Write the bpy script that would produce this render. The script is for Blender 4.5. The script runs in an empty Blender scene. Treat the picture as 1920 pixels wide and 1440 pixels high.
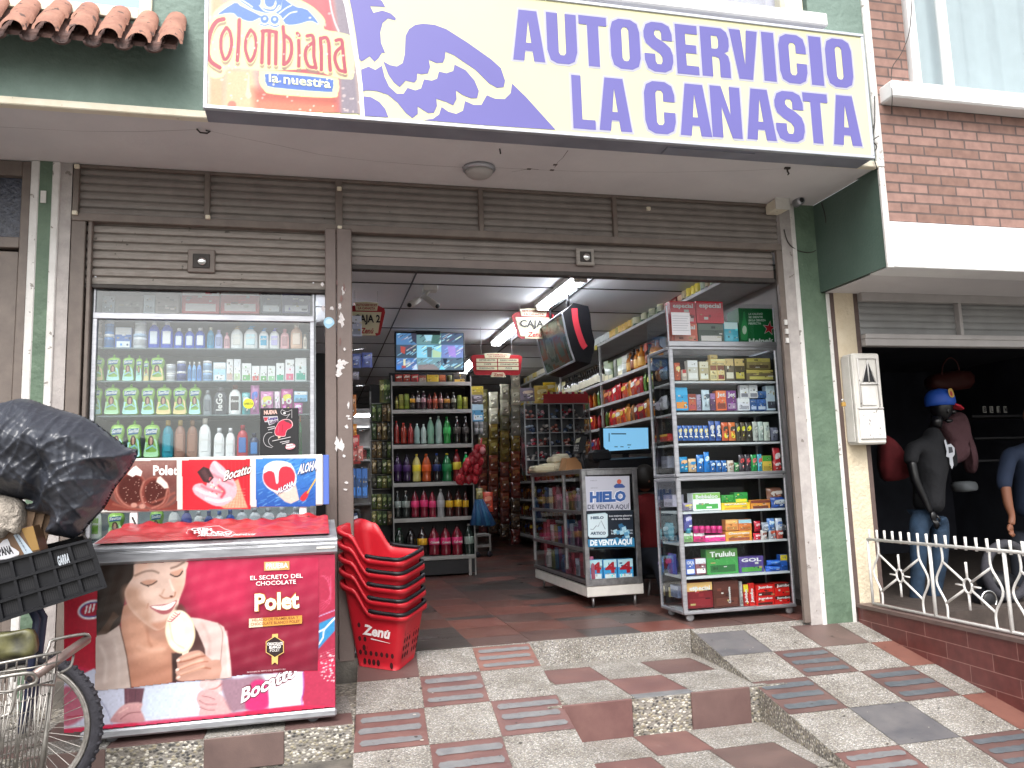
import bpy, math, random
import numpy as np
from mathutils import Vector, Matrix
from mathutils.geometry import tessellate_polygon
random.seed(7); rng = np.random.default_rng(7)
S = bpy.context.scene
COL = S.collection
R = math.radians
V = Vector

# camera
CAM = V((0.0, -5.58, 1.10)); FPX = 1500.0
_y, _p, _r = R(13.94), R(7.30), R(-1.92)
FW = V((math.sin(_y)*math.cos(_p), math.cos(_y)*math.cos(_p), math.sin(_p)))
_rt = V((math.cos(_y), -math.sin(_y), 0)); _up = _rt.cross(FW)
RT = _rt*math.cos(_r) + _up*math.sin(_r); UP = _up*math.cos(_r) - _rt*math.sin(_r)
cd = bpy.data.cameras.new('camera'); cam = bpy.data.objects.new('camera', cd); COL.objects.link(cam)
cd.sensor_width = 36; cd.lens = 36*FPX/1920; cd.clip_start = .05; cd.clip_end = 500
cam.matrix_world = Matrix(((RT.x, UP.x, -FW.x, CAM.x), (RT.y, UP.y, -FW.y, CAM.y), (RT.z, UP.z, -FW.z, CAM.z), (0, 0, 0, 1)))
S.camera = cam
# world, sun, exposure
SUN_EL, SUN_ROT = R(52), R(200)
w = bpy.data.worlds.new('World'); S.world = w; w.use_nodes = True
nt = w.node_tree; nt.nodes.clear()
sky = nt.nodes.new('ShaderNodeTexSky'); sky.sky_type = 'NISHITA'; sky.sun_disc = False
sky.sun_elevation = SUN_EL; sky.sun_rotation = SUN_ROT; sky.dust_density = 6; sky.air_density = 1.6
hs = nt.nodes.new('ShaderNodeHueSaturation'); hs.inputs['Saturation'].default_value = .18; hs.inputs['Value'].default_value = 1.0
bg = nt.nodes.new('ShaderNodeBackground'); bg.inputs[1].default_value = .15
wo = nt.nodes.new('ShaderNodeOutputWorld')
nt.links.new(sky.outputs[0], hs.inputs['Color']); nt.links.new(hs.outputs[0], bg.inputs[0]); nt.links.new(bg.outputs[0], wo.inputs[0])
sl = bpy.data.lights.new('sun', 'SUN'); sl.energy = .6; sl.angle = R(35); sl.color = (1, .96, .9)
so = bpy.data.objects.new('sun', sl); COL.objects.link(so)
# light travels from the sun direction: behind the camera, a little to the left
sd = V((-math.sin(R(20))*math.cos(SUN_EL), -math.cos(R(20))*math.cos(SUN_EL), math.sin(SUN_EL)))
so.rotation_euler = sd.to_track_quat('Z', 'Y').to_euler(); so.location = (0, -6, 9)
S.view_settings.view_transform = 'Standard'; S.view_settings.look = 'None'; S.view_settings.gamma = 1
S.view_settings.exposure = 1.08
S.render.engine = 'CYCLES'
S.cycles.max_bounces = 8; S.cycles.transparent_max_bounces = 24

# helpers
def ray(px, py):
    return FW + RT*((px-960)/FPX) - UP*((py-720)/FPX)
def Py(px, py, Y):
    d = ray(px, py); return CAM + d*((Y-CAM.y)/d.y)
def Pz(px, py, Z):
    d = ray(px, py); return CAM + d*((Z-CAM.z)/d.z)
def Px(px, py, X):
    d = ray(px, py); return CAM + d*((X-CAM.x)/d.x)
def lin(c):
    if isinstance(c, str):
        c = c.lstrip('#'); c = [int(c[i:i+2], 16)/255 for i in (0, 2, 4)]
    return tuple((x/12.92 if x <= .04045 else ((x+.055)/1.055)**2.4) for x in c[:3])
MATS = {}
def mat(name, col, rough=.6, metal=0, var=0.0, vs=6, bump=0.0, bs=60, spec=.5, emit=0, alpha=1, trans=0, coat=0, ecol=None, detail=4, aniso=None):
    """simple principled material with optional noise colour variation and bump"""
    if name in MATS: return MATS[name]
    m = bpy.data.materials.new(name); m.use_nodes = True; MATS[name] = m
    t = m.node_tree; b = t.nodes['Principled BSDF']
    L = lin(col); b.inputs['Base Color'].default_value = (*L, 1)
    b.inputs['Roughness'].default_value = rough; b.inputs['Metallic'].default_value = metal
    b.inputs['Specular IOR Level'].default_value = spec
    if coat: b.inputs['Coat Weight'].default_value = coat; b.inputs['Coat Roughness'].default_value = .1
    if trans: b.inputs['Transmission Weight'].default_value = trans
    if alpha < 1: b.inputs['Alpha'].default_value = alpha
    if emit: b.inputs['Emission Color'].default_value = (*(lin(ecol) if ecol else L), 1); b.inputs['Emission Strength'].default_value = emit
    if var or bump:
        tc = t.nodes.new('ShaderNodeTexCoord')
        if var:
            n = t.nodes.new('ShaderNodeTexNoise'); n.inputs['Scale'].default_value = vs; n.inputs['Detail'].default_value = detail
            t.links.new(tc.outputs['Object'], n.inputs['Vector'])
            r = t.nodes.new('ShaderNodeValToRGB'); r.color_ramp.elements[0].position = .3; r.color_ramp.elements[1].position = .7
            r.color_ramp.elements[0].color = (*[max(0, x*(1-var)) for x in L], 1); r.color_ramp.elements[1].color = (*[min(1, x*(1+var)+var*.01) for x in L], 1)
            t.links.new(n.outputs['Fac'], r.inputs[0]); t.links.new(r.outputs[0], b.inputs['Base Color'])
        if bump:
            n2 = t.nodes.new('ShaderNodeTexNoise'); n2.inputs['Scale'].default_value = bs; n2.inputs['Detail'].default_value = 5
            t.links.new(tc.outputs['Object'], n2.inputs['Vector'])
            bp = t.nodes.new('ShaderNodeBump'); bp.inputs['Strength'].default_value = min(1, bump); bp.inputs['Distance'].default_value = .02*max(1, bump)
            t.links.new(n2.outputs['Fac'], bp.inputs['Height']); t.links.new(bp.outputs[0], b.inputs['Normal'])
    return m
def pl(col, rough=.45, **k):
    """plain printed / plastic colour"""
    return mat('print_%s_%d' % (col.lstrip('#'), int(rough*100)), col, rough, **k)
def M(x):
    if isinstance(x, str): return MATS[x] if x in MATS else pl(x)
    return x
_TX = {}
def text_geo(s, bold=0.0):
    k = (s, bold)
    if k not in _TX:
        cu = bpy.data.curves.new('t', 'FONT'); cu.body = s; cu.size = 1; cu.offset = bold; cu.resolution_u = 2
        o = bpy.data.objects.new('t', cu); me = o.to_mesh()
        vs = [(v.co.x, v.co.y) for v in me.vertices]; fs = [tuple(p.vertices) for p in me.polygons]
        o.to_mesh_clear(); bpy.data.objects.remove(o); bpy.data.curves.remove(cu)
        _TX[k] = (vs, fs)
    return _TX[k]
CAPH = .69
def sm(pts, n=5, closed=True):
    """Catmull-Rom smoothing of a 2D or 3D polyline"""
    out = []; N = len(pts); rg = range(N) if closed else range(N-1)
    for i in rg:
        g = (lambda k: pts[k % N]) if closed else (lambda k: pts[min(max(k, 0), N-1)])
        a, b, c, d = g(i-1), g(i), g(i+1), g(i+2)
        for j in range(n):
            t = j/n
            out.append(tuple(.5*((2*b[q]) + (-a[q]+c[q])*t + (2*a[q]-5*b[q]+4*c[q]-d[q])*t*t + (-a[q]+3*b[q]-3*c[q]+d[q])*t**3) for q in range(len(b))))
    if not closed: out.append(tuple(pts[-1]))
    return out
class MB:
    """collects shapes and links them as one mesh object; self.m is the current material"""
    def __init__(s, m=None): s.v = []; s.f = []; s.fm = []; s.ms = []; s.sm = []; s.smooth = False; s.m = m; s.lay = 0
    def mi(s, m=None):
        m = M(m if m is not None else s.m)
        if m not in s.ms: s.ms.append(m)
        return s.ms.index(m)
    def add(s, vs, fs, m=None, smooth=None):
        o = len(s.v); s.v += [tuple(x) for x in vs]; k = s.mi(m)
        for f in fs: s.f.append(tuple(i+o for i in f)); s.fm.append(k); s.sm.append(s.smooth if smooth is None else smooth)
        return s
    def box(s, x0, x1, y0, y1, z0, z1, m=None):
        return s.add([(x0,y0,z0),(x1,y0,z0),(x1,y1,z0),(x0,y1,z0),(x0,y0,z1),(x1,y0,z1),(x1,y1,z1),(x0,y1,z1)],
                     [(0,3,2,1),(4,5,6,7),(0,1,5,4),(1,2,6,5),(2,3,7,6),(3,0,4,7)], m, False)
    def bbox(s, x0, x1, y0, y1, z0, z1, b=.004, m=None):
        """box with chamfered vertical and horizontal edges"""
        b = min(b, abs(x1-x0)*.45, abs(y1-y0)*.45, abs(z1-z0)*.45)
        vs = []; idx = {}
        for zi, z in ((0, z0), (1, z1)):
            for xi, x in ((0, x0), (1, x1)):
                for yi, y in ((0, y0), (1, y1)):
                    sx, sy, sz = (b if xi == 0 else -b), (b if yi == 0 else -b), (b if zi == 0 else -b)
                    for a in range(3):
                        idx[xi, yi, zi, a] = len(vs)
                        vs.append((x+(0 if a == 0 else sx), y+(0 if a == 1 else sy), z+(0 if a == 2 else sz)))
        g = lambda x, y, z, a: idx[x, y, z, a]
        fs = []
        for e in (0, 1):
            fs.append([g(e,0,0,0), g(e,1,0,0), g(e,1,1,0), g(e,0,1,0)][::(1 if e else -1)])
            fs.append([g(0,e,0,1), g(0,e,1,1), g(1,e,1,1), g(1,e,0,1)][::(1 if e else -1)])
            fs.append([g(0,0,e,2), g(1,0,e,2), g(1,1,e,2), g(0,1,e,2)][::(1 if e else -1)])
        for a in (0, 1):
            for c in (0, 1):
                fs.append([g(a,c,0,0), g(a,c,1,0), g(a,c,1,1), g(a,c,0,1)])
                fs.append([g(a,0,c,0), g(a,1,c,0), g(a,1,c,2), g(a,0,c,2)])
                fs.append([g(0,a,c,1), g(1,a,c,1), g(1,a,c,2), g(0,a,c,2)])
        for x in (0, 1):
            for y in (0, 1):
                for z in (0, 1): fs.append([g(x,y,z,0), g(x,y,z,1), g(x,y,z,2)])
        s.add(vs, fs, m, False); return s
    def obox(s, c, size, M3, m=None, taper=1):
        c = V(c); hx, hy, hz = size[0]/2, size[1]/2, size[2]/2
        vs = []
        for z in (-hz, hz):
            k = taper if z > 0 else 1
            for x, y in ((-hx*k,-hy*k),(hx*k,-hy*k),(hx*k,hy*k),(-hx*k,hy*k)): vs.append(c + M3 @ V((x, y, z)))
        return s.add(vs, [(0,3,2,1),(4,5,6,7),(0,1,5,4),(1,2,6,5),(2,3,7,6),(3,0,4,7)], m, False)
    def hexa(s, p, m=None):
        """8 corners: bottom 4 then top 4"""
        return s.add(p, [(0,3,2,1),(4,5,6,7),(0,1,5,4),(1,2,6,5),(2,3,7,6),(3,0,4,7)], m, False)
    def quad(s, a, b, c, d, m=None): return s.add([a, b, c, d], [(0,1,2,3)], m, False)
    def tube(s, pts, r, n=8, m=None, closed=False, cap=True):
        pts = [V(p) for p in pts]; N = len(pts)
        rs = r if isinstance(r, (list, tuple)) else [r]*N
        vs = []; fs = []; prev = None
        for i, p in enumerate(pts):
            a = pts[(i-1) % N] if (closed or i > 0) else p
            b = pts[(i+1) % N] if (closed or i < N-1) else p
            d = (b-a)
            if d.length < 1e-9: d = V((0, 0, 1))
            d.normalize()
            if prev is None:
                u = d.cross(V((0, 0, 1)));
                if u.length < .1: u = d.cross(V((1, 0, 0)))
            else: u = prev - d*prev.dot(d)
            if u.length < 1e-6: u = d.orthogonal()
            u.normalize(); prev = u; w_ = d.cross(u)
            for k in range(n):
                t = 2*math.pi*k/n; vs.append(p + (u*math.cos(t) + w_*math.sin(t))*rs[i])
        for i in range(N if closed else N-1):
            j = (i+1) % N
            for k in range(n): fs.append((i*n+k, i*n+(k+1) % n, j*n+(k+1) % n, j*n+k))
        if cap and not closed: fs.append(tuple(range(n))[::-1]); fs.append(tuple((N-1)*n+k for k in range(n)))
        return s.add(vs, fs, m, n > 5)
    def lathe(s, prof, c=(0, 0, 0), n=14, m=None, axis='Z', sx=1, sy=1, smooth=True, cap=True, rot=None):
        c = V(c); vs = []; fs = []
        for r, h in prof:
            for k in range(n):
                t = 2*math.pi*k/n; x, y = r*math.cos(t)*sx, r*math.sin(t)*sy
                q = V((x, y, h)) if axis == 'Z' else (V((x, -h, y)) if axis == 'Y' else V((h, x, y)))
                if rot: q = rot @ q
                vs.append(c + q)
        for i in range(len(prof)-1):
            for k in range(n): fs.append((i*n+k, i*n+(k+1) % n, (i+1)*n+(k+1) % n, (i+1)*n+k))
        if cap: fs.append(tuple(range(n))[::-1]); fs.append(tuple((len(prof)-1)*n+k for k in range(n)))
        return s.add(vs, fs, m, smooth)
    def prism(s, poly, fn, m=None, sides=True):
        """poly: 2D points; fn(u, v, t) -> 3D for t = 0 (front) and 1 (back)"""
        n = len(poly); tri = tessellate_polygon([[V((p[0], p[1], 0)) for p in poly]])
        vs = [fn(p[0], p[1], 0) for p in poly] + [fn(p[0], p[1], 1) for p in poly]
        fs = [tuple(t) for t in tri] + [tuple(i+n for i in t) for t in tri]
        if sides: fs += [(i, (i+1) % n, n+(i+1) % n, n+i) for i in range(n)]
        return s.add(vs, fs, m, False)
    def sheet(s, poly, fn, m=None):
        """flat polygon mapped through fn(u, v)"""
        tri = tessellate_polygon([[V((p[0], p[1], 0)) for p in poly]])
        return s.add([fn(p[0], p[1]) for p in poly], [tuple(t) for t in tri], m, False)
    def text(s, t, o, u, v, m=None, bold=0.0, shear=0.0):
        """text t with its baseline start at o; u = full width vector, v = cap height vector"""
        vs, fs = text_geo(t, bold)
        if not vs: return s
        x0 = min(a for a, _ in vs); x1 = max(a for a, _ in vs); W = max(1e-6, x1-x0)
        o, u, v = V(o), V(u), V(v)
        s.add([o + u*((x-x0)/W) + v*(y/CAPH) + u.normalized()*(shear*v.length*y/CAPH) for x, y in vs], fs, m, False); return s
    def ball(s, c, r, n=10, m=None, sc=(1, 1, 1)):
        pr = [(math.sin(math.pi*i/(n-2))*r, -math.cos(math.pi*i/(n-2))*r) for i in range(n-1)]
        pr[0] = (r*.02, pr[0][1]); pr[-1] = (r*.02, pr[-1][1])
        o = len(s.v); s.lathe(pr, (0, 0, 0), n, m)
        s.v[o:] = [(c[0]+x*sc[0], c[1]+y*sc[1], c[2]+z*sc[2]) for x, y, z in s.v[o:]]; return s
    def build(s, name, parent=None, world=True, fix=True):
        me = bpy.data.meshes.new(name)
        off = V((0, 0, 0))
        if parent is not None and world:
            q = parent
            while q is not None: off = off + q.location; q = q.parent
        me.from_pydata([(a-off.x, b-off.y, c-off.z) for a, b, c in s.v], [], s.f)
        for m in s.ms: me.materials.append(m)
        me.polygons.foreach_set('material_index', s.fm); me.polygons.foreach_set('use_smooth', s.sm)
        me.update()
        o = bpy.data.objects.new(name, me); COL.objects.link(o)
        if parent is not None: o.parent = parent
        return o
def tag(o, label=None, cat=None, group=None, kind=None):
    if label: o['label'] = label
    if cat: o['category'] = cat
    if group: o['group'] = group
    if kind: o['kind'] = kind
    return o
def thing(name, label, cat, loc=(0, 0, 0), group=None, rz=0):
    o = bpy.data.objects.new(name, None); COL.objects.link(o); o.empty_display_size = .05
    o.location = loc; o.rotation_euler = (0, 0, rz)
    return tag(o, label, cat, group)
def struct(name, mb): return tag(mb.build(name), kind='structure')
KIDS = {}
def copy_tree(o, parent=None):
    c = o.copy(); COL.objects.link(c)
    if parent is not None: c.parent = parent
    for ch in list(o.children): copy_tree(ch, c)
    return c
def smoothen(o):
    o.data.polygons.foreach_set('use_smooth', [True]*len(o.data.polygons)); return o
# drawing on a flat face with the pixel coordinates of the photograph; every shape one thin layer above the last
class Art:
    def __init__(s, fn, nrm, step=.0004):
        s.mb = MB(); s.fn = fn; s.n = V(nrm).normalized(); s.l = 0; s.step = step
    def p(s, x, y): return s.fn(x, y) + s.n*(s.l*s.step)
    def poly(s, pts, m, smooth=0):
        s.l += 1
        if smooth: pts = sm(pts, smooth)
        s.mb.sheet([(x, -y) for x, y in pts], lambda a, b: s.p(a, -b), m); return s
    def rect(s, x0, y0, x1, y1, m): return s.poly([(x0, y0), (x1, y0), (x1, y1), (x0, y1)], m)
    def ell(s, cx, cy, rx, ry, m, rot=0, n=20):
        c, q = math.cos(R(rot)), math.sin(R(rot))
        return s.poly([(cx+rx*math.cos(t)*c-ry*math.sin(t)*q, cy+rx*math.cos(t)*q+ry*math.sin(t)*c) for t in [2*math.pi*k/n for k in range(n)]], m)
    def line(s, pts, w, m):
        """stroke of width w pixels"""
        L, Rr = [], []
        for i, p in enumerate(pts):
            a = pts[max(i-1, 0)]; b = pts[min(i+1, len(pts)-1)]
            dx, dy = b[0]-a[0], b[1]-a[1]; d = math.hypot(dx, dy) or 1
            ww = w[i] if isinstance(w, (list, tuple)) else w
            nx, ny = -dy/d*ww/2, dx/d*ww/2
            L.append((p[0]+nx, p[1]+ny)); Rr.append((p[0]-nx, p[1]-ny))
        return s.poly(L + Rr[::-1], m)
    def text(s, t, x0, y0, x1, y1, h, m, bold=0.0, shear=0.0, out=None, ow=.04):
        """baseline from pixel (x0,y0) to (x1,y1), cap height h pixels"""
        if out:
            s.l += 1; o = s.p(x0, y0); s.mb.text(t, o, s.p(x1, y1)-o, s.p(x0, y0-h)-o, out, bold+ow, shear)
        s.l += 1; o = s.p(x0, y0); s.mb.text(t, o, s.p(x1, y1)-o, s.p(x0, y0-h)-o, m, bold, shear); return s
    def build(s, name, parent=None): return s.mb.build(name, parent)
# soft printed pictures: painted into a small array, carried by the colours of a fine grid mesh (print on the object itself)
class Paint:
    def __init__(s, x0, y0, x1, y1, step=1.5, base='#ffffff'):
        s.x0, s.y0, s.x1, s.y1 = x0, y0, x1, y1
        s.nx = max(2, int((x1-x0)/step)+1); s.ny = max(2, int((y1-y0)/step)+1)
        s.X, s.Y = np.meshgrid(np.linspace(x0, x1, s.nx), np.linspace(y0, y1, s.ny))
        s.a = np.zeros((s.ny, s.nx, 3)); s.a[:] = s.c(base); s.step = step
    def c(s, c):
        if isinstance(c, str): c = c.lstrip('#'); return np.array([int(c[i:i+2], 16)/255 for i in (0, 2, 4)])
        return np.array(c)
    def mix(s, m, c, al=1.0):
        m = np.clip(m, 0, 1)[..., None]*al; s.a = s.a*(1-m) + s.c(c)*m; return s
    def dist(s, pts):
        """signed distance (positive inside) to a closed polygon"""
        X, Y = s.X, s.Y; d = np.full(X.shape, 1e9); ins = np.zeros(X.shape, bool); n = len(pts)
        for i in range(n):
            (ax, ay), (bx, by) = pts[i], pts[(i+1) % n]
            ex, ey = bx-ax, by-ay; q = ex*ex+ey*ey+1e-9
            t = np.clip(((X-ax)*ex+(Y-ay)*ey)/q, 0, 1)
            d = np.minimum(d, np.hypot(X-ax-t*ex, Y-ay-t*ey))
            if ay != by:
                cnd = ((ay > Y) != (by > Y)) & (X < ex*(Y-ay)/ey+ax); ins ^= cnd
        return np.where(ins, d, -d)
    def poly(s, pts, c, soft=1.5, al=1.0, smooth=4, c2=None, ax='y'):
        if smooth: pts = sm(pts, smooth)
        m = np.clip(s.dist(pts)/soft+.5, 0, 1)
        if c2 is not None:
            ys = [p[1] if ax == 'y' else p[0] for p in pts]; G = s.Y if ax == 'y' else s.X
            t = np.clip((G-min(ys))/(max(ys)-min(ys)+1e-6), 0, 1)[..., None]
            cc = s.c(c)*(1-t)+s.c(c2)*t; mm = m[..., None]*al; s.a = s.a*(1-mm)+cc*mm; return s
        return s.mix(m, c, al)
    def ell(s, cx, cy, rx, ry, c, soft=.25, al=1.0, rot=0):
        co, si = math.cos(R(rot)), math.sin(R(rot)); dx, dy = s.X-cx, s.Y-cy
        r = np.hypot((dx*co+dy*si)/rx, (-dx*si+dy*co)/ry); return s.mix((1-r)/soft+.5, c, al)
    def line(s, pts, wd, c, soft=1.2, al=1.0, smooth=5):
        if smooth: pts = sm(pts, smooth, False)
        d = np.full(s.X.shape, 1e9)
        for (ax, ay), (bx, by) in zip(pts[:-1], pts[1:]):
            ex, ey = bx-ax, by-ay; q = ex*ex+ey*ey+1e-9
            t = np.clip(((s.X-ax)*ex+(s.Y-ay)*ey)/q, 0, 1); d = np.minimum(d, np.hypot(s.X-ax-t*ex, s.Y-ay-t*ey))
        return s.mix((wd/2-d)/soft+.5, c, al)
    def grad(s, c1, c2, ax='y', al=1.0):
        G = (s.Y-s.y0)/(s.y1-s.y0) if ax == 'y' else (s.X-s.x0)/(s.x1-s.x0)
        G = G[..., None]; s.a = s.a*(1-al)+(s.c(c1)*(1-G)+s.c(c2)*G)*al; return s
    def noise(s, amt=.03, cell=3):
        h, w_ = s.ny//cell+2, s.nx//cell+2; n = rng.normal(0, 1, (h, w_))
        n = np.kron(n, np.ones((cell, cell)))[:s.ny, :s.nx]; s.a = np.clip(s.a*(1+amt*n[..., None]), 0, 1); return s
    def build(s, name, fn, parent=None, rough=.35, mask=None, disp=None, emit=0, bump=None):
        """fn(px, py) -> 3D point; mask: polygon outside which cells are dropped"""
        co = []
        for j in range(s.ny):
            for i in range(s.nx): co.append(fn(s.X[j, i], s.Y[j, i]) if disp is None else fn(s.X[j, i], s.Y[j, i]) + disp(s.X[j, i], s.Y[j, i]))
        keep = None
        if mask is not None: keep = s.dist(mask) > -.1
        fs = []
        for j in range(s.ny-1):
            for i in range(s.nx-1):
                if keep is not None and not (keep[j, i] and keep[j+1, i] and keep[j, i+1] and keep[j+1, i+1]): continue
                a = j*s.nx+i; fs.append((a+s.nx, a+s.nx+1, a+1, a))
        off = V((0, 0, 0)); q = parent
        while q is not None: off = off + q.location; q = q.parent
        me = bpy.data.meshes.new(name); me.from_pydata([tuple(c-off) for c in co], [], fs)
        me.polygons.foreach_set('use_smooth', [True]*len(fs))
        at = me.color_attributes.new('print', 'FLOAT_COLOR', 'POINT')
        L = np.where(s.a <= .04045, s.a/12.92, ((s.a+.055)/1.055)**2.4)
        buf = np.ones((s.ny*s.nx, 4), np.float32); buf[:, :3] = L.reshape(-1, 3); at.data.foreach_set('color', buf.ravel())
        key = 'printed_picture_%d_%d' % (int(rough*100), int(emit*100))
        if key not in MATS:
            m = mat(key, '#ffffff', rough); t = m.node_tree; b = t.nodes['Principled BSDF']
            n = t.nodes.new('ShaderNodeVertexColor'); n.layer_name = 'print'; t.links.new(n.outputs[0], b.inputs['Base Color'])
            if emit: t.links.new(n.outputs[0], b.inputs['Emission Color']); b.inputs['Emission Strength'].default_value = emit
        me.materials.append(MATS[key]); me.update()
        o = bpy.data.objects.new(name, me); COL.objects.link(o)
        if parent is not None: o.parent = parent
        return o
# materials of the place
def nodes(m): return m.node_tree.nodes, m.node_tree.links, m.node_tree.nodes['Principled BSDF']
def gravel(name, ramp, scale=95, bump=.9, rough=.75):
    m = mat(name, '#808080', rough); n, l, b = nodes(m)
    tc = n.new('ShaderNodeTexCoord'); vo = n.new('ShaderNodeTexVoronoi'); vo.inputs['Scale'].default_value = scale; vo.inputs['Randomness'].default_value = 1
    mp = n.new('ShaderNodeMapping'); mp.inputs['Scale'].default_value = (.7, 1.2, 1); mp.inputs['Rotation'].default_value = (0, 0, .5)
    l.new(tc.outputs['Object'], mp.inputs[0]); l.new(mp.outputs[0], vo.inputs['Vector'])
    sep = n.new('ShaderNodeSeparateColor'); l.new(vo.outputs['Color'], sep.inputs[0])
    r = n.new('ShaderNodeValToRGB'); r.color_ramp.interpolation = 'CONSTANT'; e = r.color_ramp.elements
    while len(e) < len(ramp): e.new(.5)
    for i, (p, c) in enumerate(ramp): e[i].position = p; e[i].color = (*lin(c), 1)
    l.new(sep.outputs[0], r.inputs[0])
    # cement between the pebbles
    r2 = n.new('ShaderNodeValToRGB'); r2.color_ramp.elements[0].position = .42; r2.color_ramp.elements[1].position = .62
    l.new(vo.outputs['Distance'], r2.inputs[0])
    ce = n.new('ShaderNodeMix'); ce.data_type = 'RGBA'; ce.inputs[7].default_value = (*lin('#8d8882'), 1)
    l.new(r2.outputs[0], ce.inputs[0]); l.new(r.outputs[0], ce.inputs[6])
    no = n.new('ShaderNodeTexNoise'); no.inputs['Scale'].default_value = 5; no.inputs['Detail'].default_value = 6; l.new(tc.outputs['Object'], no.inputs['Vector'])
    r3 = n.new('ShaderNodeValToRGB'); r3.color_ramp.elements[0].position = .3; r3.color_ramp.elements[0].color = (.62, .6, .57, 1); r3.color_ramp.elements[1].position = .7; r3.color_ramp.elements[1].color = (1.0, 1.0, 1.0, 1)
    l.new(no.outputs['Fac'], r3.inputs[0])
    mu = n.new('ShaderNodeMix'); mu.data_type = 'RGBA'; mu.blend_type = 'MULTIPLY'; mu.inputs[0].default_value = 1
    l.new(ce.outputs[2], mu.inputs[6]); l.new(r3.outputs[0], mu.inputs[7]); l.new(mu.outputs[2], b.inputs['Base Color'])
    bp = n.new('ShaderNodeBump'); bp.inputs['Strength'].default_value = bump; bp.inputs['Distance'].default_value = .006; bp.invert = True
    l.new(vo.outputs['Distance'], bp.inputs['Height']); l.new(bp.outputs[0], b.inputs['Normal'])
    return m
PEB = [(0, '#a09d99'), (.2, '#bfbdba'), (.36, '#878582'), (.5, '#a9a295'), (.64, '#646365'), (.72, '#cfcdca'), (.84, '#94918e'), (.94, '#555558')]
gravel('gravel_light', PEB, 150, .6)
gravel('gravel_riser', [(0, '#96907f'), (.2, '#c9c4b8'), (.36, '#6a665f'), (.5, '#a39a85'), (.62, '#5a5856'), (.72, '#d8d4cb'), (.84, '#85807a'), (.93, '#4c4b4c')], 75, 1.0)
def worn(name, c1, c2, rough=.45, scale=4, bump=.15, bs=180, pos=(.35, .65), spots=None, r2=None, coords='Object', stretch=None):
    """two tones mixed by noise, roughness following; optional dark spots"""
    m = mat(name, c1, rough); n, l, b = nodes(m)
    tc = n.new('ShaderNodeTexCoord'); src = tc.outputs[coords]
    if stretch:
        mp = n.new('ShaderNodeMapping'); mp.inputs['Scale'].default_value = stretch; l.new(src, mp.inputs[0]); src = mp.outputs[0]
    no = n.new('ShaderNodeTexNoise'); no.inputs['Scale'].default_value = scale; no.inputs['Detail'].default_value = 8; no.inputs['Roughness'].default_value = .62
    l.new(src, no.inputs['Vector'])
    r = n.new('ShaderNodeValToRGB'); e = r.color_ramp.elements; e[0].position, e[1].position = pos; e[0].color = (*lin(c1), 1); e[1].color = (*lin(c2), 1)
    l.new(no.outputs['Fac'], r.inputs[0]); out = r.outputs[0]
    if spots:
        n3 = n.new('ShaderNodeTexNoise'); n3.inputs['Scale'].default_value = spots[1]; n3.inputs['Detail'].default_value = 3; l.new(tc.outputs[coords], n3.inputs['Vector'])
        r3 = n.new('ShaderNodeValToRGB'); r3.color_ramp.elements[0].position = spots[2]; r3.color_ramp.elements[1].position = spots[2]+.03
        l.new(n3.outputs['Fac'], r3.inputs[0]); mx = n.new('ShaderNodeMix'); mx.data_type = 'RGBA'
        l.new(r3.outputs[0], mx.inputs[0]); l.new(out, mx.inputs[6]); mx.inputs[7].default_value = (*lin(spots[0]), 1); out = mx.outputs[2]
    l.new(out, b.inputs['Base Color'])
    if r2 is not None:
        mr = n.new('ShaderNodeMapRange'); mr.inputs[1].default_value = .3; mr.inputs[2].default_value = .7; mr.inputs[3].default_value = rough; mr.inputs[4].default_value = r2
        l.new(no.outputs['Fac'], mr.inputs[0]); l.new(mr.outputs[0], b.inputs['Roughness'])
    if bump:
        n2 = n.new('ShaderNodeTexNoise'); n2.inputs['Scale'].default_value = bs; n2.inputs['Detail'].default_value = 4; l.new(tc.outputs[coords], n2.inputs['Vector'])
        bp = n.new('ShaderNodeBump'); bp.inputs['Strength'].default_value = bump; bp.inputs['Distance'].default_value = .01
        l.new(n2.outputs['Fac'], bp.inputs['Height']); l.new(bp.outputs[0], b.inputs['Normal'])
    return m
worn('tile_red', '#664846', '#785853', .42, 5, .08, r2=.6, spots=('#5a3a36', 60, .72))
worn('tile_red_dark', '#5c4644', '#6c5450', .4, 4, .08, r2=.6, spots=('#4f3836', 60, .72))
worn('tile_red_bright', '#724c44', '#875d52', .42, 5, .08, r2=.55)
worn('tile_brown', '#5d4c49', '#6e5a55', .4, 5, .08, r2=.55)
worn('tile_grey', '#55555a', '#6d6a6b', .4, 5, .1, r2=.6, spots=('#3c3c40', 50, .7))
worn('strip_grey', '#6c6d70', '#7b7b7c', .6, 14, .15, spots=('#6b6868', 40, .66))
worn('strip_dark', '#50565c', '#5f6469', .5, 14, .12)
worn('in_tile_red', '#6c433c', '#7d5148', .28, 3, .05, r2=.45)
worn('in_tile_red2', '#5f3f38', '#6e4a42', .28, 3, .05, r2=.45)
worn('in_tile_grey', '#3e3a39', '#4e4744', .25, 3, .05, r2=.42)
worn('in_tile_brown', '#54403c', '#634c47', .28, 3, .05, r2=.45)
worn('grout', '#8f8c85', '#a5a29a', .85, 12, .3)
worn('grout_dark', '#3a322e', '#4a403b', .85, 12, .3)
worn('cement_dark', '#4b4845', '#6d6861', .85, 6, .5, 60)
worn('green_stucco', '#63776e', '#788c83', .7, 2.2, .9, 22, spots=('#6b8378', 5, .74))
worn('green_pillar', '#536856', '#627864', .6, 7, .9, 26, spots=('#71876f', 16, .73))
worn('green_smooth', '#4a5f55', '#54685f', .55, 2, .3, 40)
worn('soffit', '#ccc9cb', '#d6d3d4', .85, 1.6, .2, 30)
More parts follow.
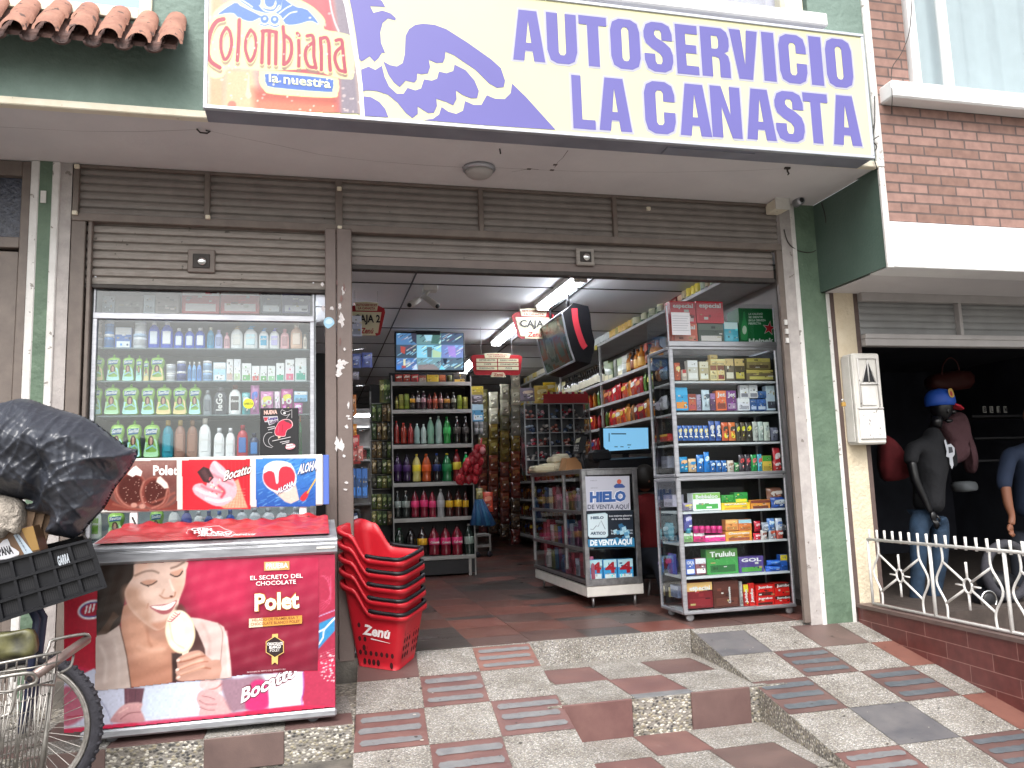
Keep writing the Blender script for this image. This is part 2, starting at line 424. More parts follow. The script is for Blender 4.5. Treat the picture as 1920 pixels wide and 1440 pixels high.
worn('white_paint', '#cbc9c6', '#dbd9d7', .6, 9, .4, 50, spots=('#8f8a84', 22, .66))
worn('white_band', '#e6e5e6', '#eeeeee', .6, 2, .2, 50)
worn('cream_paint', '#d8cfb9', '#e2dac8', .65, 8, .3, 50, spots=('#b0a592', 20, .7))
worn('plaster_grey', '#a09a98', '#b5afac', .8, 10, .4, 60, spots=('#7b746f', 14, .68))
worn('beige_stucco', '#c9baa0', '#d3c7b0', .75, 5, 1.0, 34)
worn('brown_strip', '#564743', '#61514c', .55, 10, .2)
worn('shutter', '#7a736f', '#87807b', .5, 7, .2, 40, spots=('#4a4440', 26, .72), r2=.65)
worn('shutter_light', '#837c76', '#98918b', .45, 9, .2, 40, spots=('#55504a', 22, .7), r2=.6, stretch=(1, 1, 6))
worn('post_brown', '#6a5d58', '#766863', .45, 5, .15, 60, spots=('#57473f', 26, .74))
worn('frame_brown', '#665c56', '#756a63', .5, 8, .15)
worn('dark_edge', '#2a2523', '#3a3431', .6, 12, .2)
worn('ceiling_in', '#dcdfe3', '#e4e6e9', .9, 1.2, .2, 30)
worn('wall_in', '#a09b97', '#aaa5a1', .9, 1.2, .2, 30)
worn('asphalt', '#5a5854', '#6a6762', .9, 8, .6, 90)
worn('aluminium', '#a9abb2', '#c3c5cb', .32, 7, .03, 90, r2=.48, stretch=(1, 1, 8)); nodes(MATS['aluminium'])[2].inputs['Metallic'].default_value = .75
worn('steel', '#8c8c8e', '#b0b0b2', .28, 16, .03, 90, r2=.5); nodes(MATS['steel'])[2].inputs['Metallic'].default_value = .9
worn('galvanised', '#8f8b86', '#b3aea9', .4, 40, .1, 120, r2=.6); nodes(MATS['galvanised'])[2].inputs['Metallic'].default_value = .7
mat('sheet_dark', '#1c1c20', .5); mat('black_plastic', '#121318', .45, spec=.35, var=.15, vs=20); mat('rubber', '#34333a', .85, bump=.3, bs=90, var=.2, vs=30)
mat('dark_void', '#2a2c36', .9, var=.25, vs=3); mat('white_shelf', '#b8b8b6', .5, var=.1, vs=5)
mat('sign_frame', '#c9cdd6', .35, .6, var=.1); mat('sign_under', '#8d8f9b', .5, .3, var=.15, vs=3)
mat('aged_white', '#cfccc6', .55, var=.08, vs=10, bump=.1); mat('chrome', '#dddddd', .15, 1)
def glass(name, tint='#ffffff', refl=.12, rough=.02, al=.12):
    """thin clear pane: mostly see-through, with a sharp sheen that grows at grazing angles"""
    m = bpy.data.materials.new(name); m.use_nodes = True; MATS[name] = m; n, l = m.node_tree.nodes, m.node_tree.links
    n.clear(); o = n.new('ShaderNodeOutputMaterial'); t = n.new('ShaderNodeBsdfTransparent'); g = n.new('ShaderNodeBsdfGlossy')
    t.inputs[0].default_value = (*lin(tint), 1); g.inputs['Roughness'].default_value = rough
    f = n.new('ShaderNodeFresnel'); ge = n.new('ShaderNodeNewGeometry'); mr = n.new('ShaderNodeMapRange'); mr.inputs[3].default_value = 1.45; mr.inputs[4].default_value = 1/1.45; l.new(ge.outputs['Backfacing'], mr.inputs[0]); l.new(mr.outputs[0], f.inputs[0]); a = n.new('ShaderNodeMath'); a.operation = 'ADD'; a.inputs[1].default_value = refl-.04; a.use_clamp = True
    l.new(f.outputs[0], a.inputs[0]); x = n.new('ShaderNodeMixShader'); l.new(a.outputs[0], x.inputs[0]); l.new(t.outputs[0], x.inputs[1]); l.new(g.outputs[0], x.inputs[2]); l.new(x.outputs[0], o.inputs[0])
    return m
glass('pane', '#f4f7f8', .03); glass('pane_dirty', '#f2f5f6', .09, .02); glass('acrylic', '#e6e9eb', .08, .12)
def brickmat(name, c1, c2, mort, w_, h, ms, rough=.8, bump=.8, ori=(R(90), 0, 0), off=.5, mr=.1):
    m = mat(name, c1, rough); n, l, b = nodes(m)
    tc = n.new('ShaderNodeTexCoord'); mp = n.new('ShaderNodeMapping'); mp.vector_type = 'TEXTURE'; mp.inputs['Rotation'].default_value = ori
    l.new(tc.outputs['Object'], mp.inputs[0]); br = n.new('ShaderNodeTexBrick'); l.new(mp.outputs[0], br.inputs['Vector'])
    br.offset = off; br.inputs['Scale'].default_value = 1; br.inputs['Brick Width'].default_value = w_; br.inputs['Row Height'].default_value = h
    br.inputs['Mortar Size'].default_value = ms; br.inputs['Mortar Smooth'].default_value = mr
    br.inputs['Color1'].default_value = (*lin(c1), 1); br.inputs['Color2'].default_value = (*lin(c2), 1); br.inputs['Mortar'].default_value = (*lin(mort), 1)
    no = n.new('ShaderNodeTexNoise'); no.inputs['Scale'].default_value = 14; no.inputs['Detail'].default_value = 7; l.new(tc.outputs['Object'], no.inputs['Vector'])
    r = n.new('ShaderNodeValToRGB'); r.color_ramp.elements[0].position = .3; r.color_ramp.elements[0].color = (.75, .72, .72, 1); r.color_ramp.elements[1].position = .7; r.color_ramp.elements[1].color = (1.08, 1.05, 1.02, 1)
    l.new(no.outputs['Fac'], r.inputs[0]); mu = n.new('ShaderNodeMix'); mu.data_type = 'RGBA'; mu.blend_type = 'MULTIPLY'; mu.inputs[0].default_value = 1
    l.new(br.outputs['Color'], mu.inputs[6]); l.new(r.outputs[0], mu.inputs[7]); l.new(mu.outputs[2], b.inputs['Base Color'])
    bp = n.new('ShaderNodeBump'); bp.inputs['Strength'].default_value = bump; bp.inputs['Distance'].default_value = .008; bp.invert = True
    ad = n.new('ShaderNodeMath'); ad.operation = 'MULTIPLY_ADD'; ad.inputs[1].default_value = -.25; l.new(no.outputs['Fac'], ad.inputs[0]); l.new(br.outputs['Fac'], ad.inputs[2])
    l.new(ad.outputs[0], bp.inputs['Height']); l.new(bp.outputs[0], b.inputs['Normal']); return m
brickmat('brick', '#9c7d74', '#86695f', '#655754', .245, .0745, .0075)
brickmat('tile_wall', '#623330', '#714240', '#96706a', .40, .105, .003, .4, .3, ori=(R(90), 0, R(90)), mr=.3)

# ground
GX = lambda x, y: x + .07*(y+.01)
RZ = lambda y: -.003 + .17*(min(y, .1)-.1)
g = MB('asphalt'); g.box(-150, 150, -150, -3.6, -.75, -.55); struct('road', g)
g = MB('cement_dark'); g.box(-40, 40, -3.6, 60, -.9, -.52); g.box(-40, 40, -3.6, -3.45, -.52, -.40, 'grout'); struct('ground', g)
def tilecell(mb, x0, x1, y0, y1, zf, kind, skew=True, joint=.004, lift=.004):
    fx = GX if skew else (lambda x, y: x)
    j = joint/2
    def q(a, b, c, d, m, lz=0):  # a<b in x, c<d in y
        mb.add([V((fx(a, c), c, zf(c)+lift+lz)), V((fx(b, c), c, zf(c)+lift+lz)), V((fx(b, d), d, zf(d)+lift+lz)), V((fx(a, d), d, zf(d)+lift+lz))], [(0, 1, 2, 3)], m, False)
    x0 += j; x1 -= j; y0 += j; y1 -= j
    if kind == 'g': q(x0, x1, y0, y1, 'gravel_light')
    elif kind[0] == 's':  # tile with three rubbed grey anti-slip strips
        base, st = (('tile_red', 'strip_grey') if kind == 's' else ('tile_red_dark', 'strip_dark') if kind == 'sd' else ('tile_red_bright', 'strip_grey'))
        q(x0, x1, y0, y1, base)
        H = y1-y0; W = x1-x0
        for k, (a, b) in enumerate([(.12, .26), (.42, .57), (.72, .87)]):
            c, d = y0+H*a, y0+H*b; rag = []
            xa, xb = x0+W*(.07+rng.uniform(0, .04)), x1-W*(.05+rng.uniform(0, .06))
            N = 16
            lo = [(xa+(xb-xa)*i/N, c+rng.normal(0, .0025)) for i in range(N+1)]; hi = [(xa+(xb-xa)*i/N, d+rng.normal(0, .0025)) for i in range(N+1)]
            pts = [(xa-.012, (c+d)/2)] + lo + [(xb+.012, (c+d)/2)] + hi[::-1]
            mb.sheet(pts, lambda u, v: V((fx(u, v), v, zf(v)+lift+.003)), st)
    else: q(x0, x1, y0, y1, {'S': 'tile_red_bright', 'r': 'tile_red', 'd': 'tile_grey', 'b': 'tile_brown', 'R': 'tile_red_dark', 'B': 'tile_red_bright'}[kind])
def ramp(name, cols, rows, kinds, z_low=-.9, ylast=-2.25):
    mb = MB('grout'); x0, x1 = cols[0], cols[-1]; yt = .1
    # body: chamfered edges of washed gravel, cheeks of washed gravel
    ys = [yt] + [y for y in rows if y < yt] + ([ylast] if rows[-1] > ylast else [])
    for a, b in zip(ys[:-1], ys[1:]):
        mb.hexa([(GX(x0, b), b, z_low), (GX(x1, b), b, z_low), (GX(x1, a), a, z_low), (GX(x0, a), a, z_low),
                 (GX(x0, b), b, RZ(b)), (GX(x1, b), b, RZ(b)), (GX(x1, a), a, RZ(a)), (GX(x0, a), a, RZ(a))], 'gravel_riser')
    for j in range(len(rows)-1):
        for i in range(len(cols)-1):
            tilecell(mb, cols[i], cols[i+1], rows[j+1], rows[j], RZ, kinds[j][i])
    for k in range(70):
        x, y = x0+.03+(x1-x0-.06)*rng.random(), -2*rng.random()+.05; r = .002+.006*rng.random()**2; mb.add([V((GX(x, y)+r*math.cos(a)*1.5, y+r*math.sin(a), RZ(y+r*math.sin(a))+.0085)) for a in [math.pi*q/3 for q in range(6)]], [tuple(range(6))], '#3f3a38' if k % 4 else '#b5aea4', False)
    return struct(name, mb)
ramp('ramp', [.27, .66, 1.05, 1.46], [.1, .075, -.33, -.775, -1.21, -1.66, -2.1],
     [['g', 'g', 'g'], ['R', 'g', 'sB'], ['g', 's', 'g'], ['s', 'g', 's'], ['g', 's', 'g'], ['s', 'g', 's']])
ramp('ramp', [2.71, 3.1, 3.49, 3.88, 4.10], [.1, -.01, -.44, -.87, -1.32, -1.76, -2.1],
     [['g', 'g', 'g', 'g'], ['d', 'g', 'b', 'g'], ['g', 'sd', 'g', 'B'], ['sd', 'g', 'sd', 'g'], ['g', 'd', 'g', 'B'], ['s', 'g', 'sd', 'g']])
# recessed steps between the ramps
mb = MB('gravel_riser')
mb.box(1.3, 2.85, -.95, .11, -.9, -.172, 'gravel_riser')
flat = lambda z: (lambda y: z)
for (a, b, c, d, k) in [(1.49, 2.71, -.06, .11, 'g'), (1.49, 1.86, -.46, -.06, 'r'), (1.86, 2.24, -.46, -.06, 'g'), (2.24, 2.62, -.46, -.06, 'R'), (2.62, 2.75, -.46, -.06, 'g'),
                        (1.42, 1.84, -.945, -.46, 'g'), (1.84, 2.22, -.86, -.46, 'r'), (2.22, 2.72, -.945, -.46, 'g')]:
    tilecell(mb, a, b, c, d, flat(-.172), k, False)
mb.box(1.842, 2.218, -.943, -.862, -.172, -.1665, 'strip_grey')
for (a, b, m) in [(1.38, 1.81, 'tile_red'), (1.815, 2.185, None), (2.19, 2.58, 'tile_red_dark')]:
    if m: mb.bbox(a, b, -.968, -.9505, -.385, -.163, .004, m)
struct('step', mb)
mb = MB('gravel_riser'); mb.box(1.2, 3.0, -3.45, -.95, -.9, -.378)
for (a, b, c, d, k) in [(1.2, 1.8, -1.33, -.97, 'g'), (1.8, 2.14, -1.33, -.97, 'r'), (2.14, 2.9, -1.33, -.97, 'g'), (1.2, 1.38, -1.76, -1.33, 'g'), (1.38, 1.76, -1.76, -1.33, 'r'), (1.76, 2.1, -1.76, -1.33, 'g'), (2.1, 2.5, -1.76, -1.33, 'b'), (2.5, 2.9, -1.76, -1.33, 'g')]:
    tilecell(mb, a, b, c, d, flat(-.378), k, False)
struct('step', mb)
mb = MB('gravel_light'); mb.box(.1, 6, -3.449, -2.25, -.9, -.38); struct('pavement', mb)
# low platform under the freezer and the ground left of it
mb = MB('gravel_riser'); g1, g0 = GX(.27, -1)-.001, GX(.27, .02)-.001; mb.hexa([(-4, -1, -.9), (g1, -1, -.9), (g0, .02, -.9), (-4, .02, -.9), (-4, -1, -.135), (g1, -1, -.135), (g0, .02, -.135), (-4, .02, -.135)])
xs = [-4, -2.2, -1.85, -1.4, -1.02, -.56, -.16, .195]
for i in range(len(xs)-1):
    mb.box(xs[i]+.002, xs[i+1]-.002, -1.0, -.79, -.135, -.130, 'tile_red_dark' if i % 2 == 0 else 'gravel_light')
    mb.box(xs[i]+.002, xs[i+1]-.002, -.785, -.4, -.135, -.131, 'gravel_light' if i % 2 == 0 else 'tile_red_dark')
    if i % 2 == 1: mb.bbox(xs[i]+.002, xs[i+1]-.002, -1.012, -1.0005, -.30, -.135, .003, 'tile_brown')
struct('step', mb)
mb = MB('cement_dark'); mb.box(-9, .195, -3.448, -1.0, -.9, -.31); struct('pavement', mb)
# shop floor
mb = MB('grout_dark'); mb.box(-2, 1.455, .1, 16, -.3, -.002); mb.box(1.455, 2.71, .11, 16, -.3, -.002, 'gravel_riser'); mb.box(2.71, 4.4, .1, 16, -.3, -.002); mb.box(4.4, 9, -.05, 12, -.3, -.002)
kk = ['in_tile_red', 'in_tile_red2', 'in_tile_grey', 'in_tile_brown', 'in_tile_red', 'in_tile_brown']
X0 = [-2+.43*i-.02 for i in range(16)]
for i, x in enumerate([-.65, -.22, .21, .64, 1.065, 1.495, 1.915, 2.34, 2.76, 3.19, 3.62]):
    y = .112 + (0 if i % 2 else 0); j = 0
    while y < 13:
        h = .43 if j else (.30 + .1*(i % 2)); m = kk[int(rng.integers(0, 6))]
        if rng.random() < .25 and j: mb.box(x+.003, x+.427, y+.003, y+.14, -.002, .0025, 'in_tile_grey'); mb.box(x+.003, x+.427, y+.144, y+h-.002, -.002, .0025, m)
        else: mb.box(x+.003, x+.427, y+.002, y+h-.002, -.002, .0025, m)
        y += h; j += 1
mb.box(-2, -.65, .12, 13, -.002, .002, 'in_tile_brown')
# washed-gravel nosing of the top step
mb.box(1.458, 2.71, .085, .112, -.25, .002, 'gravel_light')
struct('shop_floor', mb)

# the shop building
bd = thing('shop_building', 'green two-storey stucco shopfront building with a deep grey soffit over the shop entrance', 'building', (0, 0, 0))
YF = -.82
b = MB('green_stucco'); b.box(-6, 3.955, YF, -.62, 3.315, 3.9); b.box(-3.3, Py(262, 18, YF).x, YF, -.62, 5.2, 7); b.box(Py(262, 18, YF).x+.001, 1.05, YF, -.62, 3.9, 7); b.box(3.5, 3.955, YF, -.62, 3.9, 7); b.box(-6, -3.3, YF, -.62, 3.9, 7)
b.box(1.05, 3.5, YF, -.62, 5.6, 7); b.build('upper_wall', bd)
b = MB('soffit'); b.box(-6, 3.975, YF+.002, .3, 3.305, 3.45); b.box(-6, -1.0, -.62, .3, 3.45, 3.46); b.build('soffit', bd)
# fascia strips
for xa, xe in ((-6, -.60), (3.56, 3.96)): b = MB('cream_paint'); b.bbox(xa, xe, YF-.03, YF+.03, 3.298, 3.345, .006); b.build('fascia_strip', bd)
b = MB('green_smooth'); b.box(3.975, 4.018, YF, .0, 2.575, 3.304); b.box(3.955, 3.975, YF, -.6, 3.304, 7); b.build('return_wall', bd)
b = MB('white_paint'); b.bbox(3.958, 4.02, YF-.02, YF+.02, 3.31, 7, .006); b.bbox(3.970, 4.019, YF-.014, YF+.01, 2.56, 3.31, .004); b.build('corner_strip', bd)
# pillars
b = MB('green_pillar'); b.box(3.79, 4.02, -.03, .05, -.06, 2.574); b.box(3.79, 3.974, -.03, .2, 2.574, 3.305); b.build('pillar_face', bd)
for xa, xe, zt0 in ((3.752, 3.79, 3.304), (4.02, 4.052, 2.57)): b = MB('white_paint'); b.bbox(xa, xe, -.04, .02, -.05, zt0, .006); b.build('pillar_edge', bd)
b = MB('plaster_grey'); b.box(3.656, 3.752, -.03, .03, -.02, 3.304); b.build('pillar_side', bd)
b = MB('green_pillar'); b.box(-1.735, -1.66, -.03, .25, -.14, 3.304); b.build('pillar_face', bd)
b = MB('white_paint'); b.bbox(-1.785, -1.735, -.036, .1, -.14, 3.304, .006); b.bbox(-1.66, -1.615, -.036, .1, -.14, 3.304, .006); b.build('pillar_edge', bd)
b = MB('plaster_grey'); b.box(-1.615, -1.545, -.02, .2, -.14, 3.304); b.build('pillar_side', bd)
b = MB('cream_paint'); b.box(-1.73, -1.665, -.045, -.03, 1.62, 1.70); b.build('tile_patch', bd)
b = MB('white_paint'); b.box(-1.722, -1.69, -.04, -.03, 3.02, 3.1); b.build('switch_plate', bd)
# threshold kerb below the window
b = MB('cement_dark'); b.box(-1.55, .27, -.05, .10, -.135, .02); b.build('threshold', bd)
# interior shell
b = MB('ceiling_in'); b.box(-3.5, 4.6, .12, 16, 3.08, 3.2)
for i in range(14): b.box(-3.5, 4.6, .9+i*1.07, .915+i*1.07, 3.072, 3.081, 'sheet_dark')
for x in (.9, 2.62): b.box(x, x+.012, .2, 15, 3.07, 3.081, 'sheet_dark')
b.build('shop_ceiling', bd)
b = MB('wall_in'); b.box(4.268, 4.29, .06, 16, -.1, 3.1); b.box(-3.5, -3.4, .2, 16, -.1, 3.1); b.box(-3.5, 4.6, 15.9, 16, -.1, 3.1); b.build('shop_wall', bd)
b = MB('dark_void'); b.box(-4.5, -1.80, .1, .3, -.2, 3.3); b.build('backing_wall', bd)

# upper windows
def upper_window(name, lab, x0, x1, z0, z1, fm, y=YF, glassm='sky_glass', curtain=None):
    t = thing(name, lab, 'window', ((x0+x1)/2, y, z0))
    b = MB(fm); f = .07
    b.bbox(x0-f, x0, y-.02, y+.08, z0-f, z1+f); b.bbox(x1, x1+f, y-.02, y+.08, z0-f, z1+f); b.bbox(x0, x1, y-.018, y+.08, z0-f, z0); b.bbox(x0, x1, y-.018, y+.08, z1, z1+f); b.build('frame', t)
    g = MB(glassm); g.box(x0, x1, y+.03, y+.035, z0, z1); g.build('pane', t)
    if curtain:
        c = MB(curtain); N = 90; vs = []; fs = []
        for i in range(N+1):
            x = x0+(x1-x0)*i/N; yy = y+.14+.02*math.sin(i*.9)+.012*math.sin(i*2.3)
            vs += [(x, yy, z0-.05), (x, yy, z1+.05)]
            if i: fs.append((2*i-2, 2*i, 2*i+1, 2*i-1))
        c.add(vs, fs, None, True); c.build('curtain', t)
    return t
mat('sky_glass', '#6f86a0', .12, .35, spec=.8); mat('curtain_white', '#c9d3d6', .8, var=.05, vs=8); mat('curtain_lilac', '#d5cfdd', .8, var=.1, vs=3)
t = upper_window('window', 'blue-grey glazed upstairs window with a cream frame above the clay roof tiles', -3.2, Py(262, 18, YF).x, Py(262, 18, YF).z, 5.2, 'cream_paint')
t = upper_window('window', 'upstairs window with a white sill and pale curtain just above the big shop sign', 1.12, 3.38, 4.46, 5.5, 'cream_paint', glassm='pane_dirty', curtain='curtain_lilac')
b = MB('white_band'); b.bbox(1.0, 3.56, YF-.14, YF+.05, 4.28, 4.38, .01); b.build('window_sill', t)
b = MB('cream_paint'); b.box(3.30, 3.38, YF-.03, YF+.1, 4.38, 5.5); b.build('mullion', t)

# clay roof tiles over the left
ro = thing('tile_awning', 'short awning of weathered red clay barrel tiles on the green wall at upper left', 'awning', (-1.9, YF, 3.8))
worn('clay_tile', '#8f6557', '#a97d6b', .8, 9, .4, 60, spots=('#5f4a45', 16, .62)); worn('clay_dark', '#54403d', '#6d524b', .85, 12, .5, 60)
b = MB('clay_tile'); b.smooth = True
def barrel(mb, x, y0, z0, y1, z1, r, up=True, m='clay_tile', n=9):
    vs = []; fs = []
    for j, (y, z, rr) in enumerate(((y0, z0, r*.86), (y1, z1, r))):
        for th in (0, 1):
            for k in range(n):
                a = math.pi*k/(n-1); q = rr - (.014 if th else 0)
                vs.append((x+q*math.cos(a), y, z+(q*math.sin(a) if up else -q*math.sin(a)*.8)))
    for th in (0, 1):
        for k in range(n-1): fs.append((th*n+k, th*n+k+1, 2*n+th*n+k+1, 2*n+th*n+k))
    for k in range(n-1): fs.append((2*n+k, 2*n+k+1, 3*n+k+1, 3*n+k))
    mb.add(vs, fs, m, True)
ZA = 3.80; bt = MB('clay_tile'); bu = MB('clay_dark')
for i in range(16):
    x = -.79-.155*i; jz = rng.normal(0, .006)
    for c in range(3):
        ya, yb = YF-.02-.07*c, YF-.02-.07*(c+1)-.035; za, zb = ZA+.10-.08*c, ZA+.10-.08*(c+1)-.035
        barrel(bt, x+rng.normal(0, .004), ya, za+jz, yb, zb+jz-.008, .066, True)
        if i < 15: barrel(bu, x-.078, ya, za-.03, yb+.01, zb-.035, .05, False, 'clay_dark')
bt.build('cover_tiles', ro); bu.build('pan_tiles', ro)
b = MB('clay_dark'); b.hexa([(-3.4, YF-.21, ZA-.19), (-.76, YF-.21, ZA-.19), (-.76, YF, ZA+.02), (-3.4, YF, ZA+.02), (-3.4, YF-.21, ZA-.165), (-.76, YF-.21, ZA-.165), (-.76, YF, ZA+.06), (-3.4, YF, ZA+.06)]); b.build('mortar_bed', ro)

# roller shutters
def slats(mb, x0, x1, z0, z1, y, pitch, m='shutter', depth=.012):
    z = z0; vs = []; fs = []
    prof = []
    while z < z1-1e-4:
        zt = min(z+pitch, z1); h = zt-z
        prof += [(z, y), (z+h*.12, y-depth), (z+h*.5, y-depth*1.25), (z+h*.86, y-depth*.6), (z+h*.9, y+.004)]; z = zt
    prof.append((z1, y))
    for i, (zz, yy) in enumerate(prof):
        vs += [(x0, yy, zz), (x1, yy, zz)]
        if i: fs.append((2*i-2, 2*i-1, 2*i+1, 2*i))
    return mb.add(vs, fs, m, False)
tr = thing('transom_panel', 'long grey-brown louvred metal transom above both shutter openings', 'transom', (1, 0, 2.95))
xb = [-1.52, -.71, .165, 1.19, 2.24, 3.652]
for i in range(5):
    b = MB('shutter'); slats(b, xb[i], xb[i+1], 2.965, 3.30, .02, .055); b.build('louvre_panel', tr)
b = MB('frame_brown'); b.bbox(-1.54, 3.653, -.03, .04, 2.915, 2.968, .004); b.bbox(-1.54, 3.653, -.02, .03, 3.283, 3.303, .003)
b.build('rail', tr)
for i, x in enumerate(xb[:-1]):
    b = MB('frame_brown'); wd = .035 if i != 2 else .05; b.bbox(x-wd/2, x+wd/2, -.026, .03, 2.965, 3.29, .003); b.build('mullion', tr)
for px, py in [(145, 313), (141, 400), (390, 408), (636, 355), (637, 428), (1215, 392)]: c = Py(px, py, -.03); b = MB('cream_paint'); b.bbox(c.x-.016, c.x+.016, -.05, -.028, c.z-.014, c.z+.014, .004); b.build('clip', tr)
def lockplate(parent, c, r=.075, light=False):
    m = 'shutter_light' if light else 'frame_brown'
    b = MB(m); b.bbox(c.x-r, c.x+r, c.y-.012, c.y+.01, c.z-r*.92, c.z+r*.92, .006); b.build('lock_plate', parent)
    b = MB('dark_edge'); b.bbox(c.x-r*.62, c.x+r*.62, c.y-.018, c.y-.010, c.z-r*.58, c.z+r*.55, .006); o = b.build('lock_cover', parent)
    b = MB('chrome'); b.lathe([(.001, .032), (.024, .032), (.03, .024), (.03, 0)], (c.x+.005, c.y, c.z-.005), 14, axis='Y'); b.build('lock_cylinder', parent)
s1 = thing('roller_shutter', 'half-raised brown roller shutter with a round lock above the toiletries window', 'shutter', (-.7, 0, 2.5))
b = MB('shutter_light'); slats(b, -1.46, .08, 2.50, 2.915, .035, .0585, 'shutter_light', .016); b.bbox(-1.46, .08, .005, .05, 2.475, 2.502, .004, 'dark_edge'); b.build('slats', s1)
lockplate(s1, Py(378, 490, .012), .088)
for x0, x1 in ((-1.54, -1.455), (-1.44, -1.415)):
    b = MB('frame_brown'); b.bbox(x0, x1, -.02, .06, .0, 2.918, .004); b.build('guide_rail', s1)
s2 = thing('roller_shutter', 'raised grey-brown roller shutter with a square lock plate over the open doorway', 'shutter', (2, 0, 2.7))
b = MB('shutter'); slats(b, .25, 3.60, 2.755, 2.918, .04, .054); b.bbox(.25, 3.60, .02, .06, 2.69, 2.757, .004, 'post_brown'); b.bbox(.25, 3.60, .0, .07, 2.655, 2.69, .004, 'dark_edge'); b.build('slats', s2)
lockplate(s2, Py(1097, 482, .0), .072, True)
b = MB('frame_brown'); b.bbox(3.602, 3.655, -.035, .0, .0, 2.914, .004); b.build('guide_rail', s2)
for k, (px, py) in enumerate([(1474, 604), (1476, 621), (1477, 638)]): c = Py(px, py, -.05); b = MB('white_paint'); b.box(c.x-.012, c.x+.012, -.05, -.031, c.z-.02, c.z+.02); b.build('catch', s2)
po = thing('shutter_post', 'scuffed brown twin metal post between the toiletries window and the doorway', 'post', (.17, 0, 0))
b = MB('post_brown'); b.bbox(.068, .143, -.045, .07, -.13, 2.93, .005); b.build('left_channel', po)
b = MB('post_brown'); b.bbox(.147, .250, -.055, .07, .0, 2.93, .006); b.build('right_channel', po)
ar = Art(lambda x, y: Py(x, y, -.056), (0, -1, 0))
def splat(cx, cy, rx, ry, m, n=16, seed=0):
    q = np.random.default_rng(seed); ar.poly([(cx+rx*(.45+q.random()*.75)*math.cos(2*math.pi*k/n), cy+ry*(.45+q.random()*.75)*math.sin(2*math.pi*k/n)) for k in range(n)], m)
sc = 'flaked_paint'; mat(sc, '#cfcaca', .8, var=.2, vs=80)
for i, (cx, cy, rx, ry) in enumerate([(640, 600, 7, 13), (644, 545, 4, 10), (637, 575, 3, 7), (638, 686, 9, 13), (635, 700, 6, 8), (646, 680, 8, 5), (632, 832, 5, 14), (640, 835, 6, 13), (650, 800, 4, 5), (655, 785, 4, 2), (652, 780, 5, 2), (650, 905, 4, 3), (648, 918, 5, 2), (645, 855, 3, 3), (653, 760, 2, 8), (646, 655, 3, 3)]): splat(cx, cy, rx, ry, sc, 18, i)
for i, (cx, cy, rx, ry) in enumerate([(645, 540, 2, 9), (640, 560, 3, 7), (638, 640, 2, 9), (632, 530, 2, 6)]): splat(cx, cy, rx, ry, 'tile_red', 12, 50+i)
ar.build('paint_flakes', po)
ar = Art(lambda x, y: Py(x, y, -.0465), (0, -1, 0))
ar.poly([(607, 606), (608, 599), (613, 595), (620, 595), (625, 599), (627, 606), (623, 611), (615, 616), (609, 611)], '#9cc8e0', 3); ar.poly([(610, 605), (613, 599), (620, 598), (624, 604), (617, 608)], '#c4dcea', 3)
splat_m = ar
for i, (cx, cy, rx, ry) in enumerate([(606, 578, 4, 6), (622, 578, 4, 5), (604, 533, 3, 5)]):
    q = np.random.default_rng(80+i); ar.poly([(cx+rx*(.5+q.random()*.7)*math.cos(2*math.pi*k/12), cy+ry*(.5+q.random()*.7)*math.sin(2*math.pi*k/12)) for k in range(12)], sc)
ar.build('sticker', po)

# left neighbour door
dr = thing('metal_door', 'dark brown metal door with frosted glass panels beside the left green pillar', 'door', (-2.2, 0, 0))
worn('frost_glass', '#2c2f3a', '#4a4f5e', .2, 26, .6, 60)
b = MB('frame_brown'); b.bbox(-1.84, -1.787, -.02, .08, -.14, 3.3, .004); b.bbox(-4, -1.84, -.02, .07, 2.72, 2.79, .004); b.bbox(-4, -1.84, -.02, .07, 3.2, 3.3, .004); b.build('frame', dr)
b = MB('frost_glass'); b.box(-4, -1.84, .03, .04, 2.79, 3.2); b.build('pane', dr)
b = MB('frame_brown'); b.bbox(-1.98, -1.845, .0, .05, -.1, 2.70, .004); b.bbox(-4, -1.98, .0, .05, 2.60, 2.70, .004); lf = b.build('door_leaf', dr)
b = MB('frost_glass'); b.box(-4, -1.98, .03, .04, .1, 2.6); b.build('pane', dr)

# soffit details
t = thing('ceiling_lamp', 'round frosted dome lamp fixed to the grey soffit below the sign', 'lamp', Pz(898, 316, 3.305))
c = Pz(898, 314, 3.305); mat('opal', '#a9a6a4', .35, var=.05)
b = MB('aluminium'); b.lathe([(.001, -.002), (.112, -.002), (.115, -.02), (.105, -.03), (.001, -.03)], c, 24); b.build('rim', t)
b = MB('opal'); b.lathe([(.1, -.03), (.092, -.05), (.07, -.066), (.035, -.076), (.001, -.078)], c, 24); b.build('dome', t)
t = thing('hook', 'small bent wire hook with a knotted cable under the soffit left of the sign corner', 'hook', Pz(382, 245, 3.3))
c = Pz(382, 243, 3.3); b = MB('dark_edge'); b.tube([c+V((-.04, 0, 0)), c+V((-.02, 0, -.02)), c+V((.02, 0, -.022)), c+V((.035, .01, -.005)), c+V((.01, .01, 0))], .005, 6); b.build('wire', t)
t = thing('hook', 'dark screw hook hanging from the right end of the soffit', 'hook', Pz(1476, 318, 3.3))
c = Pz(1476, 314, 3.304); b = MB('dark_edge'); b.box(c.x-.02, c.x+.02, c.y-.01, c.y+.01, c.z-.012, c.z); b.tube([c, c+V((0, 0, -.03)), c+V((.01, 0, -.045)), c+V((0, 0, -.055))], .006, 6); b.build('screw', t)
t = thing('hook', 'tiny peg in the soffit above the round dome lamp', 'hook', Pz(937, 283, 3.3))
c = Pz(937, 279, 3.304); b = MB('dark_edge'); b.tube([c, c+V((.004, 0, -.035))], .005, 6); b.build('peg', t)
mat('crack', '#5b5450', .9)
b = MB('crack')
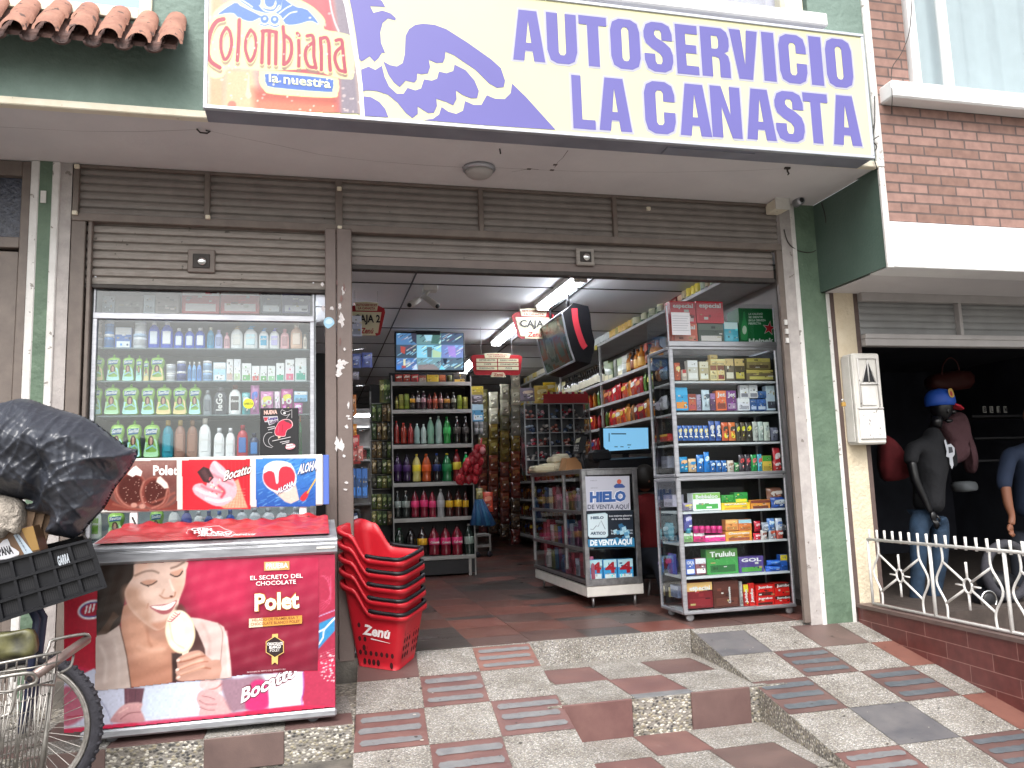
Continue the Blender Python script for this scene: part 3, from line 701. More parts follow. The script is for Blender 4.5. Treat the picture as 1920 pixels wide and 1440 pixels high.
def crackline(pts, wd):
    P3 = [Pz(x, y, 3.3045) for x, y in pts]; vs = []; fs = []
    for i, p in enumerate(P3):
        d = (P3[min(i+1, len(P3)-1)]-P3[max(i-1, 0)]).normalized(); nn = V((-d.y, d.x, 0))*wd*(.6+rng.random()*.8)/2; vs += [p+nn, p-nn]
        if i: fs.append((2*i-2, 2*i-1, 2*i+1, 2*i))
    b.add(vs, fs, 'crack', False)
crackline([(1065, 282), (1055, 296), (1046, 304), (1040, 314)], .004); crackline([(960, 322), (975, 320), (992, 316), (1010, 318)], .004)
crackline([(390, 245), (440, 256), (520, 272), (600, 290), (700, 302), (800, 310), (875, 314)], .0022); crackline([(920, 314), (1000, 318), (1100, 322), (1250, 323), (1400, 320), (1470, 316)], .002)
crackline([(0, 238), (60, 241), (150, 246), (260, 247), (370, 243)], .0025)
for px, py in [(1041, 309), (1035, 319), (992, 317)]: c = Pz(px, py, 3.3044); b.box(c.x-.014, c.x+.014, c.y-.012, c.y+.012, c.z-.001, c.z+.001)
b.build('crack', bd)
# junction box and camera at the right end
t = thing('junction_box', 'pale cream junction box at the right top corner of the shutter', 'box', Py(1462, 383, -.1))
c = Py(1463, 384, -.12); b = MB('cream_paint'); b.bbox(c.x-.06, c.x+.06, -.15, .0, c.z-.045, c.z+.04, .006); b.build('case', t)
b = MB('aged_white'); b.bbox(c.x-.064, c.x+.064, -.158, -.148, c.z-.05, c.z+.045, .003); b.build('lid', t)
t = thing('security_camera', 'small silver bullet camera under the soffit beside the cream junction box', 'camera', Py(1497, 380, -.1))
c = Py(1496, 379, -.14); b = MB('aluminium'); b.lathe([(.001, .05), (.03, .05), (.034, .03), (.034, -.03), (.03, -.035)], c, 14, axis='Y'); b.build('barrel', t)
b = MB('sheet_dark'); b.lathe([(.001, .056), (.018, .056), (.02, .049)], c, 12, axis='Y'); b.build('lens', t)
b = MB('aluminium'); b.tube([c+V((0, .02, 0)), c+V((0, .05, .05)), V((c.x, c.y+.05, 3.3))], .01, 8); b.build('bracket', t)
cb = [Py(1500, 440, -.03), Py(1480, 445, -.03)]
t = MB('dark_edge'); t.tube(sm([Px(1540, 380, 3.965), Px(1548, 410, 3.96), Py(1546, 450, -.03), Py(1525, 472, -.03), Py(1497, 470, -.035), Py(1478, 455, -.04), Py(1470, 430, -.04)], 4, False), .004, 6)
o = t.build('cable'); tag(o, 'thin black cable looping down from the soffit over the right green pillar', 'cable')
t = MB('dark_edge'); t.tube(sm([Py(1640, 180, -.87), Py(1640, 230, -.87), Py(1636, 262, -.87), Py(1644, 275, -.87), Py(1638, 290, -.87), Py(1645, 318, -.86)], 4, False), .004, 6); t.tube(sm([Py(1648, 255, -.87), Py(1640, 260, -.87), Py(1636, 265, -.88)], 4, False), .004, 6)
o = t.build('cable'); tag(o, 'black cable hanging down the white strip at the right end of the sign', 'cable')
t = MB('dark_edge'); t.tube(sm([Py(1710, 0, -.86), Py(1705, 60, -.86), Py(1690, 100, -.86), Py(1672, 130, -.86), Py(1673, 180, -.96), Py(1671, 215, -.85)], 4, False), .003, 6)
o = t.build('cable'); tag(o, 'thin wire running over the red brick wall beside the upper right window', 'cable')

# right-hand neighbour building
nb = thing('brick_building', 'neighbouring red brick building with a white concrete band above its clothes shop', 'building', (5, YF, 0))
b = MB('brick'); b.box(4.02, 9, YF, -.6, 2.905, 3.80); b.box(4.02, 4.32, YF, -.6, 3.80, 8); b.box(4.32, 9, YF+.0, -.6, 6, 8); b.build('brick_wall', nb)
b = MB('white_band'); b.bbox(3.995, 9, YF-.012, -.6, 2.565, 2.905, .006); b.build('concrete_band', nb)
b = MB('soffit'); b.box(3.995, 9, -.6, .2, 2.575, 2.7); b.build('soffit', nb)
t = upper_window('window', 'tall upper right window with a white frame and pale blue-white curtain in the brick wall', 4.42, 8.2, 3.98, 5.8, 'white_band', glassm='pane_dirty', curtain='curtain_white')
b = MB('white_band'); c = Py(1760, 80, YF); b.bbox(4.66, 4.72, YF-.01, YF+.05, 3.98, 5.8, .004); b.build('mullion', t)
b = MB('white_band'); b.bbox(4.05, 9, YF-.13, YF+.05, 3.80, 3.93, .012); b.build('window_sill', t)
b = MB('beige_stucco'); b.box(4.095, 4.275, -.03, .15, -.1, 2.575); b.build('pillar', nb)
for xa in (4.053, 4.275): b = MB('brown_strip'); b.box(xa, xa+.042, -.028, .1, -.1, 2.575); b.build('pillar_strip', nb)
b = MB('dark_void'); b.box(4.292, 4.312, .155, 8, -.1, 2.6); b.box(4.312, 9, 4.2, 4.3, -.1, 2.6, 'dark_void'); b.box(4.312, 9, .15, 4.3, 2.55, 2.6, 'dark_void'); b.box(8.9, 9, -.6, 4.3, -.3, 2.6, 'dark_void'); b.build('inner_wall', nb)  # shade of the unlit shop interior is put into these walls' colour
ns = thing('shop_transom', 'pale grey metal transom with two glazed panels over the clothes shop opening', 'transom', (4.8, -.05, 2.2))
zt = Py(1760, 650, -.06).z; zt2 = Py(1760, 635, -.06).z; zt3 = Py(1760, 568, -.06).z; zt4 = Py(1760, 548, -.06).z
mat('grey_frame', '#a9a5a4', .5, var=.08, vs=8)
b = MB('grey_frame'); b.bbox(4.32, 9, -.08, .0, zt, zt2-.01, .004); b.bbox(4.32, 9, -.085, .0, zt2-.01, zt2+.03, .004); b.bbox(4.32, 9, -.08, .0, zt3, 2.575, .004); b.build('frame', ns)
for k, px in enumerate([1800]): c = Py(px, 600, -.06); b = MB('grey_frame'); b.bbox(c.x-.016, c.x+.016, -.075, .0, zt2, zt3, .004); b.build('mullion', ns)
mat('frosted_pane', '#8b8c8c', .35, var=.12, vs=5)
for a, bb in ((4.32, Py(1800, 600, -.06).x-.016), (Py(1800, 600, -.06).x+.016, 9)): b = MB('frosted_pane'); slats(b, a, bb, zt2+.03, zt3, -.02, .06, 'frosted_pane', .006); b.build('pane', ns)

# low tiled wall and white railing
WX = lambda y: 4.06 + .07*(y+.1)
lw = thing('low_wall', 'low wall of dark red glazed tiles with a flat cap beside the right ramp', 'wall', (4.1, -1, 0))
b = MB('tile_wall'); b.hexa([(WX(-3.4), -3.4, -.9), (WX(-3.4)+.16, -3.4, -.9), (WX(-.04)+.16, -.04, -.9), (WX(-.04), -.04, -.9), (WX(-3.4), -3.4, .125), (WX(-3.4)+.16, -3.4, .125), (WX(-.04)+.16, -.04, .09), (WX(-.04), -.04, .09)]); b.build('tiled_face', lw)
b = MB('tile_brown'); b.hexa([(WX(-3.4)-.012, -3.4, .125), (WX(-3.4)+.18, -3.4, .125), (WX(-.04)+.18, -.04, .09), (WX(-.04)-.012, -.04, .09), (WX(-3.4)-.012, -3.4, .15), (WX(-3.4)+.18, -3.4, .15), (WX(-.04)+.18, -.04, .115), (WX(-.04)-.012, -.04, .115)]); b.build('cap', lw)
mat('white_enamel', '#d9d7d4', .45, var=.08, vs=20, bump=.1, bs=90)
fe = thing('railing', 'white wrought-iron railing with spiked top and star medallions on the low tiled wall', 'railing', (4.15, -1, .13))
FX = lambda y: WX(y)+.05
zb = lambda y: .118-.0107*(y+.13)+.012
b = MB('white_enamel');
def bar(p, q, r=.008, mbx=None): (mbx or b).tube([p, q], r, 6)
P3 = lambda y, z: V((FX(y), y, z))
y0, y1 = -.17, -3.2
bar(P3(y0, zb(y0)), P3(y1, zb(y1)), .011); bar(P3(y0, .61), P3(y1, .63), .012); bar(P3(y0, zb(y0)), P3(y0, .61), .010)
b.build('rails', fe)
y = -.2
while y > y1: b = MB('white_enamel'); bar(P3(y, .60), P3(y, .685), .009); b.build('spike', fe); y -= .092
for a, c in ((-.20, -.84), (-.89, -1.50), (-1.55, -2.15), (-2.2, -2.8)):
    m = (a+c)/2; zl = zb(m); zh = .61; zm = (zl+zh)/2; b = MB('white_enamel')
    for s_ in (a, c):
        q = .09 if s_ == a else -.09; e = s_ - q  # side curve bulging outwards between the two joints
        b.tube(sm([P3(e, zl), P3(e, zl+.10), P3(s_-q*.15, zm), P3(e, zh-.10), P3(e, zh)], 5, False), .008, 6)
        bar(P3(e, zl+.10), P3(m+(.03 if s_ == a else -.03), zm-.025), .008); bar(P3(e, zh-.10), P3(m+(.03 if s_ == a else -.03), zm+.025), .008)
    ring = [P3(m+.036*math.cos(t), zm+.045*math.sin(t)) for t in [2*math.pi*i/14 for i in range(14)]]; b.tube(ring, .008, 6, closed=True)
    bar(P3(m, zm+.04), P3(m, zm+.15), .008); bar(P3(m, zm-.04), P3(m, zm-.15), .008); bar(P3(m+.036, zm), P3(m+.11, zm), .006); bar(P3(m-.036, zm), P3(m-.11, zm), .006)
    b.build('star_medallion', fe)
    b = MB('white_enamel'); bar(P3(c-.025, zl), P3(c-.025, .61), .012); b.build('upright', fe)

# meter box on the beige pillar
mt = thing('meter_box', 'white metal electricity meter box with a padlock fixed on the beige stucco pillar', 'meter box', Py(1620, 745, -.3))
yb = -.17; q0 = Py(1597, 662, yb); q1 = Py(1664, 832, yb)
b = MB('aged_white'); b.bbox(q0.x, q1.x, yb, -.031, q1.z, q0.z, .012); b.build('case', mt)
z0_, z1_, x0_, x1_ = q1.z, q0.z, q0.x, q1.x; W = x1_-x0_; H_ = z1_-z0_
b = MB('white_paint'); b.bbox(x0_+.012, x1_-.012, yb-.012, yb+.001, z0_+.04, z0_+H_*.37, .004); b.bbox(x0_+W*.22, x0_+W*.72, yb-.010, yb+.001, z0_+H_*.42, z0_+H_*.63, .004)
b.tube([(x0_+.014, yb-.008, z0_+H_*.39), (x1_-.014, yb-.008, z0_+H_*.39)], .007, 6); b.tube([(x0_+W*.2, yb-.008, z0_+H_*.66), (x0_+W*.82, yb-.008, z0_+H_*.66)], .007, 6)
b.tube([(x0_+W*.16, yb-.008, z0_+H_*.38), (x0_+W*.16, yb-.008, z0_+H_*.94), (x0_+W*.84, yb-.008, z0_+H_*.94), (x0_+W*.84, yb-.008, z0_+H_*.38)], .006, 6); b.build('door_panel', mt)
b = MB('sheet_dark'); b.sheet([(x0_+W*.28, z0_+H_*.68), (x0_+W*.74, z0_+H_*.68), (x0_+W*.52, z0_+H_*.92)], lambda u, v: V((u, yb-.003, v))); b.build('window', mt)
b = MB('white_paint'); b.tube([(x0_+W*.26, yb-.006, z0_+H_*.67), (x0_+W*.52, yb-.006, z0_+H_*.93), (x0_+W*.76, yb-.006, z0_+H_*.67)], .006, 6); b.tube([(x0_+W*.52, yb-.006, z0_+H_*.67), (x0_+W*.52, yb-.006, z0_+H_*.92)], .005, 6); b.build('mullion', mt)
b = MB('aged_white'); b.bbox(x0_-.012, x0_-.001, yb+.03, -.04, z0_+.02, z1_-.02, .004); b.bbox(x0_-.012, x0_-.001, yb-.006, yb+.02, z0_+.01, z1_-.01, .004); b.build('side_flange', mt)
c = Py(1584, 757, yb); b = MB('#b08a45'); b.bbox(c.x-.022, c.x+.012, yb+.0, yb+.02, c.z-.02, c.z+.012, .003); b.build('padlock', mt)
b = MB('chrome'); b.tube([(c.x-.016, yb+.01, c.z+.01), (c.x-.014, yb+.01, c.z+.035), (c.x+.004, yb+.01, c.z+.035), (c.x+.006, yb+.01, c.z+.01)], .004, 6); b.build('shackle', mt)
# the big sign
def Zp(ox, oy, s):
    return lambda pts: [(ox+x/s, oy+y/s) for x, y in pts]
SY = -1.0
sg = thing('shop_sign', 'long pale yellow lightbox shop sign with purple capitals and a purple eagle over the entrance', 'sign', (1.6, SY, 3.3))
sz0, sz1, sx0, sx1 = 3.285, 4.215, -.615, 3.80
mat('sign_yellow', '#d2d0a6', .3, var=.04, vs=1.5); mat('sign_purple', '#635fa3', .35, var=.04, vs=2); mat('sign_halo', '#acacba', .4)
b = MB('sign_frame'); b.bbox(sx0, sx1, SY-.012, SY+.02, sz0, sz0+.022, .003); b.bbox(sx0, sx1, SY-.012, SY+.02, sz1-.022, sz1, .003); b.bbox(sx0, sx0+.022, SY-.011, SY+.02, sz0+.022, sz1-.022, .003); b.bbox(sx1-.022, sx1, SY-.011, SY+.02, sz0+.022, sz1-.022, .003); b.build('frame', sg)
b = MB('sign_under'); b.box(sx0+.006, sx1-.006, SY+.02, YF-.001, sz0+.004, sz1-.004); b.box(2.26, 2.9, SY+.05, YF-.03, sz0-.004, sz0+.004); b.build('housing', sg)
b = MB('sign_yellow'); b.box(Py(682, 200, SY).x, sx1-.02, SY-.002, SY+.02, sz0+.02, sz1-.02); b.build('yellow_panel', sg)
ar = Art(lambda x, y: Py(x, y, SY-.003), (0, -1, 0)); z2 = Zp(600, 0, 2.743)
def eagle(pts, smooth=2):
    ar.poly(z2(pts), 'sign_purple', smooth)
eagle([(150,-12),(290,-12),(318,4),(330,24),(336,38),(305,34),(258,32),(275,66),(320,54),(362,68),(390,92),(388,106),(350,95),(322,118),(310,165),(314,220),(335,272),(318,272),(300,300),(280,318),(255,290),(225,310),(212,315),(200,300),(186,190),(165,60)], 0)
eagle([(440,185),(458,150),(490,128),(530,122),(590,128),(650,150),(760,220),(880,305),(930,350),(952,415),(945,448),(910,452),(870,430),(800,360),(740,320),(690,285),(645,266),(642,300),(632,322),(600,325),(560,308),(566,345),(555,378),(520,382),(500,378),(498,410),(485,425),(440,415),(410,448),(380,425),(352,385),(325,315),(360,335),(395,342),(425,325),(436,280)], 0)
eagle([(212,358),(250,343),(285,360),(318,338),(332,395),(355,445),(395,482),(430,482),(450,452),(490,465),(520,455),(535,408),(575,415),(602,405),(612,368),(650,377),(685,365),(692,332),(750,362),(795,415),(817,468),(808,505),(775,505),(735,490),(700,466),(702,510),(685,542),(650,525),(598,508),(602,545),(585,580),(555,582),(502,548),(503,585),(475,608),(440,580),(400,530),(350,488),(290,468),(240,465),(218,470)], 0)
eagle([(528,618),(580,612),(612,590),(625,550),(660,575),(700,586),(735,570),(746,520),(790,540),(830,540),(858,490),(900,508),(950,510),(980,480),(988,430),(1060,500),(1150,600),(1212,668),(860,645)], 0)
eagle([(218,495),(262,500),(305,525),(335,560),(352,604),(218,596)], 0)
ar.build('eagle_emblem', sg)
GL = {
 'A': [[(0,0),(.22,1),(.5,1),(.5,.8),(.42,.36),(.5,.36),(.5,.2),(.39,.2),(.35,0)], [(1,0),(.78,1),(.5,1),(.5,.8),(.58,.36),(.5,.36),(.5,.2),(.61,.2),(.65,0)]],
 'U': [[(0,1),(0,.25),(.1,.06),(.3,0),(.7,0),(.9,.06),(1,.25),(1,1),(.62,1),(.62,.22),(.56,.17),(.44,.17),(.38,.22),(.38,1)]],
 'T': [[(0,1),(0,.82),(.3,.82),(.3,0),(.7,0),(.7,.82),(1,.82),(1,1)]],
 'O': [[(.5,1),(.3,1),(.08,.93),(0,.76),(0,.24),(.08,.07),(.3,0),(.5,0),(.5,.16),(.43,.17),(.38,.22),(.38,.78),(.43,.83),(.5,.84)], [(.5,1),(.7,1),(.92,.93),(1,.76),(1,.24),(.92,.07),(.7,0),(.5,0),(.5,.16),(.57,.17),(.62,.22),(.62,.78),(.57,.83),(.5,.84)]],
 'S': [[(1,.64),(1,.78),(.91,.94),(.68,1),(.3,1),(.09,.94),(0,.8),(0,.68),(.07,.56),(.28,.46),(.54,.37),(.62,.3),(.62,.22),(.57,.16),(.43,.16),(.38,.22),(.38,.36),(0,.36),(0,.22),(.1,.06),(.32,0),(.7,0),(.92,.07),(1,.22),(1,.36),(.92,.5),(.72,.6),(.46,.68),(.38,.74),(.38,.8),(.43,.84),(.57,.84),(.62,.79),(.62,.64)]],
 'E': [[(0,0),(0,1),(1,1),(1,.82),(.45,.82),(.45,.6),(.92,.6),(.92,.43),(.45,.43),(.45,.18),(1,.18),(1,0)]],
 'R': [[(0,0),(0,1),(.5,1),(.5,.83),(.38,.83),(.38,.57),(.5,.57),(.5,.41),(.38,.41),(.38,0)], [(.5,1),(.75,1),(.93,.93),(1,.8),(1,.65),(.95,.54),(.82,.5),(.95,.44),(1,.3),(1,0),(.63,0),(.63,.33),(.6,.39),(.5,.41),(.5,.57),(.58,.58),(.62,.64),(.62,.76),(.58,.83),(.5,.83)]],
 'V': [[(0,1),(.4,1),(.5,.3),(.6,1),(1,1),(.74,0),(.26,0)]],
 'I': [[(0,0),(0,1),(1,1),(1,0)]],
 'C': [[(1,.62),(1,.76),(.92,.93),(.7,1),(.3,1),(.08,.93),(0,.76),(0,.24),(.08,.07),(.3,0),(.7,0),(.92,.07),(1,.24),(1,.42),(.62,.42),(.62,.22),(.56,.17),(.44,.17),(.38,.22),(.38,.78),(.44,.83),(.56,.83),(.62,.78),(.62,.62)]],
 'N': [[(0,0),(0,1),(.38,1),(.64,.45),(.64,1),(1,1),(1,0),(.66,0),(.36,.6),(.36,0)]],
 'L': [[(0,0),(0,1),(.42,1),(.42,.18),(1,.18),(1,0)]]}
def bigword(word, xs, base, top, name):
    b = MB('sign_purple')
    for li, (ch, (xa, xb_)) in enumerate(zip(word, xs)):
        yb_ = base[1]+(base[3]-base[1])*(xa-base[0])/(base[2]-base[0]); yt_ = top[1]+(top[3]-top[1])*(xa-top[0])/(top[2]-top[0])
        A = Py(xa, yb_, SY); Bx = Py(xb_, yb_, SY).x; zt_ = Py(xa, yt_, SY).z; wd, hh = Bx-A.x, zt_-A.z
        for lay, (mm, e) in enumerate((('sign_halo', .014), ('sign_purple', 0))):
            for k, pg in enumerate(GL[ch]):
                P2 = [(A.x-e+u*(wd+2*e), A.z-e+v*(hh+2*e)) for u, v in pg]
                b.sheet(P2, lambda u, v, q=SY-.0032-lay*.0009-k*.0001-(li % 3)*.0002: V((u, q, v)), mm)
    return b.build(name, sg)
bigword('AUTOSERVICIO', [(962,1022),(1027,1083),(1088,1140),(1147,1202),(1210,1263),(1270,1311),(1317,1370),(1372,1425),(1433,1456),(1464,1515),(1522,1545),(1552,1601)], (962, 112, 1600, 166), (970, 18, 1600, 76), 'lettering')
bigword('LA', [(1075,1117),(1124,1185)], (1075, 241, 1615, 274), (1075, 141, 1615, 182), 'lettering')
bigword('CANASTA', [(1211,1268),(1276,1335),(1336,1392),(1401,1456),(1457,1510),(1511,1557),(1563,1616)], (1075, 241, 1615, 274), (1075, 141, 1615, 182), 'lettering')
# bottle-picture panel with the drink logo
zc = Zp(380, 0, 6)
pt = Paint(382, -14, 684, 222, 1.4, '#a8938a')
pt.poly(zc([(30,-90),(140,-90),(90,1220),(30,1220)]), '#bfc1bf', 14, smooth=0); pt.poly(zc([(90,-90),(220,-90),(240,1220),(70,1220)]), '#b89878', 12, smooth=0)
pt.poly(zc([(1000,-90),(1450,-90),(1520,400),(1560,1290),(620,1290),(700,700)]), '#a04450', 26, smooth=0); pt.poly(zc([(260,780),(560,790),(640,1230),(250,1210)]), '#bda684', 10, smooth=0)
pt.poly(zc([(560,1000),(1500,1000),(1500,1290),(600,1290)]), '#a8503f', 18, .9, smooth=0); pt.poly(zc([(620,1120),(1500,1180),(1500,1290),(620,1290)]), '#d07a5c', 12, .7, smooth=0)
pt.poly(zc([(1470,-90),(1610,-90),(1700,600),(1760,1290),(1560,1290),(1530,400)]), '#7d7480', 8, smooth=0); pt.poly(zc([(700,-90),(1400,-90),(1440,330),(1000,300)]), '#c75a60', 14, .7, smooth=0)
pt.line(zc([(1430,0),(1450,120),(1490,260),(1530,350)]), 3, '#c9c0c4', 2)
for k in range(90): pt.ell(382+rng.random()*300, rng.random()*210, 1.2+rng.random()*2.2, 1.2+rng.random()*2, '#dcc9c4', .6, .55)
pt.poly(zc([(490,1010),(520,820),(530,1000),(550,1080),(510,1110),(480,1070)]), '#e2b9a5', 2, .8); pt.ell(435, 197, 8, 8, '#c05048', .3, .7)
# yellow cloud behind the logo
pt.poly(zc([(30,300),(90,230),(140,120),(300,10),(560,-60),(900,-70),(1180,40),(1320,150),(1380,240),(1370,330),(1560,370),(1690,450),(1700,840),(1640,890),(1450,860),(1250,780),(900,790),(640,790),(300,770),(230,860),(120,880),(40,800),(20,600)]), '#dcdc9c', 2, smooth=3)
pt.poly(zc([(640,840),(720,790),(1440,860),(1530,940),(1520,1050),(1440,1100),(800,1060),(690,1010),(640,930)]), '#dcdc9c', 2, smooth=3)
pt.poly(zc([(705,880),(760,825),(1400,880),(1470,930),(1460,1010),(1400,1035),(800,985),(715,940)]), '#3f62ad', 2, smooth=3)
# twin-eagle emblem
BL = '#4a6fc0'
pt.poly(zc([(180,150),(360,30),(420,60),(520,110),(600,150),(690,200),(640,200),(560,240),(480,230),(390,190),(350,150),(260,150),(190,165)]), BL, 2, smooth=2)
pt.poly(zc([(1310,268),(1180,110),(1060,80),(960,20),(900,-20),(880,100),(820,140),(880,180),(930,270),(1010,280),(1100,265),(1180,240),(1240,240)]), BL, 2, smooth=2)
pt.poly(zc([(380,-40),(640,-40),(650,60),(720,100),(800,100),(830,40),(820,-40),(900,-40),(880,60),(820,130),(740,150),(640,130),(540,90)]), BL, 2, smooth=2)
pt.poly(zc([(700,-60),(820,-60),(800,60),(740,80),(700,40)]), BL, 2, smooth=2)
for pl_ in ([(380,0),(450,60),(560,120),(640,150)], [(440,0),(520,50),(560,80)], [(860,150),(940,90),(1000,60)], [(900,220),(980,150),(1060,130)], [(640,60),(700,120),(800,130),(860,60)]): pt.line(zc(pl_), 2, '#dcdc9c', 1.5)
for cx, cy in ((697, 215), (810, 222)): pt.ell(380+cx/6, cy/6, 8, 8, BL, .3); pt.ell(380+cx/6, cy/6-1, 3, 3, '#b9c4d6', .5)
pt.line(zc([(645,270),(700,285),(745,270)]), 2.5, BL); pt.line(zc([(760,280),(810,300),(860,285)]), 2.5, BL); pt.line(zc([(650,335),(700,325),(760,345),(850,350)]), 3.5, BL)
# hand-drawn letters of the word
LR, LS = '#9c3a4c', '#7f665a'
LT = [('C', [[(235,215),(160,240),(100,330),(65,470),(60,610),(100,700),(190,760)]], 8.5),
 ('o', [[(265,310),(215,400),(205,530),(230,640),(255,670),(295,620),(325,500),(310,370),(270,310)]], 6.5), ('l', [[(412,225),(405,450),(390,680)]], 7.5),
 ('o', [[(540,335),(495,420),(480,540),(505,640),(535,690),(580,620),(600,500),(585,390),(540,335)]], 6.5),
 ('m', [[(680,350),(672,520),(665,705)], [(750,350),(748,520),(745,715)], [(826,360),(824,540),(822,720)], [(670,352),(750,347),(830,365)]], 7.2),
 ('b', [[(905,300),(918,500),(910,725)], [(930,400),(990,460),(1000,580),(970,680),(920,725)]], 7), ('i', [[(1080,455),(1085,600),(1080,745)]], 7), ('i', [[(1065,375),(1085,400)]], 7),
 ('a', [[(1175,405),(1230,400),(1250,470),(1250,620),(1275,765)], [(1240,480),(1170,540),(1155,640),(1190,740),(1250,760)]], 7),
 ('n', [[(1325,430),(1335,600),(1335,785)], [(1330,435),(1390,425),(1420,500),(1425,640),(1435,790)]], 7.2),
 ('a', [[(1500,455),(1560,450),(1575,540),(1590,680),(1605,810)], [(1560,530),(1500,590),(1490,680),(1530,780),(1590,805)]], 7)]
for _, st, wd in LT:
    for q in st: pt.line([(x+.6, y+6.5) for x, y in zc(q)], wd+1, LS, 1.5, .8)
for _, st, wd in LT:
    for q in st: pt.line(zc(q), wd+2.6, '#dcdc9c', 1.2)
for _, st, wd in LT:
    for q in st: pt.line(zc(q), wd, LR, 1.2)
for k in range(45): pt.ell(388+rng.random()*280, 30+rng.random()*180, 1+rng.random()*1.6, 1+rng.random()*1.4, '#e4d6cc', .6, .8)
pt.noise(.015, 2)
msk = [(386, -13), (640, -13), (648, 0), (670, 110), (681, 214), (386, 201)]
pt.build('bottle_picture', lambda x, y: Py(x, y, SY-.004), sg, .3, mask=msk)
ar = Art(lambda x, y: Py(x, y, SY-.0055), (0, -1, 0))
ar.line([(642, -14), (650, 10), (668, 105), (676, 160), (680, 218)], 8, '#dcdfe4')
ar.text('la nuestra', *zc([(745, 918)])[0], *zc([(1440, 990)])[0], 17, '#dcdfb0', .02)
ar.build('lettering', sg)
b = MB('#8e7d76'); b.bbox(sx0+.02, Py(388, 200, SY).x, SY-.003, SY+.01, sz0+.022, sz1-.022, .001, '#cfd3da'); b.box(Py(388, 200, SY).x, Py(690, 200, SY).x, SY-.001, SY+.02, sz0+.02, sz1-.02, 'sign_yellow'); b.build('backing', sg)

# ice-cream freezer
FY = -.95; fx0, fx1 = -1.145, .105; fz0, fz1 = -.055, .765
fr = thing('ice_cream_freezer', 'crimson chest freezer with a woman-and-ice-cream poster on its front and casters', 'freezer', (-.52, FY, -.13))
mat('freezer_red', '#96243c', .35, coat=.3)
b = MB('freezer_red'); b.bbox(fx0, fx1, FY+.004, -.30, fz0, fz1, .012); b.build('cabinet', fr)
b = MB('aluminium'); b.bbox(fx0-.01, fx1+.005, FY-.012, FY+.10, fz0-.045, fz0-.001, .01); b.box(fx0+.02, fx1-.02, FY+.1, -.32, fz0-.03, fz0-.001, 'sheet_dark'); b.build('base_rail', fr)
# moulded rim around the top, rising to the back
b = MB('aluminium')
def rim(x0, x1, y0, y1): pass
prof = [(FY-.005, fz1), (FY-.022, fz1+.012), (FY-.024, fz1+.055), (FY-.012, fz1+.085), (FY+.02, fz1+.098), (FY+.07, fz1+.10), (FY+.07, fz1)]
vs = []; fs = []
for x in (fx0-.012, fx1+.012): vs += [(x, y, z) for y, z in prof]
n_ = len(prof)
for i in range(n_): fs.append((i, (i+1) % n_, n_+(i+1) % n_, n_+i))
fs += [tuple(range(n_))[::-1], tuple(range(n_, 2*n_))]; b.add(vs, fs, 'aluminium', False)
for x in (fx0-.012, fx1-.033): b.hexa([(x, FY+.07, fz1), (x+.045, FY+.07, fz1), (x+.045, -.285, fz1), (x, -.285, fz1), (x, FY+.07, fz1+.10), (x+.045, FY+.07, fz1+.10), (x+.045, -.285, fz1+.165), (x, -.285, fz1+.165)])
b.box(fx0-.012, fx1+.012, -.33, -.285, fz1, fz1+.16)
for i in range(3): b.box(fx0-.013, fx1+.013, FY-.0245, FY-.02, fz1+.058+i*.009, fz1+.061+i*.009, 'steel')
b.bbox(fx1-.10, fx1+.0, FY-.029, FY-.022, fz1+.028, fz1+.042, .003, 'aged_white'); b.build('top_rim', fr)
zl = lambda x, y: fz1+.105+(.065)*(y-(FY+.03))/.6
mat('vinyl_red', '#a8252f', .32, var=.08, vs=7)
# sagging red vinyl cover
b = MB('vinyl_red'); NX, NY = 70, 26; vs = []; fs = []
for j in range(NY+1):
    for i in range(NX+1):
        u, v = i/NX, j/NY; yy = FY+.02+.60*v+(.02*math.sin(u*9)+.012*math.sin(u*23+1))*v; xx = fx0+.02+(fx1-fx0-.05)*u-(.06*(1-u)*v*1.2)+.06*v*(1-u)*1.5
        h = .012*math.sin(9*u+3*v)+.008*math.sin(26*u-11*v)+.006*math.sin(14*v+31*u*v)+.010*math.sin(u*5)*math.cos(v*6)
        edge = min(1, 6*v)*1; vs.append((xx, yy, zl(xx, yy)+.006+abs(h)*edge+(.01*math.sin(40*u)**2)*v))
for j in range(NY):
    for i in range(NX): a = j*(NX+1)+i; fs.append((a, a+1, a+NX+2, a+NX+1))
b.add(vs, fs, None, True); o = b.build('vinyl_cover', fr)
b = MB('dark_edge')
for (px, py) in ((248, 980), (578, 977)): c = Py(px, py, -.36); b.tube([c+V((0, 0, .03)), c+V((.012, -.02, .012)), c+V((.028, -.06, -.004))], .006, 6)
b.build('hinge', fr)
zb3 = Zp(160, 820, 3.84)
def lidP(x, y):  # intersection with the sloping lid plane
    d = ray(x, y); k = .065/.6; z0 = fz1+.105+.034; t = (z0+k*(CAM.y-(FY+.03))-CAM.z)/(d.z-k*d.y); return CAM+d*t
ar = Art(lidP, (0, -.1, 1))
ar.text('CREM', *zb3([(760, 672)])[0], *zb3([(915, 675)])[0], 5, '#e9dfe0', .05); ar.text('HELADO', *zb3([(780, 694)])[0], *zb3([(1060, 696)])[0], 4.5, '#e9dfe0', .05)
ar.line(zb3([(735,700),(728,690),(740,665),(800,655),(930,640),(965,640),(1000,660),(1060,680),(1082,695),(1060,712),(1000,716)]), .8, '#e9dfe0')
ar.text('Momentos mágicos', *zb3([(805, 714)])[0], *zb3([(1215, 706)])[0], 4, '#e9dfe0', .03, .3); ar.build('lid_logo', fr)
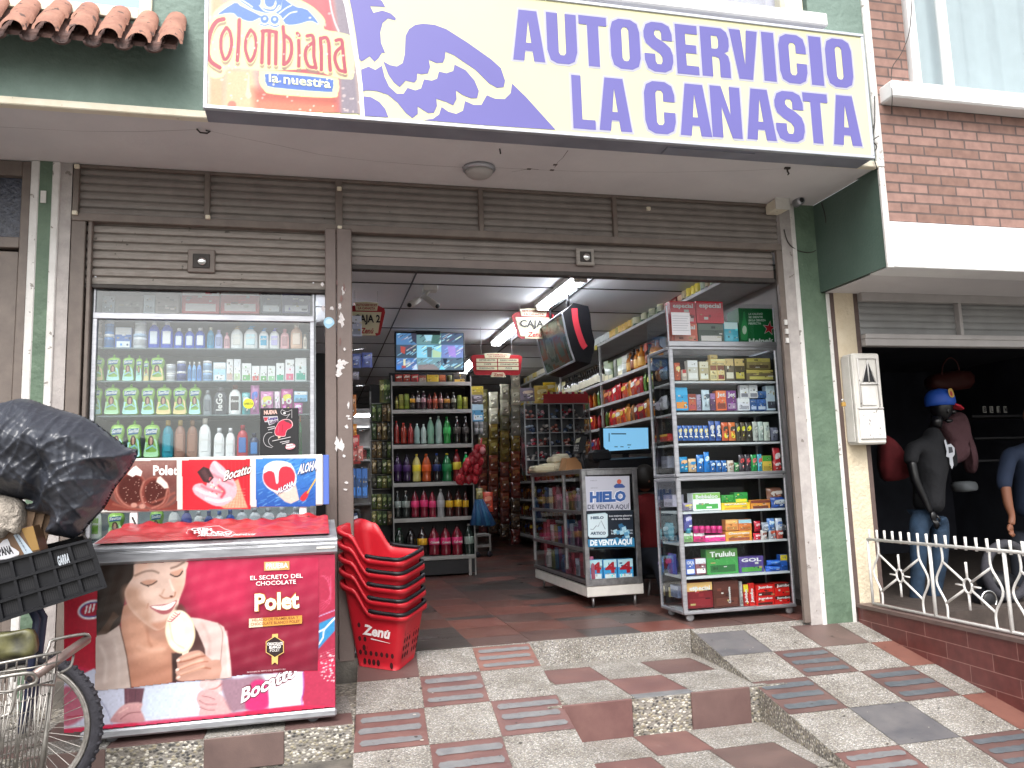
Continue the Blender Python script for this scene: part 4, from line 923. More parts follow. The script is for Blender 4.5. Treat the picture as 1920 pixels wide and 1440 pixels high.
for px, py, yy in ((587, 1330, FY+.07), (212, 1352, FY+.07), (560, 1300, -.36)):
    c = Py(px, py, yy); z = -.131; b = MB('steel'); b.bbox(c.x-.02, c.x+.02, yy-.02, yy+.02, fz0-.05, fz0-.035, .003); cs = b.build('caster', fr)
    b = MB('#6f6f73'); b.lathe([(.006, -.012), (.03, -.012), (.034, -.008), (.034, .008), (.03, .012), (.006, .012)], (c.x, yy-.01, -.098), 16, axis='Y'); b.lathe([(.001, .013), (.012, .015), (.012, .012)], (c.x, yy-.01, -.098), 10, m='aluminium', axis='Y'); b.build('wheel', cs)
FP = lambda x, y: Py(x, y, FY-.0005)
zf = Zp(160, 1000, 3.79)
# printed front of the freezer
pt = Paint(118, 1040, 634, 1378, 2.0, '#c3274b')
pt.poly(zf([(-160,0),(1800,0),(1800,900),(-160,900)]), '#ab2b49', 8, smooth=0, c2='#9c2b44')
pt.poly([(118,1100),(185,1090),(185,1260),(118,1240)], '#b31d34', 3, smooth=0)
pt.ell(173, 1143, 28, 18, '#e9e6ec', .1, rot=-14); pt.ell(173, 1143, 24, 14, '#3a3f93', .1, rot=-14); pt.ell(173, 1143, 22, 12, '#b01f3a', .1, rot=-14)
for k in range(3): pt.line([(160+k*7, 1150-k*2), (163+k*7, 1137-k*2)], 3, '#efeef2', 1, smooth=0)
pt.poly(zf([(-170,1060),(0,990),(60,960),(300,1090),(1000,1010),(1550,980),(1555,1100),(1550,1215),(900,1290),(-160,1390)]), '#c6c9dd', 2.5, smooth=0)
pt.poly(zf([(420,1110),(1000,1020),(1200,1000),(1100,1250),(400,1330)]), '#cbd8ea', 24, .8, smooth=0)
pt.poly(zf([(20,1120),(50,1100),(60,1130)]), '#3476b8', 2, smooth=0); pt.line(zf([(60,1130),(150,1250),(190,1360)]), 1.6, '#8f92b0', 2)
pt.poly([(118,1290),(150,1300),(160,1340),(118,1360)], '#b5213a', 6, .6); pt.line([(125, 1345), (185, 1338)], 2, '#a83343')
pt.poly(zf([(275,1100),(420,1100),(400,1215),(280,1225)]), '#6a4550', 2, smooth=0); pt.line(zf([(300,1110),(305,1210)]), 1, '#8c6068', 2); pt.line(zf([(360,1110),(350,1210)]), 1, '#4e333c', 2)
pt.poly(zf([(195,1345),(195,1300),(280,1215),(400,1205),(395,1255),(415,1300),(405,1340)]), '#cfa0a0', 3, c2='#b98489'); pt.line(zf([(250,1320),(310,1280),(390,1270)]), 2, '#8e5b60', 2); pt.line(zf([(240,1275),(300,1240)]), 2, '#e3bcb8', 3)
pt.poly(zf([(820,1100),(830,1045),(970,1040),(975,1110),(940,1130)]), '#ddb9b8', 2); pt.line(zf([(880,1110),(930,1100),(970,1070)]), 2, '#b5635f', 2)
pt.poly(zf([(790,1180),(820,1120),(900,1110),(980,1160),(1040,1270),(900,1290),(810,1290),(815,1240)]), '#cfa3a4', 3);
for q in ([(810,1190),(860,1215),(930,1215)], [(815,1235),(870,1255),(920,1255)], [(830,1155),(880,1165),(920,1180)]): pt.line(zf(q), 1.6, '#945f66', 2)
pt.poly(zf([(970,1040),(1100,1030),(1240,1010),(1300,1100),(1280,1230),(1100,1260),(1040,1270),(985,1160)]), '#8e6a78', 6, .9); pt.poly(zf([(1180,1060),(1290,1060),(1300,1235),(1140,1245)]), '#c8286a', 5, .9)
pt.poly(zf([(1290,1010),(1530,985),(1550,1215),(1310,1240)]), '#dfd3dc', 4, smooth=0); pt.poly(zf([(1545,990),(1790,960),(1780,1230),(1560,1225),(1540,1180),(1555,1050)]), '#ad3350', 2, smooth=0)
pt.line(zf([(1548,990),(1550,1120),(1535,1180),(1545,1222)]), 2, '#9a4fa8', 2)
pt.poly(zf([(1660,640),(1775,590),(1775,690),(1730,740),(1658,820)]), '#3482b4', 2, smooth=0)
pt.line(zf([(1658,700),(1700,680),(1775,600)]), 3, '#e4e2ea', 1.5, smooth=0); pt.line(zf([(1658,790),(1690,740),(1695,690)]), 2.5, '#e4e2ea', 1.5, smooth=0); pt.line(zf([(1660,590),(1775,545)]), 1.5, '#b7a6cf', 1.5)
for k in range(8): pt.line(zf([(1665, 860+k*18), (1780, 815+k*16)]), .8, '#d7758c', 1.2, .7, smooth=0)
for k in range(5): pt.line(zf([(1670+k*18, 300), (1740, 330+k*40), (1740-k*10, 480), (1670, 560-k*20)]), .8, '#d65f7f', 1.2, .7)
for k in range(40): q = zf([(1670+rng.random()*100, 850+rng.random()*200)])[0]; pt.ell(q[0], q[1], 1+rng.random(), .8+rng.random(), '#f0d5da', .6, .9)
pt.noise(.02, 2)
pt.build('printed_front', FP, fr, .3, mask=[(120, 1376), (120, 1056), (150, 1048), (628, 1036), (628.5, 1326), (180, 1369)])
ar = Art(lambda x, y: Py(x, y, FY-.0012), (0, -1, 0))
ar.text('Bocatto', *zf([(1105, 1205)])[0], *zf([(1500, 1010)])[0], 25, '#ece9ec', .03, .12, out='#6d2a3c', ow=.05)
ar.build('lettering', fr)
# poster taped over it, slightly crinkled
po_ = [(160+x/3.79, 1000+y/3.79) for x, y in [(92,222),(380,212),(700,196),(1100,182),(1662,168),(1660,560),(1655,974),(1400,985),(1150,1003),(1045,1018),(1040,1028),(700,1055),(420,1085),(320,1100),(180,1112),(66,1120),(72,900),(76,700),(84,450)]]
pt = Paint(172, 1038, 602, 1300, 1.55, '#cf1f4c')
pt.poly(zf([(0,150),(1700,150),(1700,1150),(0,1150)]), '#b5284b', 2, smooth=0, c2='#551a28')
pt.poly(zf([(650,190),(1200,190),(1150,620),(800,600)]), '#c02c52', 30, .8, smooth=0)
pt.poly(zf([(700,600),(1640,520),(1640,980),(1000,1000)]), '#8b1a34', 40, .55, smooth=0)
H1, H2 = '#2f2622', '#4d3a31'
pt.poly(zf([(60,180),(400,180),(385,300),(330,360),(290,430),(270,540),(250,640),(150,730),(60,760),(60,400)]), H1, 3, smooth=3)
for k in range(16): x = 90+k*13; pt.line(zf([(x+140, 240), (x+80, 420), (x+30, 600), (x-20, 720)]), 1.2, H2, 2, .5)
for k in range(8): pt.line(zf([(200+k*5, 560+k*4), (150+k*6, 640), (90+k*8, 720+k*3)]), 1.5, '#6a5040', 2, .6)
# chest and neck
SK, SK2, SK3 = '#c9a08e', '#dcbcae', '#b08270'
pt.poly(zf([(262,560),(300,500),(430,600),(560,660),(640,640),(700,700),(620,900),(620,1056),(325,1092),(290,900),(255,690)]), '#b98a75', 2.5, smooth=2, c2='#b37c66')
pt.poly(zf([(290,640),(400,620),(500,700),(560,760),(560,900),(380,900),(300,800)]), '#dba58c', 20, .7); pt.poly(zf([(420,640),(520,690),(600,680),(560,760),(470,740)]), SK3, 8, .7)
pt.line(zf([(380,800),(470,830),(560,820)]), 5, '#e3b49e', 9, .7); pt.line(zf([(440,660),(450,760),(470,800)]), 3, '#a9694f', 6, .5)
pt.poly(zf([(615,850),(850,840),(860,980),(700,1052),(620,1056)]), '#3c2a28', 4, smooth=0); pt.poly(zf([(760,640),(830,700),(860,800),(840,870),(700,860),(740,760)]), '#4a332f', 4, .95)
# face
pt.poly(zf([(375,195),(705,190),(718,260),(712,330),(700,385),(672,460),(650,540),(620,600),(580,655),(520,690),(470,672),(400,620),(320,540),(280,440),(300,370),(345,300)]), SK2, 2.5, smooth=3)
pt.poly(zf([(290,380),(400,400),(460,520),(470,672),(390,610),(310,530),(275,450)]), '#c0957f', 16, .85); pt.poly(zf([(380,200),(480,200),(420,260),(350,320)]), '#dcae98', 10, .7)
pt.poly(zf([(620,330),(700,330),(690,400),(650,470),(640,420)]), '#e0ad98', 10, .7); pt.ell(160+455/3.79, 1000+430/3.79, 18, 16, '#f2d0c0', .9, .8)
pt.poly(zf([(470,640),(560,620),(620,580),(570,660),(520,690)]), '#c38a73', 7, .8)
pt.line(zf([(355,300),(420,272),(480,266),(520,280)]), 2.6, '#6a5246', 4, .8); pt.line(zf([(610,248),(655,232),(702,204)]), 3, '#6a5246', 3.5, .85)
pt.poly(zf([(395,350),(440,330),(505,330),(500,355),(450,370)]), '#c18c76', 4, .8); pt.line(zf([(396,352),(430,368),(470,364),(508,340)]), 2.0, '#4a3832', 1.8); pt.line(zf([(440,372),(450,378)]), 1.4, '#2e211e', 1.5)
pt.poly(zf([(605,280),(650,262),(692,250),(690,290),(640,305)]), '#c18c76', 4, .8); pt.line(zf([(605,290),(640,306),(670,298),(692,268)]), 2.2, '#2e211e', 1.6)
pt.line(zf([(600,330),(612,370),(628,405)]), 2.4, '#f8e0d4', 4, .9); pt.line(zf([(530,440),(560,460),(600,458),(632,448),(640,420)]), 2, '#a9694f', 3, .85); pt.line(zf([(560,400),(545,430)]), 2, '#c08a72', 4, .7); pt.ell(160+612/3.79, 1000+448/3.79, 3, 1.8, '#6b3c30', .8)
pt.poly(zf([(458,520),(540,506),(600,496),(650,474),(634,518),(606,560),(560,576),(515,562)]), '#a85a60', 2, smooth=3); pt.poly(zf([(468,518),(560,512),(640,482),(622,518),(580,545),(520,542)]), '#f4ece6', 1.5, smooth=3)
for k in range(6): pt.line(zf([(500+k*22, 514-k*3), (504+k*22, 542-k*2)]), .6, '#cdbab2', 1.2, .8, smooth=0)
pt.line(zf([(448,500),(440,530)]), 2, '#b27a64', 3, .8); pt.line(zf([(660,470),(655,520),(620,600)]), 1.5, '#f3dccb', 2.5, .9)
pt.poly(zf([(640,540),(680,500),(720,560),(700,590)]), '#5a3c33', 5, .8)
# jacket
pt.poly(zf([(60,730),(150,715),(245,650),(270,760),(300,900),(326,1100),(60,1125)]), '#c5b2aa', 2, smooth=0); pt.poly(zf([(70,760),(180,760),(190,1000),(70,1110)]), '#b7a29b', 20, .7); pt.line(zf([(245,650),(272,770),(300,900),(326,1098)]), 2, '#5b4238', 2, .9)
pt.line(zf([(110,800),(150,900),(140,1050)]), 5, '#d6c7c0', 8, .8); pt.line(zf([(210,760),(240,950),(230,1080)]), 4, '#d2c2bb', 8, .8)
pt.poly(zf([(740,595),(820,605),(940,635),(985,665),(1012,740),(1032,900),(1042,1026),(850,1045),(860,940),(850,820),(800,700)]), '#d0b7b2', 2.2, smooth=0); pt.line(zf([(945,640),(975,700),(970,820),(950,1030)]), 1.6, '#8d6c66', 2, .8); pt.line(zf([(1000,700),(1012,860),(1020,1000)]), 4, '#e0cdc8', 5, .8); pt.line(zf([(830,640),(880,740),(880,860)]), 4, '#b99a94', 7, .7)
# hand and ice cream bar
pt.poly(zf([(688,800),(735,790),(735,870),(690,890)]), '#e9dcc6', 1.5, smooth=0)
pt.poly(zf([(650,905),(665,880),(720,850),(790,830),(830,840),(900,900),(960,900),(955,1028),(800,1042),(690,1052),(642,1034),(650,1005),(640,985),(655,955)]), '#bd9080', 2.2, smooth=2)
for q in ([(670,915),(740,900),(800,880),(850,870)], [(660,975),(740,940),(820,915),(870,910)], [(650,1020),(740,985),(830,955),(890,960)]): pt.line(zf(q), 2.2, '#99583f', 2.6, .85)
for q in ([(690,895),(760,870),(810,855)], [(680,955),(760,922),(830,900)], [(680,1000),(760,975),(840,945)]): pt.line(zf(q), 4, '#e9bca6', 5, .8)
for cx, cy in ((662, 900), (655, 968), (662, 1022)): pt.ell(160+cx/3.79, 1000+cy/3.79, 4, 2.6, '#ecd0c6', .4, rot=-25)
pt.ell(160+675/3.79, 1000+700/3.79, 28, 40.5, '#d9c7a4', .06, rot=-6); pt.ell(160+672/3.79, 1000+696/3.79, 26.5, 39, '#efe5cf', .10, rot=-6); pt.ell(160+650/3.79, 1000+690/3.79, 12, 28, '#f7f0e0', .9, .8, rot=-8)
pt.line(zf([(600,640),(625,760),(700,815)]), 1.5, '#cdb98f', 3, .8)
for k in range(5): pt.line(zf([(588+k*12, 622-k*15), (612+k*13, 626-k*12), (622+k*13, 612-k*12)]), 1.4, '#b0304a', 1.3)
pt.noise(.007, 3)
def crinkle(x, y):
    u, v = (x-172)/430, (y-1038)/262
    return V((0, -.0012-.0035*(abs(math.sin(11*v+3*math.sin(5*u)))**3)*(.3+.7*v)-.002*math.sin(31*v+17*u)**2*(.4+.6*v)-.0015*math.sin(47*u+9*v)**2, 0))
pr = pt.build('poster', FP, fr, .28, mask=po_, disp=crinkle)
ar = Art(lambda x, y: Py(x, y, FY-.0085), (0, -1, 0)); W_ = '#efe9e6'; GD = '#c9963f'
ar.poly(zf([(1270,203),(1450,197),(1450,258),(1270,266)]), '#cf9a5e'); ar.poly(zf([(1280,206),(1380,203),(1380,258),(1280,262)]), '#e0bd95')
ar.text('PRUEBA', *zf([(1283,250)])[0], *zf([(1440,243)])[0], 9, '#f6f2ee', .03, out='#a8652c', ow=.03)
ar.text('EL SECRETO DEL', *zf([(1172,332)])[0], *zf([(1545,314)])[0], 7.6, W_, .015); ar.text('CHOCOLATE', *zf([(1212,372)])[0], *zf([(1497,357)])[0], 7.6, W_, .015)
ar.text('Polet', *zf([(1203,548)])[0], *zf([(1520,526)])[0], 30, W_, .03, out=GD, ow=.025)
ar.poly(zf([(1163,606),(1540,582),(1540,640),(1163,670)]), '#c9903f'); ar.poly(zf([(1163,606),(1260,600),(1260,662),(1163,670)]), '#e6cdb0')
ar.text('HELADO DE FRAMBUESA Y', *zf([(1185,626)])[0], *zf([(1515,606)])[0], 5, '#8a4a2a', .015); ar.text('CHOCOLATE BLANCO POLET', *zf([(1175,655)])[0], *zf([(1525,632)])[0], 5, '#8a4a2a', .015)
ar.poly(zf([(1328,715),(1370,712),(1368,760),(1326,762)]), '#dcb46a'); ar.poly(zf([(1325,860),(1370,858),(1368,930),(1347,915),(1325,932)]), '#dcb46a')
hx = [(1347+74*math.cos(R(90+60*k)), 806+78*math.sin(R(90+60*k))) for k in range(6)]; ar.poly(zf(hx), '#dcb46a'); hx = [(1347+68*math.cos(R(90+60*k)), 806+72*math.sin(R(90+60*k))) for k in range(6)]; ar.poly(zf(hx), '#2b1c1d')
ar.text('CHOCOLATE', *zf([(1293,795)])[0], *zf([(1403,790)])[0], 5, W_, .04); ar.text('BLANCO', *zf([(1308,818)])[0], *zf([(1390,812)])[0], 5, W_, .04); ar.text('POLET', *zf([(1314,841)])[0], *zf([(1382,836)])[0], 5, W_)
ar.text('DESCUBRE EL RESTO DEL SECRETO EN', *zf([(1150,990)])[0], *zf([(1420,968)])[0], 2.6, '#d7bfc2')
ar.build('poster_lettering', fr)

# lightbox banner standing above the back of the freezer
bn = thing('ice_cream_banner', 'white framed three-panel ice cream display board standing above the freezer lid', 'display board', (-.55, -.30, .93))
BY = -.30; q = lambda x, y: Py(*zb3([(x, y)])[0], BY)
bx0, bx1 = q(112, 300).x, q(1712, 300).x; bz0, bz1 = (q(130, 540).z+q(1700, 498).z)/2, (q(400, 150).z+q(1700, 122).z)/2
b = MB('aged_white'); b.bbox(bx0, bx1, BY+.002, BY+.05, bz0, bz1, .008)
for a in (665, 1190): pass
b.build('case', bn)
b = MB('white_band'); b.bbox(q(1712, 300).x+.001, q(1755, 300).x, BY+.01, BY+.05, bz0+.004, bz1-.004, .003, '#4c68b8'); b.build('side_cap', bn)
for px in (345, 1567): c = q(px, 560); b = MB('white_band'); b.bbox(c.x-.022, c.x+.022, BY+.01, BY+.04, .90, bz0-.001, .003); b.build('post', bn)
def BP(x, y): return Py(x, y, BY-.0005)
p1 = Paint(*zb3([(118, 160)])[0], *zb3([(662, 528)])[0], 1.3, '#6a4742')
p1.poly(zb3([(118,150),(660,150),(660,330),(118,330)]), '#a08079', 20, .8, smooth=0, c2='#6a3d38')
for (cx, cy, rx, ry) in ((325, 375, 115, 125), (500, 400, 100, 110)):
    X, Y = zb3([(cx, cy)])[0]; p1.ell(X, Y, rx/3.84+2, ry/3.84+2, '#935d53', .1); p1.ell(X, Y, rx/3.84, ry/3.84, '#7a4038', .08); p1.ell(X+2, Y, rx/3.84*.82, ry/3.84*.85, '#4e2a26', .2)
for q_ in ([(230,330),(225,400),(270,470),(330,505)], [(420,320),(400,400),(420,480)], [(590,380),(560,470),(480,510)]): p1.line(zb3(q_), 3, '#a46f62', 3)
p1.poly(zb3([(160,440),(240,480),(360,515),(500,520),(640,480),(660,420),(660,530),(160,530)]), '#6b2f28', 3, c2='#7d4239')
for q_ in ([(200,480),(320,510),(470,522)], [(520,515),(600,480),(655,430)], [(480,470),(560,440),(640,400)]): p1.line(zb3(q_), 3, '#92574b', 4)
for cx, cy in ((350, 488), (410, 497)): X, Y = zb3([(cx, cy)])[0]; p1.ell(X, Y, 6, 4.5, '#b98a7c', .4)
for k in range(40): X, Y = zb3([(270+rng.random()*290, 300+rng.random()*170)])[0]; p1.ell(X, Y, 1, .8, '#caa79b', .7, .8)
p1.poly(zb3([(345,215),(365,205),(410,245),(400,280),(365,270),(340,285),(300,265),(320,240)]), '#eee9e4', 1.5, smooth=0); p1.poly(zb3([(520,290),(540,280),(590,330),(600,365),(570,370),(545,345),(510,320)]), '#dfd2c9', 2, smooth=0)
p1.noise(.02, 2); o1 = p1.build('picture_panel', BP, bn, .22, mask=zb3([(120,168),(660,164),(662,526),(165,530),(120,520)])); o1['label'] = 'brown picture of bitten chocolate ice creams'
p2 = Paint(*zb3([(690, 156)])[0], *zb3([(1190, 522)])[0], 1.3, '#c4202f')
p2.grad('#cc2634', '#bb1c2b', 'x');
for k in range(9): p2.line(zb3([(940+k*28, 160), (945+k*28, 520)]), 1.2, '#d94a56', 2, .3, smooth=0)
p2.poly(zb3([(1050,330),(1100,300),(1130,400),(1170,508),(1000,512),(960,490)]), '#c99a7e', 2, smooth=0)
for k in range(7): p2.line(zb3([(1000+k*24, 512), (1060+k*12, 380)]), .8, '#9a6a52', 1, .8, smooth=0); p2.line(zb3([(985, 490-k*18), (1150, 505-k*22)]), .8, '#e0b9a0', 1, .7, smooth=0)
p2.poly(zb3([(770,370),(790,340),(840,330),(870,350),(880,300),(900,200),(930,170),(960,185),(1000,220),(1050,280),(1085,340),(1090,400),(1060,450),(1000,490),(940,495),(880,470),(830,440),(790,410)]), '#d6a9b4', 2, smooth=2)
for q_, c_ in (([(930,180),(970,240),(1010,270)], '#ecd0d6'), ([(900,260),(980,300),(1060,340)], '#b97a86'), ([(800,370),(860,400),(940,420)], '#ecd6da'), ([(870,440),(960,460),(1040,440)], '#eed7dc'), ([(840,350),(900,380),(1000,400)], '#b66a78'), ([(960,350),(1000,390),(980,430)], '#c23a4c')): p2.line(zb3(q_), 5, c_, 4, .9)
p2.poly(zb3([(805,250),(850,210),(890,225),(925,290),(890,330),(850,320)]), '#3a2428', 2, smooth=0); p2.poly(zb3([(830,245),(860,225),(900,300),(870,310)]), '#56383b', 4, .8, smooth=0)
for k in range(20): X, Y = zb3([(890+rng.random()*120, 290+rng.random()*120)])[0]; p2.ell(X, Y, 2.2, 1.4, ['#e3b39c', '#c2505a', '#f0dcd6'][k % 3], .4, .9, rot=rng.random()*180)
p2.noise(.02, 2); o2 = p2.build('picture_panel', BP, bn, .22, mask=zb3([(693,162),(1186,156),(1190,518),(700,524)])); o2['label'] = 'red picture of a pink ice cream cone'
p3 = Paint(*zb3([(1222, 146)])[0], *zb3([(1664, 504)])[0], 1.3, '#2a5fae')
p3.grad('#3f83c8', '#244f9e')
for k in range(90): x, y = 1230+rng.random()*420, 150+rng.random()*345; p3.line(zb3([(x, y), (x+20+rng.random()*30, y-8-rng.random()*16)]), .8+rng.random(), ['#67aede', '#17408c', '#8cc6ea'][k % 3], 1.6, .6, smooth=0)
p3.poly(zb3([(1285,330),(1340,370),(1430,370),(1510,320),(1540,450),(1480,478),(1440,465)]), '#cdb9ae', 2, smooth=0); p3.ell(*zb3([(1398, 290)])[0], 32, 28, '#e4e4ea', .06, rot=10); p3.ell(*zb3([(1396, 285)])[0], 30, 26, '#c12d3f', .06)
p3.poly(zb3([(1283,260),(1290,210),(1340,175),(1410,170),(1480,190),(1510,250),(1480,215),(1420,210),(1392,250),(1390,320),(1380,335),(1372,320),(1360,255),(1320,240)]), '#ecedf0', 1.6, smooth=2)
p3.poly(zb3([(1545,440),(1580,395),(1610,385),(1600,430),(1570,460)]), '#c22b36', 1.5); p3.line(zb3([(1600,400),(1660,300)]), 2.6, '#d9a83f', 1.2, smooth=0)
p3.noise(.02, 2); o3 = p3.build('picture_panel', BP, bn, .22, mask=zb3([(1224,152),(1660,147),(1662,498),(1228,504)])); o3['label'] = 'blue picture of a shaved-ice cup'
ar = Art(lambda x, y: Py(x, y, BY-.002), (0, -1, 0))
ar.text('Pole', *zb3([(488,270)])[0], *zb3([(634,268)])[0], 17, W_, .04); ar.text('t', *zb3([(636,268)])[0], *zb3([(658,268)])[0], 15, W_, .04)
ar.text('Bocatto', *zb3([(995,312)])[0], *zb3([(1190,255)])[0], 17, W_, .02, .25, out='#3a2226', ow=.06)
ar.text('ALOHA', *zb3([(1528,265)])[0], *zb3([(1664,228)])[0], 16, '#d5d9e6', .03, .2, out='#3b4468', ow=.07); ar.text('ALOHA', *zb3([(1382,408)])[0], *zb3([(1500,345)])[0], 9, '#e9ebf2', .03, out='#3b4468', ow=.06)
ar.build('lettering', bn)

# stack of shopping baskets
mat('basket_red', '#b51a28', .42, var=.06, vs=12, bump=.05, bs=40); mat('hole_dark', '#3a060c', .8)
Lx, Wx = V((.85, -.53, 0)), V((.53, .85, 0))
def basket(label):
    t = thing('shopping_basket', label, 'basket', (0, 0, 0), 'nested red shopping baskets')
    Lb, Wb, Lt0, Lt1, Wt = .145, .14, .25, .205, .165
    per = []
    def rr(l0, l1, w_, r=.03, n=4):
        out = []
        for (cx, cy, a0) in ((l1-r, w_-r, 0), (-l0+r, w_-r, 90), (-l0+r, -w_+r, 180), (l1-r, -w_+r, 270)):
            for k in range(n+1): a = R(a0+90*k/n); out.append((cx+r*math.cos(a), cy+r*math.sin(a)))
        res = []
        for i in range(len(out)):
            a, b2 = out[i], out[(i+1) % len(out)]; d = math.hypot(b2[0]-a[0], b2[1]-a[1]); m_ = max(1, int(d/.025))
            for k in range(m_ if d > .05 else 1): f = k/(m_ if d > .05 else 1); res.append((a[0]+(b2[0]-a[0])*f, a[1]+(b2[1]-a[1])*f))
        return res
    top = rr(Lt0, Lt1, Wt, .05); Lsp = Lt0+Lt1
    def hh(l): # rim height along the length
        u = (l+Lt0)/Lsp; s_ = min(1, max(0, (u-.20)/.30)); s_ = s_*s_*(3-2*s_); return .53*(1-s_)+.375*s_ + (.03*max(0, 1-u/.16))
    b = MB('basket_red'); b.smooth = True; lev = 7; vs = []; fs = []; N = len(top)
    def bot(l, w_): return (max(-Lb, min(Lb, l*Lb/(Lt1 if l > 0 else Lt0))), w_*Wb/Wt)
    def pt3(l, w_, z): return Lx*l + Wx*w_ + V((0, 0, z))
    for k in range(lev+1):
        f = k/lev
        for (l, w_) in top:
            bl, bw = bot(l, w_); ff = f**.9; vs.append(pt3(bl+(l-bl)*ff, bw+(w_-bw)*ff, .012+(hh(l)-.012)*f))
    for (off, dz) in ((.014, .004), (.018, -.004), (.018, -.028), (.015, -.028)):   # rolled rim
        for (l, w_) in top: s1_ = 1+off/.2; vs.append(pt3(l*s1_, w_*(1+off/.165), hh(l)+dz))
    tot = lev+5
    for k in range(tot-1):
        for i in range(N): j = (i+1) % N; fs.append((k*N+i, k*N+j, (k+1)*N+j, (k+1)*N+i))
    fs.append(tuple(range(N))); b.add(vs, fs, None, True); b.build('tub', t)
    # perforations as slotted rows
    hb = MB('hole_dark')
    def hole(side, s, z, rw, rh, out=.0016):
        pts = []
        for k in range(10):
            a = 2*math.pi*k/10; ss, zz = s+rw*math.cos(a), z+rh*math.sin(a); f = zz/.4
            if side == 'near': bl, bw = ss*(1-.0), -(Wb+(Wt-Wb)*f**.9)-out; p = pt3(bl, bw, zz)
            elif side == 'front': p = pt3((Lb+(Lt1-Lb)*f**.9)+out, ss, zz)
            else: p = pt3(-(Lb+(Lt0-Lb)*(zz/.52)**.9)-out, ss, zz)
            pts.append(p)
        hb.add(pts, [tuple(range(10))], 'hole_dark', False)
    for i in range(7): hole('near', -.115+i*.038, .11, .011, .017)
    for i in range(4): hole('near', -.085+i*.032, .052, .012, .021)
    hole('near', .105, .045, .012, .022)
    for r_ in range(5):
        for i in range(3): hole('front', -.105+i*.035, .10+r_*.052, .011, .019); hole('front', .03+i*.035, .10+r_*.052, .010, .019)
    for sgn in (1, -1):
        for i in range(3):
            for r_ in range(4): hole('rear', -.07+i*.06, .17+r_*.095, .014, .032, .0016*sgn)
    hb.build('perforations', t)
    # black U-shaped carrying handle lying on the rim
    h = MB('black_plastic'); pts = []
    for l, w_ in [(-.04, -1), (.05, -1), (.12, -1), (.165, -1), (.195, -.88), (.205, -.6), (.208, 0), (.205, .6), (.195, .88), (.165, 1), (.12, 1), (.05, 1), (-.04, 1)]:
        pts.append(pt3(l*1.03, w_*(Wt+.012), hh(l)+.016))
    h.tube(sm(pts, 3, False), .0125, 8); h.build('handle', t)
    return t
bk = basket('lowest of five nested red shopping baskets, with white lettering on its side')
bk0 = V((.46, -.03, -.030)); TL = math.atan(.17)
bk.location = bk0; bk.rotation_euler.x = TL
dec = MB('#e2dcdc')
def nearP(l, z): f = z/.4; return bk0 + Lx*l + Wx*(-(.14+.025*f**.9)-.004) + V((0, 0, z))
labs = ['second lowest red basket of the nested stack, resting in the lettered one', 'middle red basket of the five nested in the stack by the doorway', 'second highest red basket of the nested stack under the topmost one', 'topmost red basket of the nested stack with its open inside showing']
tops = []
for i, lb in enumerate(labs):
    c = copy_tree(bk); c['label'] = lb; k_ = i+1; c.location = bk0 + V((-.005*k_, -math.sin(TL)*.089*k_, math.cos(TL)*.089*k_)); tops.append(c)
o = nearP(-.095, .235); dec.text('Zenú', o, nearP(.095, .225)-o, V((0, 0, .062)), '#e2dcdc', .04, .2)
o = nearP(-.03, .212); dec.add([nearP(-.035, .205), nearP(.10, .193), nearP(.10, .196), nearP(-.035, .213)], [(0, 1, 2, 3)], '#e2dcdc', False); dec.build('lettering', bk)
tb = tops[-1]; lo = tb.location; q5 = Zp(600, 940, 4.235)
dd = MB('#dfe3ee')
inn = lambda l, w_, z: lo + Lx*(-.225+.006)+Wx*w_+V((0, 0, z))
b_ = MB('#dfe3ee'); A_ = [(-.11, .455), (-.02, .47), (-.02, .43), (-.11, .415)]
b_.add([inn(0, w_, z) for w_, z in A_], [(0, 1, 2, 3)], '#d7dbe8', False); b_.add([inn(0, w_, z)+Lx*.001 for w_, z in [(-.06, .464), (-.02, .47), (-.02, .452), (-.06, .446)]], [(0, 1, 2, 3)], '#2c4fa3', False); b_.build('sticker', tb)
# goods: one builder for every kind of pack
ORD = ['first', 'second', 'third', 'fourth', 'fifth', 'sixth', 'seventh', 'eighth', 'ninth', 'tenth', 'eleventh', 'twelfth', 'thirteenth', 'fourteenth', 'fifteenth', 'sixteenth', 'seventeenth', 'eighteenth', 'nineteenth', 'twentieth']
ORD += ['twenty-'+o for o in ORD[:9]] + ['thirtieth'] + ['thirty-'+o for o in ORD[:9]] + ['fortieth', 'forty-first']
def dk(c, f):
    c = c.lstrip('#'); return '#%02x%02x%02x' % tuple(max(0, min(255, int(int(c[i:i+2], 16)*f))) for i in (0, 2, 4))
CATN = {'bottle': 'bottle', 'pump': 'bottle', 'soda': 'bottle', 'wine': 'bottle', 'pouch': 'pouch', 'box': 'box', 'jar': 'jar', 'can': 'can', 'bag': 'packet', 'tray': 'display box', 'bar': 'snack bar', 'tube': 'tube'}
NAMEN = {'bottle': 'shampoo_bottle', 'pump': 'lotion_bottle', 'soda': 'soda_bottle', 'wine': 'liquor_bottle', 'pouch': 'shampoo_pouch', 'box': 'product_box', 'jar': 'cream_jar', 'can': 'can', 'bag': 'snack_packet', 'tray': 'display_box', 'bar': 'snack_bar', 'tube': 'tube'}
GAIN = 1.15
